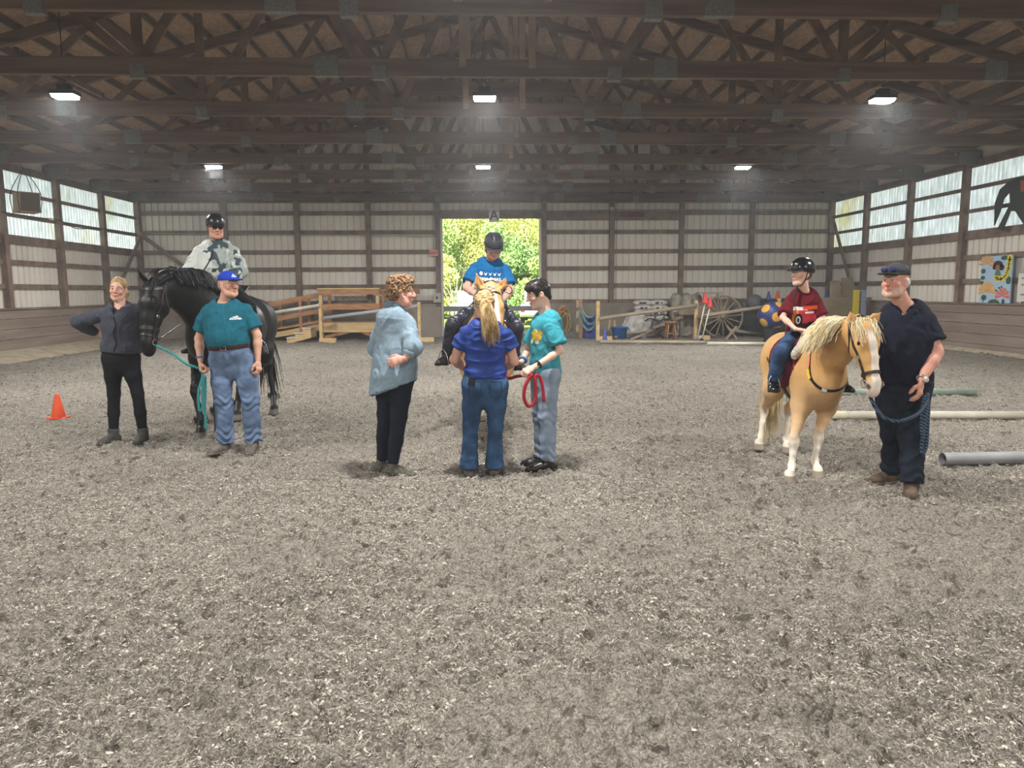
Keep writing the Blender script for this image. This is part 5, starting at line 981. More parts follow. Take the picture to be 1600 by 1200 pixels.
sg.build('sunglasses', mat('blue_mirror_lens', '3a3f7a', .08, spec=.8, metal=.4), cp, True)
w_ = T['P']['wrL']+(T['P']['elL']-T['P']['wrL'])*.05; ax_ = unit(T['P']['elL']-T['P']['wrL']); u_ = unit(np.cross(ax_, (1, 0, 0))); wt = ring_tube(w_, u_, np.cross(ax_, u_), .037, .037, .009, 'watch', M_steel, t); MB().lathe([(.0, 0), (.021, 0), (.021, .01), (.0, .012)], w_+V(.0, -.038, 0), (.0, -1, .2), 16).build('watch_face', mat('watch_dial', 'c9c5bb', .3, metal=.3), wt)
# ---------------------------------------------------------------- saddles, pads, stirrups, reins, lead ropes
def barrel(F, J, g, cut=True): b = [x for x in J['body'][1:7]]; F.tube([x[0] for x in b], [x[1]+g for x in b], [x[2]+g for x in b], J['lat'], k=.02)
UP = V(0, 0, 1)
def shell(name, J, g, f, z, rf, rz, m, parent, color=None, disp=None, S=1.5, under=None, pw=None):
    F = Field(); barrel(F, J, g); wi = J['withers']; F.tube([wi+J['fw']*.06, wi-J['fw']*.16*S/1.5], [.045*S/1.5+g, .05*S/1.5+g], k=.1); F.inter(J['Q'](f, 0, z), (rf*S, 3., rz*S), [J['fw'], J['lat'], UP])
    return sculpt(name, F, .008, m, parent, color, disp=disp)
def saddle(J, S, label, m, padm, padlabel, f=.04, seat=True, pad_rz=.28, pad_disp=None, pad_rf=.27, flap_rf=.17, flap_rz=.30, flap_df=.04, flap_g=.036):
    Q = J['Q']; zt_ = max((b[0]+UP*b[2])[2] for b in J['body'][2:5])/S
    p = shell('saddle_pad', J, .018, f-.02, .82, pad_rf, pad_rz, padm, None, disp=pad_disp, S=S); tag(p, padlabel, 'saddle pad')
    t = empty('saddle', Q(f, 0, zt_), label, 'saddle')
    shell('flap', J, flap_g, f+flap_df, .82, flap_rf, flap_rz, m, t, S=S)
    F = Field(); F.tube([Q(f+.14, 0, zt_+.055), Q(f+.05, 0, zt_+.02), Q(f-.08, 0, zt_+.015), Q(f-.19, 0, zt_+.07)], [.06, .1, .13, .13], [.035, .032, .03, .025], J['lat'], k=.03); sculpt('seat', F, .008, m, t)
    F = Field(); barrel(F, J, .012); F.clip(Q(f+.055, 0, 0), J['fw']); F.clip(Q(f-.005, 0, 0), -J['fw']); F.clip(Q(0, 0, .72), UP); sculpt('girth', F, .008, M_leather, t)
    return t
def stirrup(T, e, top, t, m=None, big=False):
    P, ft = T['P']['an'+e], T['feet'][e]; d = unit(np.asarray(ft['d'], float)); u = V(0, 0, 1); d = unit(d-u*(d@u)); lt = np.cross(d, u); c = P+d*.07*T['S']-u*.088*T['S']; w = .058*T['S']
    pts = [c+lt*w*a+u*h for a, h in ((-1.05, .0), (-1.1, .03), (-.8, .10), (-.2, .155), (0, .16), (.2, .155), (.8, .10), (1.1, .03), (1.05, 0))]
    s = MB().tube(spline(pts, 28), .006, 6).build('stirrup_iron', m or M_steel, t, True); MB().box((-.001,)*3, (.001,)*3) if False else None
    MB().prism([c-lt*w*1.05-d*.02, c+lt*w*1.05-d*.02, c+lt*w*1.05+d*.02, c-lt*w*1.05+d*.02], -u*.012).build('tread', M_matte, s)
    sp = spline([c+u*.16, (c+u*.16)*.5+top*.5, top], 10); strap(sp, [lt]*11, .026, .005).build('stirrup_leather', M_leather, t)
    if big: MB().lathe([(.0, 0), (.052, .0), (.058, .04), (.05, .1), (.03, .13)], c-u*.01+d*.02, d*.75+u*.7, 14).build('toe_cover', M_leather, s, True)
def rope(name, label, pts, r, m, n=60, cat='rope', twist=None):
    o = MB().tube(spline(pts, n), r, 8).build(name, m, None, True); return tag(o, label, cat)
def braid_mat(name, c1, c2, sc=60.):
    m = bpy.data.materials.new(name); m.use_nodes = True; N, L = m.node_tree.nodes, m.node_tree.links; b = N['Principled BSDF']; b.inputs['Roughness'].default_value = .8
    tc = N.new('ShaderNodeTexCoord'); w = N.new('ShaderNodeTexWave'); w.inputs['Scale'].default_value = sc/6; w.inputs['Distortion'].default_value = 1.; w.bands_direction = 'DIAGONAL'; rp = N.new('ShaderNodeValToRGB'); e = rp.color_ramp.elements; e[0].color = (*lin(c1), 1); e[1].color = (*lin(c2), 1); e[0].position = .4; e[1].position = .6
    L.new(tc.outputs['Object'], w.inputs[0]); L.new(w.outputs[1], rp.inputs[0]); L.new(rp.outputs[0], b.inputs['Base Color']); return m
TR, TM, TP = bpy.data.objects, T_mid, None
M_pad_b = smat('black_pad', '1a1a1c', .9, .1); M_pad_lb = smat('pale_blue_pad', 'a9c3d0', .9, .1); M_pad_m = smat('maroon_quilt', '6d1a2b', .8, .1, 30, .15, 900)
people = {o['label'].split()[0]+o.name: o for o in COL.objects if o.get('category') == 'person'}
# black horse
sB = saddle(JB, 1.60, 'black saddle on the big black horse under the rider in tie-dye', M_leather, M_pad_b, 'black saddle pad under the saddle of the black horse')
T_b = dict(P=dict(anL=at(408, 540, JB_D-.12), anR=at(306, 538, JB_D-.1)), S=1.04, feet=dict(R=dict(d=(-.35, -.9, 0)), L=dict(d=(.35, -.9, 0))))
for e, a in (('L', 1), ('R', -1)): stirrup(T_b, e, JB['Q'](.06, .24*a, .78), sB)
G = JB['G']
MB().tube(spline([snap(JB['bvh'], G(.86, -.05, .2), .012)[0], at(281, 508, 7.75), at(299, 498, 8.05), at(335, 455, 8.4), at(345, 443, 8.55)], 30), .009, 6, True, .5).build('reins', M_leather, None, True); r_ = COL.objects['reins']; tag(r_, 'black leather rein running back along the neck of the black horse', 'reins')
hB = at(313, 577, 7.25); bt = snap(JB['bvh'], G(.9, -.06, .16), .02)[0]
M_tealr = braid_mat('teal_rope', '1c6c6e', '2f8f8c', 200)
rope('lead_rope', 'teal lead rope from the black horse, hanging in folds from the hand of the man', [bt, at(270, 553, 7.35), at(290, 568, 7.28), hB, at(316, 590, 7.24), at(310, 612, 7.22), at(311, 640, 7.22), at(316, 636, 7.23), at(317, 600, 7.24), at(320, 588, 7.25), at(321, 605, 7.27), at(320, 640, 7.27), at(322, 672, 7.27)], .0125, M_tealr, 110)
# palomino
sW = saddle(JW, 1.46, 'black saddle on the palomino horse in the middle', M_leather, M_pad_lb, 'pale blue saddle pad on the palomino horse in the middle', f=.06, flap_rf=.24, flap_rz=.38, flap_g=.05, pad_rf=.30, pad_rz=.37)
T_mid['feet'] = dict(R=dict(d=(-.42, -.85, 0)), L=dict(d=(.45, -.85, 0)))
for e, a in (('L', 1), ('R', -1)): stirrup(T_mid, e, JW['Q'](.08, .25*a, .80), sW)
GW = JW['G']; M_red = mat('red_rope', 'b3222f', .75, '8c1622', 90, bump=.4, bscale=200)
hw = at(830, 585, 6.08)
rope('lead_rope', 'thick red lead rope coiled in the hand of the teenager in turquoise', [snap(JW['bvh'], GW(.9, -.06, .1), .02)[0], at(792, 588, 6.45), at(808, 588, 6.25), hw, at(826, 592, 6.06), at(820, 606, 6.05), at(819, 622, 6.05), at(825, 634, 6.06), at(833, 631, 6.07), at(837, 618, 6.08), at(836, 595, 6.08), at(838, 586, 6.09), at(844, 590, 6.1), at(848, 606, 6.1), at(850, 628, 6.1)], .0145, M_red, 120)
MB().tube(spline([at(785, 458, 7.75), at(793, 447, 7.7), at(800, 452, 7.65), at(797, 459, 7.65), at(786, 456, 7.72), at(776, 472, 7.3), snap(JW['bvh'], GW(.86, -.05, .2), .012)[0]], 40), .009, 6, True, .5).build('reins', M_brown_leather, None, True); tag([o for o in COL.objects if o.name.startswith('reins')][-1], 'brown rein looped above the hands of the rider on the palomino', 'reins')
# pony
def quilt(v, n):
    a = (v-JP['base'])@JP['fw']; z = v[:, 2]; s = .05; return -.009*np.minimum(1, (np.maximum(np.abs(np.sin(math.pi*(a+z)/s)), 0)**.5 < .35)*1.+(np.abs(np.sin(math.pi*(a-z)/s))**.5 < .35)*1.)
sP = saddle(JP, 1.24, 'small black saddle with a cream fleece roll on the pony', M_leather, M_pad_m, 'maroon quilted saddle pad on the pony', f=.12, pad_rf=.26, pad_rz=.25, flap_rf=.075, flap_rz=.25, flap_df=-.10, pad_disp=quilt)
bP = o_cache[bpy.data.objects['saddle_pad.002'].name] if 'saddle_pad.002' in o_cache else JP['bvh']
M_fleece = mat('cream_fleece', 'd8cfc0', .95, 'b9ad9b', 40, bump=.8, bscale=220)
for e, pts in ((-1, [at(1285, 508, 6.25), at(1268, 512, 6.2), at(1248, 524, 6.12), at(1236, 538, 6.1), at(1228, 553, 6.1)]), (1, [at(1287, 508, 6.25), at(1302, 514, 6.3), at(1312, 530, 6.3), at(1316, 550, 6.3)])):
    F = Field(); S_ = [snap(bP, p, .028)[0] for p in spline(pts, 12)]; F.tube(S_, [.024]+[.028]*11+[.02], k=.01); sculpt('fleece_roll', F, .007, M_fleece, sP, fold=.008, fscale=(60, 60, 60))
T_p = dict(P=dict(anR=at(1208, 597, 6.28), anL=at(1312, 598, 6.6)), S=.78, feet=dict(R=dict(d=(-.25, -.95, 0)), L=dict(d=(.3, -.95, 0))))
for e, a in (('L', 1), ('R', -1)): stirrup(T_p, e, JP['Q'](.05, .27*a, .78), sP, None, False)
bb = JP['bvh']; q_ = lambda *a: [at(*p) for p in a]
bs_ = empty('breastplate', at(1290, 612, 5.95), 'dark breastplate strap with bright segments across the chest of the pony', 'strap')
strap_on(bb, q_((1258, 528, 6.0), (1251, 552, 5.95), (1252, 578, 5.9), (1262, 598, 5.85), (1280, 611, 5.8), (1300, 611, 5.8), (1318, 604, 5.85), (1330, 592, 5.95)), .022, n=40).build('chest_strap', M_leather, bs_)
for nm_, c_, pts in (('pale_green', 'cdd8a8', ((1254, 530, 6.0), (1252, 541, 5.95), (1251, 551, 5.95))), ('salmon', 'd98a70', ((1251, 552, 5.95), (1250, 562, 5.93), (1251, 573, 5.92))), ('yellow', 'e3c23e', ((1252, 575, 5.92), (1253, 584, 5.9), (1257, 592, 5.88))), ('silver', 'cfcfcc', ((1282, 611, 5.8), (1287, 612, 5.8), (1292, 612, 5.8)))):
    strap_on(bb, q_(*pts), .024, n=10, off=.009).build('reflective_segment', mat(nm_+'_webbing', c_, .6), bs_)['label'] = nm_.replace('_', ' ')+' segment'
GP = JP['G']; M_plaid = braid_mat('navy_plaid_rope', '161a22', '4d6784', 150)
rope('lead_rope', 'navy and grey lead rope from the pony to the man in navy', [snap(bb, GP(.9, -.1, .02), .02)[0], at(1362, 625, 5.28), at(1372, 643, 5.28), at(1385, 654, 5.28), at(1402, 658, 5.26), at(1420, 654, 5.25), at(1436, 645, 5.26), at(1447, 628, 5.3), at(1449, 616, 5.32), at(1446, 650, 5.3), at(1440, 700, 5.32), at(1444, 706, 5.32), at(1448, 690, 5.33), at(1450, 630, 5.33), at(1444, 622, 5.31), at(1440, 660, 5.31), at(1441, 680, 5.3)], .014, M_plaid, 140)
# ---------------------------------------------------------------- things along the far wall, on the side walls, on the floor, and outside
M_pine = mat('new_pine', 'd9bd8d', .75, 'c9a673', 3, (1, 1, 4)); M_fir = mat('fir_board', 'b98a61', .75, 'a07250', 3, (1, 1, 4)); M_pvc = mat('grey_pvc', 'a9adb0', .45); M_pole = mat('weathered_pole', 'b3a590', .7, '978a76', 4, (.5, 3, 3)); M_wpole = mat('white_pole', 'd9d4c6', .6, 'c3bba8', 3)
def on(px, py, Y): return at(px, py, Y)
def tagged(o, l, c, g=None): return tag(o, l, c, g)
# mounting ramp
R = lambda x, y, z: V(x, y, z)
t = empty('mounting_ramp', (-5.2, 24.6, 0), 'wooden mounting ramp with steps and handrails by the far wall', 'ramp')
x0, x1 = at(500, 500, 24.2)[0], at(594, 500, 24.2)[0]; yf, yb, zd = 24.2, 25.5, .58
MB().box((x0, yf, zd-.05), (x1, yb, zd)).build('deck', M_pine, t)
MB().box((x0, yf-.04, zd-.24), (x1, yf, zd-.02)).build('beam', M_pine, t); MB().box((x0, yb, zd-.24), (x1, yb+.04, zd-.02)).build('beam', M_fir, t)
for x in (x0+.06, x1-.06):
    MB().box((x-.05, yf-.09, 0), (x+.05, yf, 1.62)).build('post', M_pine, t); MB().box((x-.05, yb, 0), (x+.05, yb+.09, 1.62)).build('post', M_fir, t)
for z, h in ((1.58, .09), (1.1, .09)):
    MB().box((x0, yf-.13, z-h), (x1, yf-.09, z+h)).build('rail', M_fir, t); MB().box((x0, yb+.09, z-h), (x1+1.2, yb+.13, z+h)).build('rail', M_fir, t)
MB().box((x0-.02, yf-.16, 1.66), (x1+.02, yf+.02, 1.70)).build('cap', M_pine, t)
xl, zl = x0-2.6, .1
for y in (yf+.15, yb): MB().bar((x0, y, zd-.13), (xl, y, zl-.02), .24, .04, (0, 0, 1)).build('ramp_side', M_pine, t)
MB().prism([(x0, yf+.15, zd), (xl, yf+.15, zl+.1), (xl, yf+.15, zl+.06), (x0, yf+.15, zd-.04)], (0, yb-yf-.15, 0)).build('ramp_deck', M_fir, t)
for y in (yf+.15, yb+.06):
    for z in (1.5, .98, .62): MB().bar((x0, y, z), (xl, y, z-.48), .13, .04, (0, 0, 1)).build('rail', M_fir, t)
    for f in (.25, .62, .97): x = x0+(xl-x0)*f; MB().box((x-.045, y-.05, 0), (x+.045, y+.04, 1.55-.48*f)).build('post', M_fir, t)
MB().bar((x0+.1, yf+.05, .1), (x1-.2, yf+.05, .5), .1, .04).build('brace', M_fir, t); MB().bar((x1-.1, yf+.1, .05), (x0+.9, yf+.1, .5), .1, .04).build('brace', M_fir, t)
sx = x0-.12
for i in range(3):
    xs_, zz = sx-.25*i, .45-.15*i; MB().box((xs_-.27, yf-.85, zz-.02), (xs_+.0, yf-.05, zz+.02)).build('tread', M_wpole, t)
for y in (yf-.82, yf-.1): MB().prism([(sx, y, .43), (sx, y, .15), (sx-.6, y, 0), (sx-.76, y, 0), (sx-.76, y, .13), (sx-.5, y, .13), (sx-.5, y, .28), (sx-.25, y, .28), (sx-.25, y, .43)], (0, .04, 0)).build('stringer', M_pine, t)
# jump standards and poles
def standard(px, Y, h, label, w=.09):
    x = at(px, 500, Y)[0]; t = empty('jump_standard', (x, Y, 0), label, 'jump standard', 'wooden jump standards'); MB().box((x-w/2, Y-.045, 0), (x+w/2, Y+.045, h)).build('upright', M_pine, t); MB().box((x-.05, Y-.1, 0), (x+.45, Y-.06, .14)).build('foot', M_pine, t); MB().box((x-.05, Y+.06, 0), (x+.45, Y+.1, .14)).build('foot', M_pine, t)
    for z in (.35, .7): MB().lathe([(.04, 0), (.04, .03), (.02, .05)], (x+w/2, Y-.0, z), (1, 0, 0), 10).build('pole_cup', M_steel, t)
    return t
standard(501, 23.3, 1.25, 'pine jump standard beside the steps of the mounting ramp'); standard(655, 23.3, 1.25, 'pine jump standard between the denim shirt woman and the door')
standard(1216, 23.0, 1.3, 'pine jump standard behind the boy on the pony'); standard(934, 23.2, 1.25, 'pine jump standard beside the blue bins', .11); standard(1087, 23.2, 1.25, 'pine jump standard in front of the wrapped bales', .1)
def pole(p, q, r, m, label, cat='pole', hollow=False):
    o = MB(); d = unit(q-p); o.tube([p, q], r, 14, not hollow)
    if hollow: o.tube([p+d*.001, q], r*.86, 14, False); o.f = [f if len(f) != 4 or i < 14 else f[::-1] for i, f in enumerate(o.f)]
    return tag(o.build('jump_pole' if not hollow else 'pipe', m, None, True), label, cat)
pole(at(425, 489, 23.2), at(499, 477, 23.2), .05, M_wpole, 'white pole sloping up to the standard by the ramp steps')
pole(at(506, 497, 23.2), at(652, 478, 23.2), .055, M_pvc, 'grey pole sloping across the front of the mounting ramp')
pole(at(506, 518, 23.2), at(652, 518, 23.2), .035, M_pine, 'thin pale level pole in front of the mounting ramp')
pole(at(936, 498, 23.1), at(1089, 477, 23.1), .06, M_pole, 'beige pole sloping over the white feed sacks')
pole(at(1089, 495, 23.0), at(1224, 475, 23.0), .055, M_pole, 'beige pole sloping in front of the wagon wheel')
pole(gr(938, 537)+V(0, 0, .055), gr(1102, 538)+V(0, 0, .055), .055, M_pole, 'beige pole lying on the ground before the stools'); pole(gr(1105, 539.5)+V(0, 0, .05), gr(1200, 540)+V(0, 0, .05), .05, M_wpole, 'white pole lying on the ground before the wagon wheel')
pole(at(960, 527, 23.8), at(1046, 510, 24.6), .04, M_pole, 'slim pole leaning on the heap beside the blue tub'); pole(at(985, 531, 23.5), at(1060, 500, 25.2), .04, M_pole, 'slim pole leaning on the heap behind the stool')
pole(at(1140, 516, 23.45), gr(1206, 526)+V(0, 0, .05), .05, M_pole, 'short beige pole beside the wagon wheel')
pole(gr(1300, 655)+V(0, 0, .05), gr(1625, 655)+V(0, 0, .05), .05, M_wpole, 'long white ground pole on the floor behind the man in navy'); o = COL.objects[-1]
MB().tube([gr(1300, 655)+V(-.001, 0, .05), gr(1323, 655)+V(0, 0, .05)], .0508, 14).build('end_band', mat('yellow_paint', 'c9b44e', .6, 'd9d4c6', 6), [x for x in COL.objects if x.get('label', '').startswith('long white ground')][0], True)
pole(gr(1305, 618)+V(0, 0, .05), gr(1524, 618)+V(0, 0, .05), .05, mat('green_pole', '9fae9f', .6, '8b9c8c', 4), 'pale green ground pole on the floor farther back at right')
pole(gr(1472, 727)+V(0, 0, .058), gr(1640, 724)+V(0, 0, .058), .058, mat('grey_pipe', '9a9a9c', .5, '858587', 3), 'grey hollow plastic pipe lying on the floor at the right edge', 'pipe', True)
# rope garlands on their post
px = at(907, 500, 24.)[0]; t = empty('rope_rack', (px, 24., 0), 'wooden post with pegs beside the hanging blue rope garlands', 'post'); MB().box((px-.05, 23.95, 0), (px+.05, 24.05, 1.3)).build('upright', M_fir, t)
for z in (.35, .8, 1.15): MB().box((px-.15, 23.93, z-.12), (px-.06, 23.95, z+.12)).build('peg_board', M_pole, t)
M_gar = braid_mat('blue_green_rope', '8fb3b3', '4f7f80', 90)
for i, (a, b, c) in enumerate((((908, 478), (921, 496), (934, 486)), ((909, 487), (922, 507), (934, 494)), ((904, 490), (919, 516), (934, 499)))):
    rope('rope_garland', ['upper', 'middle', 'lowest'][i]+' of three pale blue rope garlands on the post by the hoses', [at(*a, 23.9), at((a[0]+b[0])/2-1, (a[1]+b[1])/2+4, 23.9), at(*b, 23.85), at((c[0]+b[0])/2+1, (c[1]+b[1])/2+3, 23.8), at(*c, 23.4)], .035, M_gar, 30)['group'] = 'rope garlands'
# hoses
for i, (c, dx) in enumerate((('c9a66a', 0), ('d0694a', .03), ('9a9a5a', .07), ('c58a55', -.03), ('a8a06a', .1))):
    ctr = at(880, 498, 25.8)+V(dx, 0, 0); mb = MB(); pts = []
    for k in range(49): a = k/48*2*math.pi*3+i; r = .30-.02*i+.02*math.sin(k); pts.append(ctr+V(r*math.cos(a)*.75, .03*math.sin(k*.7)-.03*i, r*1.5*math.sin(a)-.12*i*.3))
    tag(mb.tube(pts, .018, 6).build('garden_hose', mat('hose_'+c, c, .5), None, True), ['tan hose, widest coil on the far wall right of the door', 'orange hose coiled on the far wall right of the door', 'olive hose coiled on the far wall right of the door', 'rust brown hose, middle coil on the far wall', 'straw coloured hose at the right side of the coils on the far wall'][i], 'hose', 'hoses on the far wall')
# bins, bucket, tub, cones, stools
M_bin = mat('violet_blue_plastic', '3b3f8f', .5); 
for i in range(2):
    x, y = at(921, 520, 24.1)[0], 24.1; z = .38*i; t = empty('storage_bin', (x, y, z), ['lower', 'upper'][i]+' of two violet blue storage bins by the jump standard', 'bin', 'storage bins'); mb = MB(); mb.prism([(x-.18, y-.16, z), (x+.18, y-.16, z), (x+.2, y-.16, z+.33), (x-.2, y-.16, z+.33)], (0, .32, 0)); mb.build('body', M_bin, t, bevel=.01); MB().box((x-.215, y-.18, z+.33), (x+.215, y+.18, z+.375)).build('lid' if i else 'rim', mat('violet_rim', '5a5fae', .5), t, bevel=.01); MB().box((x-.06, y-.185, z+.21), (x+.06, y-.15, z+.27)).build('handle', M_matte, t)
x = at(906, 525, 24.1)[0]; t = empty('bucket', (x, 24.1, 0), 'small white bucket beside the violet bins', 'bucket'); MB().lathe([(.07, 0), (.09, .2), (.095, .2), (.08, .2), (.065, .02)], (x, 24.1, 0)).build('body', M_wpole, t, True); MB().tube(spline([(x-.09, 24.1, .19), (x, 24.03, .12), (x+.09, 24.1, .19)], 10), .004, 5).build('handle', M_steel, t)
def tub(px, Y, label, m, r=.26, h=.36):
    x = at(px, 520, Y)[0]; t = empty('tub', (x, Y, 0), label, 'tub'); MB().lathe([(r*.8, 0), (r, h), (r+.03, h+.01), (r+.03, h+.03), (r-.02, h+.03), (r*.76, .03)], (x, Y, 0), n=24).build('body', m, t, True)
    for e in (-1, 1): MB().tube(spline([(x+e*(r+.02), Y-.07, h), (x+e*(r+.07), Y, h-.08), (x+e*(r+.02), Y+.07, h)], 10), .012, 6).build('handle', m, t, True)
tub(968, 24.0, 'bright blue rubber tub on the ground by the step stool', mat('bright_blue_rubber', '2f7bc8', .5))
def cone(p, h, m, label, band=None, base=True, rb=None):
    p = np.asarray(p, float); rb = rb or h*.27; t = empty('traffic_cone', p, label, 'cone'); MB().lathe([(rb, .02), (rb*.97, .03), (.028, h-.01), (.02, h), (.0, h)], p, n=22).build('body', m, t, True)
    if base: MB().box((p[0]-rb*1.3, p[1]-rb*1.3, p[2]), (p[0]+rb*1.3, p[1]+rb*1.3, p[2]+.025)).build('base', m, t, bevel=.006)
    return t
M_orange = mat('orange_cone', 'e2552c', .55); M_redc = mat('red_cone', 'd5413a', .55); M_bluec = mat('blue_cone', '4a58a8', .55)
cone(gr(92, 654), .315, M_orange, 'orange traffic cone on the floor at the far left'); cone(gr(945, 536), .42, M_bluec, 'violet blue cone on the ground by the jump standard', rb=.09)
def stool(px, Y, h, label, m, w=.2):
    x = at(px, 520, Y)[0]; t = empty('stool', (x, Y, 0), label, 'stool'); MB().lathe([(w*.95, h-.035), (w, h-.02), (w, h), (w*.9, h+.005)], (x, Y, 0), n=24).build('seat', m, t)
    for a in (.785, 2.356, 3.927, 5.498): MB().tube([(x+w*.65*math.cos(a), Y+w*.65*math.sin(a), h-.03), (x+w*1.05*math.cos(a), Y+w*1.05*math.sin(a), 0)], [.017, .021], 8).build('leg', m, t, True)
    for k in range(4):
        a, b = .785+k*1.571, 2.356+k*1.571; z = .2+.06*(k % 2); f = .65+.4*(1-z/h); MB().tube([(x+w*f*math.cos(a), Y+w*f*math.sin(a), z), (x+w*f*math.cos(b), Y+w*f*math.sin(b), z)], .011, 6).build('rung', m, t)
    return t
M_stool = mat('honey_wood', 'c98f4f', .5, 'b57c3f', 4)
stool(1048, 23.3, .58, 'honey coloured wooden stool in front of the bales', M_stool); stool(956, 24.6, .68, 'pale wooden step stool behind the blue tub', M_pine, .16)
# feed sacks, bulk bag, bales
M_sack = mat('white_sack', 'd7d3cc', .7, 'bdb8b0', 4, bump=.3, bscale=14); M_sackp = mat('sack_print', '3a3a3c', .8)
def sack(c, w, d, h, label, m, group, rot=0., pr=True):
    F = Field(); c = np.asarray(c, float); r_ = np.random.default_rng(int(abs(c.sum()*1000))); F.tube([c+V(-w*.36, 0, 0), c, c+V(w*.36, 0, 0)], [d*.42, d*.5, d*.42], [h*.42, h*.52, h*.42], (0, 1, 0), k=.03); F.tube([c+V(-w*.5, 0, 0), c+V(w*.5, 0, 0)], [d*.4, d*.4], [h*.16, h*.16], (0, 1, 0), k=.06)
    t = sculpt('feed_sack', F, .022, m, None, fold=.03, fscale=(7, 7, 7)); tag(t, label, 'sack', group)
    if pr: MB().box((c[0]-.14, c[1]-d*.53, c[2]-.025), (c[0]+.1, c[1]-d*.47, c[2]+.03)).build('print', M_sackp, t)
rows = ['bottom', 'second', 'third', 'top']
for col_ in range(2):
    for r_ in range(4): sack(V(at(1004+25*col_, 480, 25.2)[0]+.02*(-1)**r_, 25.2, .62+.175*r_), .54, .4, .19, f'{rows[r_]} white feed sack in the {["left", "right"][col_]} pile by the wrapped bales', M_sack, 'white feed sacks', pr=r_ > 0)
MB().box((at(990, 480, 25.2)[0], 24.95, 0), (at(1042, 480, 25.2)[0], 25.5, .53)).build('pallet_crate', M_ply); tag(COL.objects['pallet_crate'], 'grey wooden crate under the white feed sacks', 'crate')
M_bulk = mat('woven_white', 'd6d2cc', .8, 'aba69f', 5, bump=.5, bscale=12)
F = Field(); c = at(992, 512, 24.6); F.tube([V(c[0]-.2, c[1], .12), V(c[0], c[1], .5), V(c[0]+.12, c[1], .72)], [.36, .34, .2], k=.1); F.tube([V(c[0]+.3, c[1], .1), V(c[0]+.42, c[1], .45)], [.25, .2], k=.1); F.clip((0, 0, 0.01), (0, 0, -1)); tag(sculpt('bulk_bag', F, .03, M_bulk, None, fold=.05, fscale=(6, 6, 6)), 'big crumpled white woven bag beside the blue tub', 'bag')
M_bale = mat('grey_wrapped_bale', 'b9b1a4', .6, '8f877a', 5, bump=.5, bscale=10)
for i, (px_, lab) in enumerate(((1056, 'leftmost'), (1072, 'middle'), (1087, 'rightmost'))):
    F = Field(); c = at(px_, 500, 25.4); F.tube([V(c[0], c[1], .08), V(c[0], c[1], 1.18)], [.2, .19], [.3, .28], (1, 0, 0), k=.08); F.clip((0, 0, .0), (0, 0, -1)); tag(sculpt('wrapped_bale', F, .03, M_bale, None, fold=.05, fscale=(7, 7, 4)), f'{lab} of three grey plastic wrapped bales behind the pine standard', 'bale', 'wrapped bales')
# bicycle
t = empty('bicycle', at(1028, 520, 24.2), 'old bicycle leaning in the heap behind the honey stool', 'bicycle'); M_bike = mat('bike_frame', '4a4c52', .4, metal=.4); M_tyre = mat('tyre_rubber', '2a2a2b', .8); cz = .33
wc = [V(at(1018, 520, 24.2)[0], 24.3, cz), V(at(1041, 520, 24.2)[0]-.02, 24.1, cz)]
for c in wc:
    d = unit(wc[1]-wc[0]); ring = [c+.31*(math.cos(a)*d+math.sin(a)*UP) for a in np.linspace(0, 2*math.pi, 29)]; w = MB().tube(ring, .02, 6, False).build('wheel', M_tyre, t, True); sp = MB()
    for k in range(12): a = k*math.pi/6; sp.tube([c, c+.3*(math.cos(a)*d+math.sin(a)*UP)], .004, 4)
    sp.build('spokes', M_steel, w)
s0 = wc[0]*.55+wc[1]*.45; fr = MB()
for p, q in ((wc[0], s0+UP*.02), (wc[0], s0+UP*.42-d*.1), (s0, s0+UP*.5-d*.12), (s0, wc[1]+UP*.4-d*.08), (s0+UP*.42-d*.1, wc[1]+UP*.45-d*.1), (wc[1], wc[1]+UP*.58-d*.12)): fr.tube([p, q], .016, 6)
fr.build('frame', M_bike, t); MB().ball(s0+UP*.55-d*.13, (.12, .06, .04)).build('saddle', M_matte, t, True); MB().tube([wc[1]+UP*.6-d*.12+V(-.05, -.25, .02), wc[1]+UP*.6-d*.12, wc[1]+UP*.6-d*.12+V(.05, .25, .02)], .013, 6).build('handlebar', M_bike, t)
# wagon wheel and cart
c = at(1128, 505, 24.0); t = empty('wagon_wheel', V(c[0], 24., 0), 'large old wooden wagon wheel with many spokes at the far wall', 'wheel'); Rw = .68; c = V(c[0], 24., Rw+.02); M_wheel = mat('old_wheel_wood', 'a8967e', .8, '86755f', 5)
ringp = [c+Rw*(math.cos(a)*V(1, 0, 0)+math.sin(a)*UP) for a in np.linspace(0, 2*math.pi, 49)]; MB().tube(ringp, .035, 8, False).build('rim', M_wheel, t, True)
for k in range(16): a = k*math.pi/8+.1; MB().tube([c+.06*V(math.cos(a), 0, math.sin(a)), c+Rw*V(math.cos(a), 0, math.sin(a))], [.024, .018], 6).build('spoke', M_wheel, t)
MB().lathe([(.0, -.12), (.05, -.12), (.075, -.05), (.085, .05), (.06, .12), (0, .12)], c, (0, 1, 0), 16).build('hub', M_wheel, t, True)
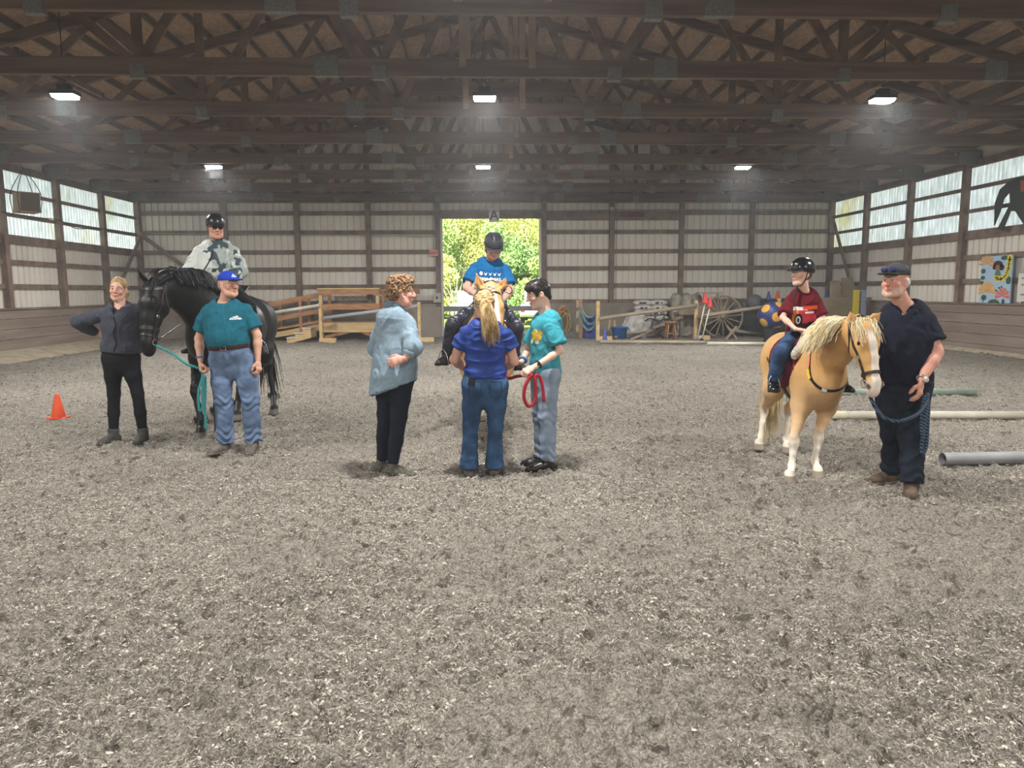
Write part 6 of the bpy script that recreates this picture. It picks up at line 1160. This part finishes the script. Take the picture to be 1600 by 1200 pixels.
t = empty('cart', (c[0]-.3, 24.9, 0), 'weathered wooden cart body behind the wagon wheel', 'cart'); MB().box((c[0]-1.3, 24.5, .75), (c[0]+.4, 25.2, .82)).build('bed', M_wheel, t); MB().box((c[0]-1.3, 24.5, .82), (c[0]+.4, 24.54, 1.06)).build('side_board', M_wheel, t); MB().box((c[0]-.6, 24.6, 1.45), (c[0]+.2, 25., 1.5)).build('seat_board', M_pole, t); MB().bar((c[0]-.5, 24.7, .82), (c[0]-.4, 24.7, 1.46), .05, .05, (1, 0, 0)).build('seat_support', M_wheel, t); MB().bar((c[0]+.1, 24.7, .82), (c[0]+.05, 24.7, 1.46), .05, .05, (1, 0, 0)).build('seat_support', M_wheel, t); MB().bar((c[0]-1.2, 24.45, .7), (c[0]-2.3, 24.0, .35), .08, .08).build('shaft', M_wheel, t); MB().box((c[0]-.06, 24.0, .66), (c[0]+.06, 25.3, .75)).build('axle', M_wheel, t)
for x in (c[0]-1.1, c[0]+.2): MB().bar((x, 24.9, 0), (x, 24.9, .76), .08, .08, (1, 0, 0)).build('leg', M_wheel, t)
xc = at(1143, 524, 23.3)[0]; t = empty('sawhorse_block', (xc, 23.3, 0), 'small crossed wooden pole holder by the wagon wheel', 'pole holder'); MB().bar((xc-.18, 23.3, 0), (xc+.16, 23.3, .42), .09, .05, (0, 1, 0)).build('leg', M_pole, t); MB().bar((xc+.2, 23.36, 0), (xc-.14, 23.36, .42), .09, .05, (0, 1, 0)).build('leg', M_pole, t)
# cones carried on crossed white poles
for i, (b, tp) in enumerate((((1099, 536), (1102, 472)), ((1105, 536), (1108, 478)))):
    p, q = gr(*b), at(*tp, 22.4); y_ = 22.4-.1*i; p = V(p[0], y_, 0); q = V(q[0], y_, q[2]); t = empty('marker_pole', p, ['taller', 'shorter'][i]+' white marker pole with a red cone on top, crossing its neighbour', 'marker pole', 'cone topped marker poles'); MB().tube([p, q], .022, 8).build('pole', M_wpole, t, True); MB().lathe([(.115-.02*i, 0), (.1-.02*i, .02), (.02, .31), (0, .32)], q-UP*.03, n=18).build('cone', M_redc, t, True); MB().lathe([(.08, 0), (.07, .06), (.03, .1)], p, n=12).build('foot', M_bluec if i == 0 else M_matte, t)
# dark drums under a tarp, exercise balls, the big ball
M_tarp = mat('dark_tarp', '3b3d3d', .7, '2a2c2c', 3, bump=.4, bscale=6)
F = Field(); x = at(1165, 490, 25.)[0]; F.tube([V(x-.65, 25., .45), V(x+.75, 25., .42)], [.48, .45], [.46, .44], (0, 1, 0), k=.1); F.clip((0, 0, 0.005), (0, 0, -1)); tag(sculpt('tarp_heap', F, .03, M_tarp, None, fold=.05, fscale=(4, 4, 4)), 'dark tarpaulin covering a heap beside the wagon wheel', 'tarp')
for px_, z, r, c_, lab in ((1150, 1.05, .24, '575a50', 'dark olive exercise ball on top of the tarpaulin heap'), (1179, 1.13, .29, '6a6c70', 'grey exercise ball on top of the tarpaulin heap')):
    MB().ball(V(at(px_, 470, 25.1)[0], 25.1, z), r, 24, 16).build('exercise_ball', mat('ball_'+c_, c_, .5), None, True); tag(COL.objects[-1] if False else [o for o in COL.objects if o.name.startswith('exercise_ball')][-1], lab, 'ball', 'exercise balls')
c = at(1207, 493, 21.6); rb = .42; c[2] = max(c[2], .6); 
def ballcol(v, n):
    q = (v-c)/rb; k = np.tile(L3('2f3a78'), (len(v), 1)); ph = (1+5**.5)/2; ic = [unit(V(*p)) for p in [(0, a, b*ph) for a in (1, -1) for b in (1, -1)]+[(a, b*ph, 0) for a in (1, -1) for b in (1, -1)]+[(b*ph, 0, a) for a in (1, -1) for b in (1, -1)]]
    ax = unit(V(.2, .1, 1)); ic = [p*math.cos(.5)+np.cross(ax, p)*math.sin(.5)+ax*(ax@p)*(1-math.cos(.5)) for p in ic]
    d = np.max(np.stack([q@p for p in ic], 1), 1); d2 = np.sort(np.stack([q@p for p in ic], 1), 1)[:, -2]; k = blend(k, sstep(.03, .06, np.abs(d-d2)) < .5, '1d2550'); return blend(k, sstep(.94, .948, d), 'e0a93a')
F = Field(); F.ell(c, rb); gb = sculpt('soccer_ball', F, .013, mat('big_ball_vinyl', 'ffffff', .45, .05, 5, attr='Col', spec=.4), None, ballcol); tag(gb, 'huge blue ball with yellow pentagons behind the boy on the pony', 'ball')
MB().lathe([(.0, 0), (.22, 0), (.24, c[2]-rb+.04), (.2, c[2]-rb+.06)], (c[0], c[1], 0), n=18).build('tyre_stand', M_tyre); tag(COL.objects['tyre_stand'], 'dark stand under the huge blue ball', 'stand')
# partition, boards and small things in the far right corner
xa, xb = at(1270, 480, 23.)[0], at(1360, 480, 23.)[0]
MB().box((xa, 22.96, 0), (xb, 23.0, 1.32)).build('plywood_partition', mat('tan_plywood', '9b8a72', .8, '84745e', 1.5)); tag(COL.objects['plywood_partition'], 'low tan plywood partition behind the pony', 'partition')
for i, (pxa, pxb, zt_, c_, lab) in enumerate(((1326, 1352, 1.85, 'b5a48a', 'pale plywood sheet leaning in the far right corner, left one'), (1346, 1376, 1.95, '9a8a73', 'darker plywood sheet leaning in the far right corner, right one'))):
    a, b = at(pxa, 470, 22.9)[0]-.36, at(pxb, 470, 22.9)[0]-.40; MB().prism([(a, 23.3+.1*i, 0), (b, 23.3+.1*i, 0), (b-.05, 23.7+.1*i, zt_), (a+.12, 23.7+.1*i, zt_)], (0, .02, 0)).build('plywood_sheet', mat('sheet_'+c_, c_, .8, '8a7a64', 2)); tag([o for o in COL.objects if o.name.startswith('plywood_sheet')][-1], lab, 'board', 'leaning plywood sheets')
for px_, c_, lab, h in ((1337, 'd6c03a', 'yellow painted post standing before the plywood sheets', 1.55), (1348, '8b98a8', 'blue grey post standing before the plywood sheets', 1.55)):
    x = at(px_, 480, 22.4)[0]; t = empty('painted_post', (x, 22.4, 0), lab, 'post'); MB().box((x-.075, 22.33, 0), (x+.075, 22.47, h)).build('upright', mat('post_'+c_, c_, .6, bump=.05), t, bevel=.008); MB().box((x-.2, 22.3, 0), (x+.2, 22.5, .08)).build('foot', M_pole, t); MB().lathe([(.02, 0), (.02, .015)], (x+.02, 22.325, 1.2), (0, -1, 0), 8).build('bolt', M_steel, t)
MB().box((at(1195, 470, 24.4)[0], 24.2, 0), (at(1285, 470, 24.4)[0], 24.9, 1.25)).build('storage_cabinet', mat('dark_cabinet', '3f3a35', .7, '2f2b27', 3), bevel=.01); tag(COL.objects['storage_cabinet'], 'low dark cabinet behind the huge blue ball', 'cabinet')
for px_, m_, h, lab in ((1203, M_bluec, .27, 'violet cone on the dark cabinet, left of the boy'), (1217, M_orange, .29, 'orange cone on the dark cabinet next to the violet one'), (1294, M_bluec, .3, 'blue cone on the partition top behind the pony'), (1305, M_redc, .26, 'small red cone at the right end of the cabinet')):
    x = at(px_, 460, 24.4)[0]; cone(V(min(x, at(1281, 470, 24.4)[0]) if h != .3 and h != .26 else x, 24.5, 1.25), h, m_, lab, rb=.085)
MB().box((at(1285, 470, 24.4)[0]+.01, 24.2, 0), (at(1318, 470, 24.4)[0], 24.9, 1.25)).build('storage_cabinet', bpy.data.materials['dark_cabinet']); tag([o for o in COL.objects if o.name.startswith('storage_cabinet')][-1], 'low dark cabinet in the far right corner behind the partition', 'cabinet')
MB().box((at(894, 524, 24.9)[0]-.25, 24.7, 0), (at(894, 524, 24.9)[0]+.22, 25., .2)).build('concrete_block', mat('concrete', '8f8d88', .9, '787670', 8), bevel=.01); tag(COL.objects['concrete_block'], 'grey concrete block below the hoses', 'block')
MB().box((at(637, 524, 25.5)[0]-.2, 25.6, 0), (at(685, 524, 25.5)[0]+.1, 25.75, 1.05)).build('plywood_sheet', M_ply); tag([o for o in COL.objects if o.name.startswith('plywood_sheet')][-1], 'grey plywood panel standing left of the big door', 'panel')
# signs and boxes on the far wall
def sign(px_, py, w, h, Y, txt, size, c_bg, c_tx, label, name='sign', bold=.004):
    c = at(px_, py, Y); t = empty(name, c, label, 'sign'); MB().box((c[0]-w/2, Y, c[2]-h/2), (c[0]+w/2, Y+.02, c[2]+h/2)).build('board', mat(name+'_board_'+c_bg, c_bg, .6), t, bevel=.004)
    v, f = text2(txt, size, bold=bold); zc = (max(p[1] for p in v)+min(p[1] for p in v))/2; npmesh('lettering', [(c[0]+p[0], Y-.004, c[2]+p[1]-zc) for p in v], f, mat(name+'_ink_'+c_tx, c_tx, .7), False, t); return t
sign(772, 336, .36, .47, YB-.14, 'A', .46, 'e4e2dd', '2b2b2d', 'white board with a black letter A above the big door', 'letter_sign', .008)
sign(677.5, 395, .30, .22, YB-.2, 'EXIT', .13, 'd8a79c', 'c03a34', 'small red EXIT sign left of the big door', 'exit_sign')
c = at(683, 465, YB-.2); t = empty('switch_box', c, 'pale electrical box on the post left of the big door', 'electrical box'); MB().box((c[0]-.13, YB-.3, c[2]-.17), (c[0]+.13, YB-.2, c[2]+.17)).build('body', mat('pale_box', 'b9b5aa', .6), t, bevel=.01); MB().box((c[0]-.03, YB-.32, c[2]-.04), (c[0]+.03, YB-.3, c[2]+.04)).build('switch', M_matte, t)
def conduit(pts, label, r=.014, m=None): return tag(MB().tube(pts, r, 6).build('conduit', m or mat('conduit_grey', '9b9893', .5) if 'conduit_grey' not in bpy.data.materials else bpy.data.materials['conduit_grey'], None, True), label, 'conduit')
y_ = YB-.2
conduit([at(677, 306, y_), at(677.5, 390, y_)], 'thin grey conduit dropping to the exit sign'); conduit([at(236, 365, y_), at(470, 367, y_), at(686, 369, y_)], 'long thin grey conduit along the far wall left of the door'); conduit([at(686, 440, y_), at(686, 345, y_), at(690, 331, y_), at(848, 330, y_), at(953, 328, y_)], 'grey conduit running over the top of the big door'); conduit([at(955, 328, y_), at(1294, 327, y_)], 'thin grey conduit along the far wall right of the door'); conduit([at(1297, 326, y_-.1), at(1297, 363, y_-.1)], 'short grey conduit on the post in the far right corner')
c = at(989, 335, YB-.12); MB().box((c[0]-.42, YB-.13, c[2]-.09), (c[0]+.4, YB-.095, c[2]+.1)).build('red_board', mat('faded_red_paint', '7d4a45', .8, '6a443c', 4)); tag(COL.objects['red_board'], 'faded red board on the header beam right of the door', 'board')
c = at(957, 326, YB-.3); MB().box((c[0]-.06, YB-.3, c[2]-.06), (c[0]+.06, YB-.2, c[2]+.06)).build('junction_box', bpy.data.materials['pale_box']); tag(COL.objects['junction_box'], 'small pale junction box on the far wall right of the door', 'box')
# loudspeaker hung in chains at the left
c = at(41, 318, 16.6); t = empty('hanging_speaker', c, 'loudspeaker box hanging in chains at the left windows', 'speaker'); a = unit(V(.75, -.66, 0)); b_ = V(-a[1], a[0], 0)
MB().prism([c-a*.2-b_*.2-UP*.2, c+a*.2-b_*.2-UP*.2, c+a*.2+b_*.2-UP*.2, c-a*.2+b_*.2-UP*.2], UP*.42+a*.06).build('cabinet', mat('speaker_wood', 'a08a70', .7, '8f7a62', 3), t, bevel=.01)
MB().prism([c+a*.203-b_*.18-UP*.18, c+a*.203+b_*.18-UP*.18, c+a*.255+b_*.18+UP*.2, c+a*.255-b_*.18+UP*.2], a*.012).build('grille', mat('speaker_cloth', '4b443d', .9), t)
tp = V(c[0]-.1, 16.01, CHORD+.1); 
for sa, sb in ((-1, -1), (1, -1), (1, 1), (-1, 1)):
    MB().tube(spline([c+a*.2*sa+b_*.2*sb-UP*.2, c+a*.215*sa+b_*.215*sb+UP*.22, c+UP*.75], 8), .009, 5).build('chain', M_steel if False else M_house, t)
MB().tube([c+UP*.75, tp], .01, 5).build('chain', M_house, t)
def on_wall(px_, py, X):
    v = ray(px_, py); v = v/v[0]*X; return V(v[0], v[1], v[2]+CAM_H)
# cable along the left windows
tag(MB().tube(spline([on_wall(2, 331, XL+.2), on_wall(60, 340, XL+.2), on_wall(92, 344, XL+.2), on_wall(120, 357, XL+.2), on_wall(158, 357, XL+.2), on_wall(213, 365, XL+.2)], 40), .013, 5).build('cable', M_matte, None, True), 'dark cable looping across the left windows', 'cable')
# painted panel on the right wall
XP = XR-.2; p00, p11 = on_wall(1529, 478, XP), on_wall(1583, 398, XP); ya, yb_ = p00[1], p11[1]; za = on_wall(1583, 477.5, XP)[2]; zb_ = p11[2]
t = empty('mural', (XP, (ya+yb_)/2, za), 'light blue panel painted with flowers and a yellow caterpillar on the right wall', 'painting'); MB().box((XP, yb_, za), (XP+.03, ya, zb_)).build('board', mat('sky_blue_paint', 'a9c3dc', .7), t)
Wd, Hd = ya-yb_, zb_-za
def pp(name, part, c_, off): npmesh(name, [(XP-off, ya-Wd*x, za+Hd*y) for x, y in part[0]], part[1], bpy.data.materials.get('paint_'+c_) or mat('paint_'+c_, c_, .7), False, t)
def flower(x, y, r, n, a0, a1, c_, w=.16):
    return merge2(*[poly2([(x, y), (x+r*math.cos(a-w), y+r*.75*math.sin(a-w)), (x+r*1.08*math.cos(a), y+r*.8*math.sin(a)), (x+r*math.cos(a+w), y+r*.75*math.sin(a+w))]) for a in np.linspace(a0, a1, n)])
pp('flower', flower(.24, .27, .27, 9, -.1, 3.25, 0), 'e3a94c', .004); pp('flower', flower(.18, .84, .24, 8, -.2, 3.1, 0), 'dd9a4a', .004); pp('flower', merge2(flower(.76, .18, .22, 6, -.1, 3.2, 0, .25)), 'd9705a', .004)
[pp('leaf', q, '3c5a45', .003) for q in (merge2(disc2(.16, .15, .09, .06), grid2(.13, 0, .155, .15, 1, 1)), disc2(.5, .03, .2, .09), disc2(.92, .5, .08, .08), disc2(.08, .7, .08, .05), disc2(.08, .56, .08, .04), merge2(disc2(.8, .07, .05, .06), grid2(.79, 0, .81, .1, 1, 1)), disc2(.75, .95, .12, .045), disc2(.06, .46, .06, .04))]
cat_ = [(.52, .56), (.62, .52), (.73, .54), (.83, .6), (.88, .69), (.9, .78), (.91, .87), (.92, .95)]; pp('caterpillar', merge2(*[disc2(x, y, .085, .062, 14) for x, y in cat_]), 'e5cf3a', .006); pp('caterpillar_spot', merge2(*[disc2(x, y, .03, .022, 8) for x, y in cat_]), '4a4a3a', .009)
pp('painted_hair', merge2(disc2(.56, .82, .15, .08, 14), disc2(.46, .77, .07, .05), disc2(.68, .76, .08, .06)), '2f2724', .010); pp('painted_face', disc2(.56, .76, .075, .06, 14), '9a6a4a', .013); pp('painted_dress', poly2([(.5, .7), (.62, .7), (.68, .6), (.48, .6)]), '4f7a55', .012); pp('berry', merge2(disc2(.55, .3, .03, .02), disc2(.64, .35, .03, .02), disc2(.72, .37, .03, .02)), '4a3b4a', .004)
# horse cut-out before the windows at the upper right, seen from the saddle back
XC_ = XR-.26; t = empty('horse_cutout', on_wall(1585, 310, XC_), 'black plywood horse cut-out before the right windows', 'cut-out')
def cut(name, pts, c_, off=0., th=.03):
    Q_ = [on_wall(*p, XC_-off) for p in pts]; MB().prism(Q_, (th, 0, 0)).build(name, bpy.data.materials.get('cut_'+c_) or mat('cut_'+c_, c_, .7), t)
cut('silhouette', [(1553, 352), (1554, 318), (1562, 296), (1575, 284), (1590, 278), (1625, 272), (1650, 276), (1700, 270), (1730, 235), (1752, 240), (1768, 268), (1752, 274), (1738, 268), (1726, 300), (1722, 335), (1735, 380), (1722, 382), (1706, 335), (1690, 320), (1640, 325), (1612, 318), (1602, 330), (1612, 352), (1600, 352), (1586, 330), (1578, 330), (1566, 360), (1558, 358), (1572, 330), (1578, 318), (1577, 300), (1568, 310), (1562, 330)], '3f4240')
cut('saddle_cloth', [(1590, 279), (1625, 273), (1627, 306), (1592, 306)], '2f4a38', .012); cut('saddle_mark', [(1594, 282), (1601, 281), (1602, 298), (1595, 300)], 'b05a4a', .02)
p = on_wall(1592, 452, XP); t = empty('notice', (XP, p[1], p[2]), 'white paper notice on the right wall next to the painted panel', 'notice'); MB().box((XP-.01, p[1]-.6, p[2]-.28), (XP, p[1]+.03, p[2]+.36)).build('sheet', mat('paper', 'd9d7d0', .7), t)
for z in (p[2]+.25, p[2]+.1, p[2]-.12): MB().box((XP-.014, p[1]-.5, z-.02), (XP-.009, p[1]-.08, z+.02)).build('text_line', mat('notice_ink', '8d8a86', .8) if 'notice_ink' not in bpy.data.materials else bpy.data.materials['notice_ink'], t)
# ---------------------------------------------------------------- outside the big door
M_grass = mat('meadow_grass', '7f9a4a', .95, 'a9b560', 1.2, bump=.3, bscale=20)
o = npmesh('ground_outside', [(-60, YB+.32, -.06), (60, YB+.32, -.06), (60, 140, -.06), (-60, 140, -.06)], [(0, 1, 2, 3)], M_grass); st(o)
o = npmesh('yard_gravel', [(-30, YB+.31, -.04), (30, YB+.31, -.04), (30, 30, -.04), (-30, 30, -.04)], [(0, 1, 2, 3)], mat('gravel', 'b5aea2', .95, '948c80', 30)); tag(o, 'strip of pale gravel outside the big door', 'gravel', None, 'stuff')
t = empty('gate', (.4, YB+.6, 0), 'grey metal rail gate across the outside of the big door', 'gate'); M_gate = mat('gate_metal', '8d8f90', .5, metal=.2)
for z, h in ((.95, .09), (.08, .06)): MB().box((DX0-.4, YB+.58, z-h), (DX1+.4, YB+.64, z+h)).build('rail', M_gate if z > .5 else M_wpole, t)
for x in (DX0-.3, DX1+.3): MB().box((x-.06, YB+.55, -.05), (x+.06, YB+.67, 1.1)).build('post', M_gate, t)
for x0_, x1_ in ((DX0-.02, DX0+.05), (DX1-.05, DX1+.02)): st(MB().box((x0_, YB-.1, 0), (x1_, YB+.3, DZ)).build('trim_1' if x0_ < 0 else 'trim_2', mat('white_jamb', 'dedad2', .6) if x0_ < 0 else bpy.data.materials['white_jamb']))
def car(x, y, ang, L_, Wd_, Hh, col_, label, pick=False):
    t = empty('car' if not pick else 'pickup_truck', (x, y, 0), label, 'car' if not pick else 'truck'); t.rotation_euler[2] = ang; bpy.context.view_layer.update(); M_ = mat('paint_car_'+col_, col_, .3, spec=.5, coat=.4); gl = bpy.data.materials.get('car_glass') or mat('car_glass', '8fa0ad', .08, spec=.7)
    def B(mb, nm, m, sm=False, bv=.03):
        o = mb.build(nm, m, None, sm, bv); o.parent = t; return o
    w = Wd_/2; h0, h1 = Hh*.58, Hh
    body = [(-L_/2, .35), (-L_/2, h0*.85), (-L_/2+.25, h0), (L_/2-.5, h0*.96), (L_/2, h0*.75), (L_/2, .35)]
    B(MB().prism([(a, -w, b) for a, b in body], (0, Wd_, 0)), 'body', M_, bv=.08)
    cab = [(-L_/2+.15, h0), (-L_/2+.35, h1), (L_/2-2.2, h1), (L_/2-1.3, h0)] if not pick else [(-.5, h0), (-.35, h1), (L_/2-2.3, h1), (L_/2-1.5, h0)]
    B(MB().prism([(a, -w*.88, b-.01) for a, b in cab], (0, Wd_*.88, 0)), 'cabin', M_, bv=.08)
    c0, c1 = cab[0][0], cab[3][0]
    B(MB().prism([(c0+.3, -w*.885, h0+.08), (c1-.25, -w*.885, h0+.08), (cab[2][0]-.02, -w*.885, h1-.1), (cab[1][0]+.08, -w*.885, h1-.1)], (0, .01, 0)), 'side_window', gl, bv=0); B(MB().prism([(c0+.3, w*.885, h0+.08), (c1-.25, w*.885, h0+.08), (cab[2][0]-.02, w*.885, h1-.1), (cab[1][0]+.08, w*.885, h1-.1)], (0, -.01, 0)), 'side_window', gl, bv=0)
    for (a0, b0), (a1, b1), nm in ((cab[2], cab[3], 'windscreen'), (cab[1], cab[0], 'rear_window')):
        s = .012 if a1 > a0 else -.012; B(MB().add([(a0*.92+a1*.08+s, -w*.74, b0*.92+b1*.08), (a0*.92+a1*.08+s, w*.74, b0*.92+b1*.08), (a0*.1+a1*.9+s, w*.8, b0*.1+b1*.9), (a0*.1+a1*.9+s, -w*.8, b0*.1+b1*.9)], [(0, 1, 2, 3)]), nm, gl, bv=0)
    for a in (-L_/2+.85, L_/2-.9):
        for e in (-1, 1): B(MB().lathe([(.2, -.11), (.33, -.1), (.34, 0), (.33, .1), (.2, .11)], (a, e*(w-.1), .34), (0, 1, 0), 20), 'wheel', M_tyre, True, 0)
    for e in (-1, 1): B(MB().box((L_/2-.06, e*w*.75-.18, h0*.62), (L_/2+.01, e*w*.75+.18, h0*.78)), 'headlight', bpy.data.materials.get('lamp_glass') or mat('lamp_glass', 'e6e6e2', .15), bv=.01); B(MB().box((-L_/2-.01, e*w*.85-.1, h0*.6), (-L_/2+.05, e*w*.85+.1, h0*.85)), 'tail_light', bpy.data.materials.get('tail_red') or mat('tail_red', 'a82c28', .3), bv=.01)
    B(MB().box((-L_/2-.07, -w*.95, .4), (-L_/2+.02, w*.95, .58)), 'bumper', mat('bumper_grey', '8d9194', .4) if 'bumper_grey' not in bpy.data.materials else bpy.data.materials['bumper_grey']); B(MB().box((-L_/2-.015, -.25, h0*.66), (-L_/2, .25, h0*.8)), 'plate', M_wpole, bv=0)
car(at(735, 470, 36.)[0], 36.5, math.radians(97), 4.6, 1.85, 1.62, 'c5c9cc', 'silver car parked outside the big door, left of the rider'); car(at(838, 470, 37.)[0]+.3, 37.5, math.radians(84), 5.4, 1.95, 1.62, 'e2e4e4', 'white pickup truck parked outside the big door at right', True)
# trees: crowns of many leaves on branching trunks
M_bark = mat('bark', '6b5a48', .9, '4d4034', 6)
def leafmat(n, a, b):
    m = mat(n, a, .6, b, .9, fac=(.3, .7)); return m
LM = [leafmat('leaf_yellow_green', 'bfcb6a', 'dfe08a'), leafmat('leaf_bright_green', '9bbb62', 'c2d384'), leafmat('leaf_green', '7fa85e', 'a9c77c'), leafmat('leaf_dark_green', '55805a', '7da36e')]
def crown(n, blobs, size, seed):
    r = np.random.default_rng(seed); b = np.array(blobs); k = r.choice(len(b), n, p=(b[:, 3]**2)/np.sum(b[:, 3]**2)); d = r.normal(0, 1, (n, 3)); d /= np.linalg.norm(d, axis=1)[:, None]; rad = (r.random(n)**.35)*(.7+.6*fbm(d*2.2+k[:, None]*3.1, 3, seed)); p = b[k, :3]+d*(b[k, 3]*rad)[:, None]*np.array([1, 1, .85])
    a = r.normal(0, 1, (n, 3)); a /= np.linalg.norm(a, axis=1)[:, None]; c = np.cross(a, r.normal(0, 1, (n, 3))); c /= np.linalg.norm(c, axis=1)[:, None]; s = size*r.uniform(.6, 1.3, n)[:, None]
    v = np.stack([p-a*s-c*s*.1, p-c*s*.45, p+a*s, p+c*s*.45], 1).reshape(-1, 3); return v, np.arange(4*n).reshape(-1, 4)
def tree(x, y, h, w, mi, seed, label, n=14000):
    t = empty('tree', (x, y, -.06), label, 'tree', 'trees beyond the big door'); r = np.random.default_rng(seed); blobs = []
    for i in range(16): u = r.random(); a = r.random()*6.28; rr = w*.5*math.sqrt(r.random())*(1-.55*u); blobs.append((x+rr*math.cos(a), y+rr*math.sin(a), h*(.16+.78*u), w*(.30-.14*u)))
    v, f = crown(n, blobs, .115, seed); npmesh('foliage', v, f, LM[mi], False, t); tb = MB().tube(spline([(x, y, -.1), (x+.15, y, h*.35), (x-.1, y+.1, h*.8)], 8), [.24, .22, .2, .17, .14, .11, .09, .06, .03], 8)
    tb.build('trunk', M_bark, t, True)
    for i in range(5): a = r.random()*6.28; z = h*(.25+.1*i); MB().tube([(x+.1, y, z), (x+math.cos(a)*w*.3, y+math.sin(a)*w*.3, z+h*.15)], [.09, .03], 6).build('branch', M_bark, t, True)
for a in ((-3.6, 47, 9, 6, 1, 1, 'bright green tree beyond the door, leftmost in the opening'), (-1.4, 52, 12, 5, 0, 2, 'tall slim yellow green tree beyond the door, left of the rider'), (.9, 60, 13, 8, 3, 3, 'dark green tree far behind the others, above the rider'), (2.9, 49, 10, 6, 0, 4, 'yellow green tree beyond the door, right of the rider'), (5.4, 52, 11, 6.5, 1, 5, 'bright green tree beyond the door at its right edge'), (-6.2, 56, 12, 7, 2, 6, 'green tree beyond the door, hidden behind the left jamb'), (1.4, 46, 6, 4.5, 2, 7, 'low green tree directly behind the rider on the palomino'), (-1.2, 62, 14, 8, 2, 8, 'tall green tree at the back, behind the slim yellow green one'), (4.2, 62, 14, 8, 2, 9, 'tall green tree at the back, behind the right yellow green one'), (-2.4, 44, 3.6, 3.2, 0, 10, 'low yellow green bush behind the silver car'), (4.3, 44, 3.8, 3.5, 1, 11, 'low bright green bush behind the white pickup')): tree(*a)
t = empty('bare_shrub', (-1.3, 41, 0), 'pale bare shrub behind the silver car', 'shrub'); r = np.random.default_rng(3)
for i in range(14): a = r.random()*6.28; tp_ = V(-1.3+r.normal(0, 1.0), 41+r.normal(0, .4), r.uniform(1.8, 3.4)); MB().tube(spline([V(-1.3, 41, -.05), V(-1.3, 41, 0)*.5+tp_*.5+V(r.normal(0, .15), 0, .2), tp_], 6), [.035, .03, .026, .02, .016, .012, .006], 5).build('branch', mat('pale_twig', 'b5aa98', .9) if 'pale_twig' not in bpy.data.materials else bpy.data.materials['pale_twig'], t, True)
# a treeline closing the view far behind
v, f = crown(16000, [(x, 76+3*math.sin(x), 4+2*math.sin(x*1.7), 4.5) for x in range(-26, 28, 3)]+[(x, 80, 9+2*math.sin(x*2.3), 4.5) for x in range(-26, 28, 3)], .4, 99); tag(npmesh('treeline', v, f, LM[3]), 'dark wood closing the view far beyond the door', 'woods', None, 'stuff')
# ---------------------------------------------------------------- thin haze volume added for the glow and pale veil around the lamps
hz = bpy.data.materials.new('glow_haze'); hz.use_nodes = True; N_ = hz.node_tree.nodes; N_.clear(); out_ = N_.new('ShaderNodeOutputMaterial'); vs_ = N_.new('ShaderNodeVolumeScatter')
vs_.inputs['Density'].default_value = HAZE; vs_.inputs['Anisotropy'].default_value = .45; vs_.inputs['Color'].default_value = (.93, .96, 1, 1); hz.node_tree.links.new(vs_.outputs[0], out_.inputs['Volume'])
tag(MB().box((XL+.02, YF+.05, -.15), (XR-.02, YB-.02, 9.)).build('haze', hz), 'thin dusty haze hanging in the riding hall', 'haze', None, 'stuff')
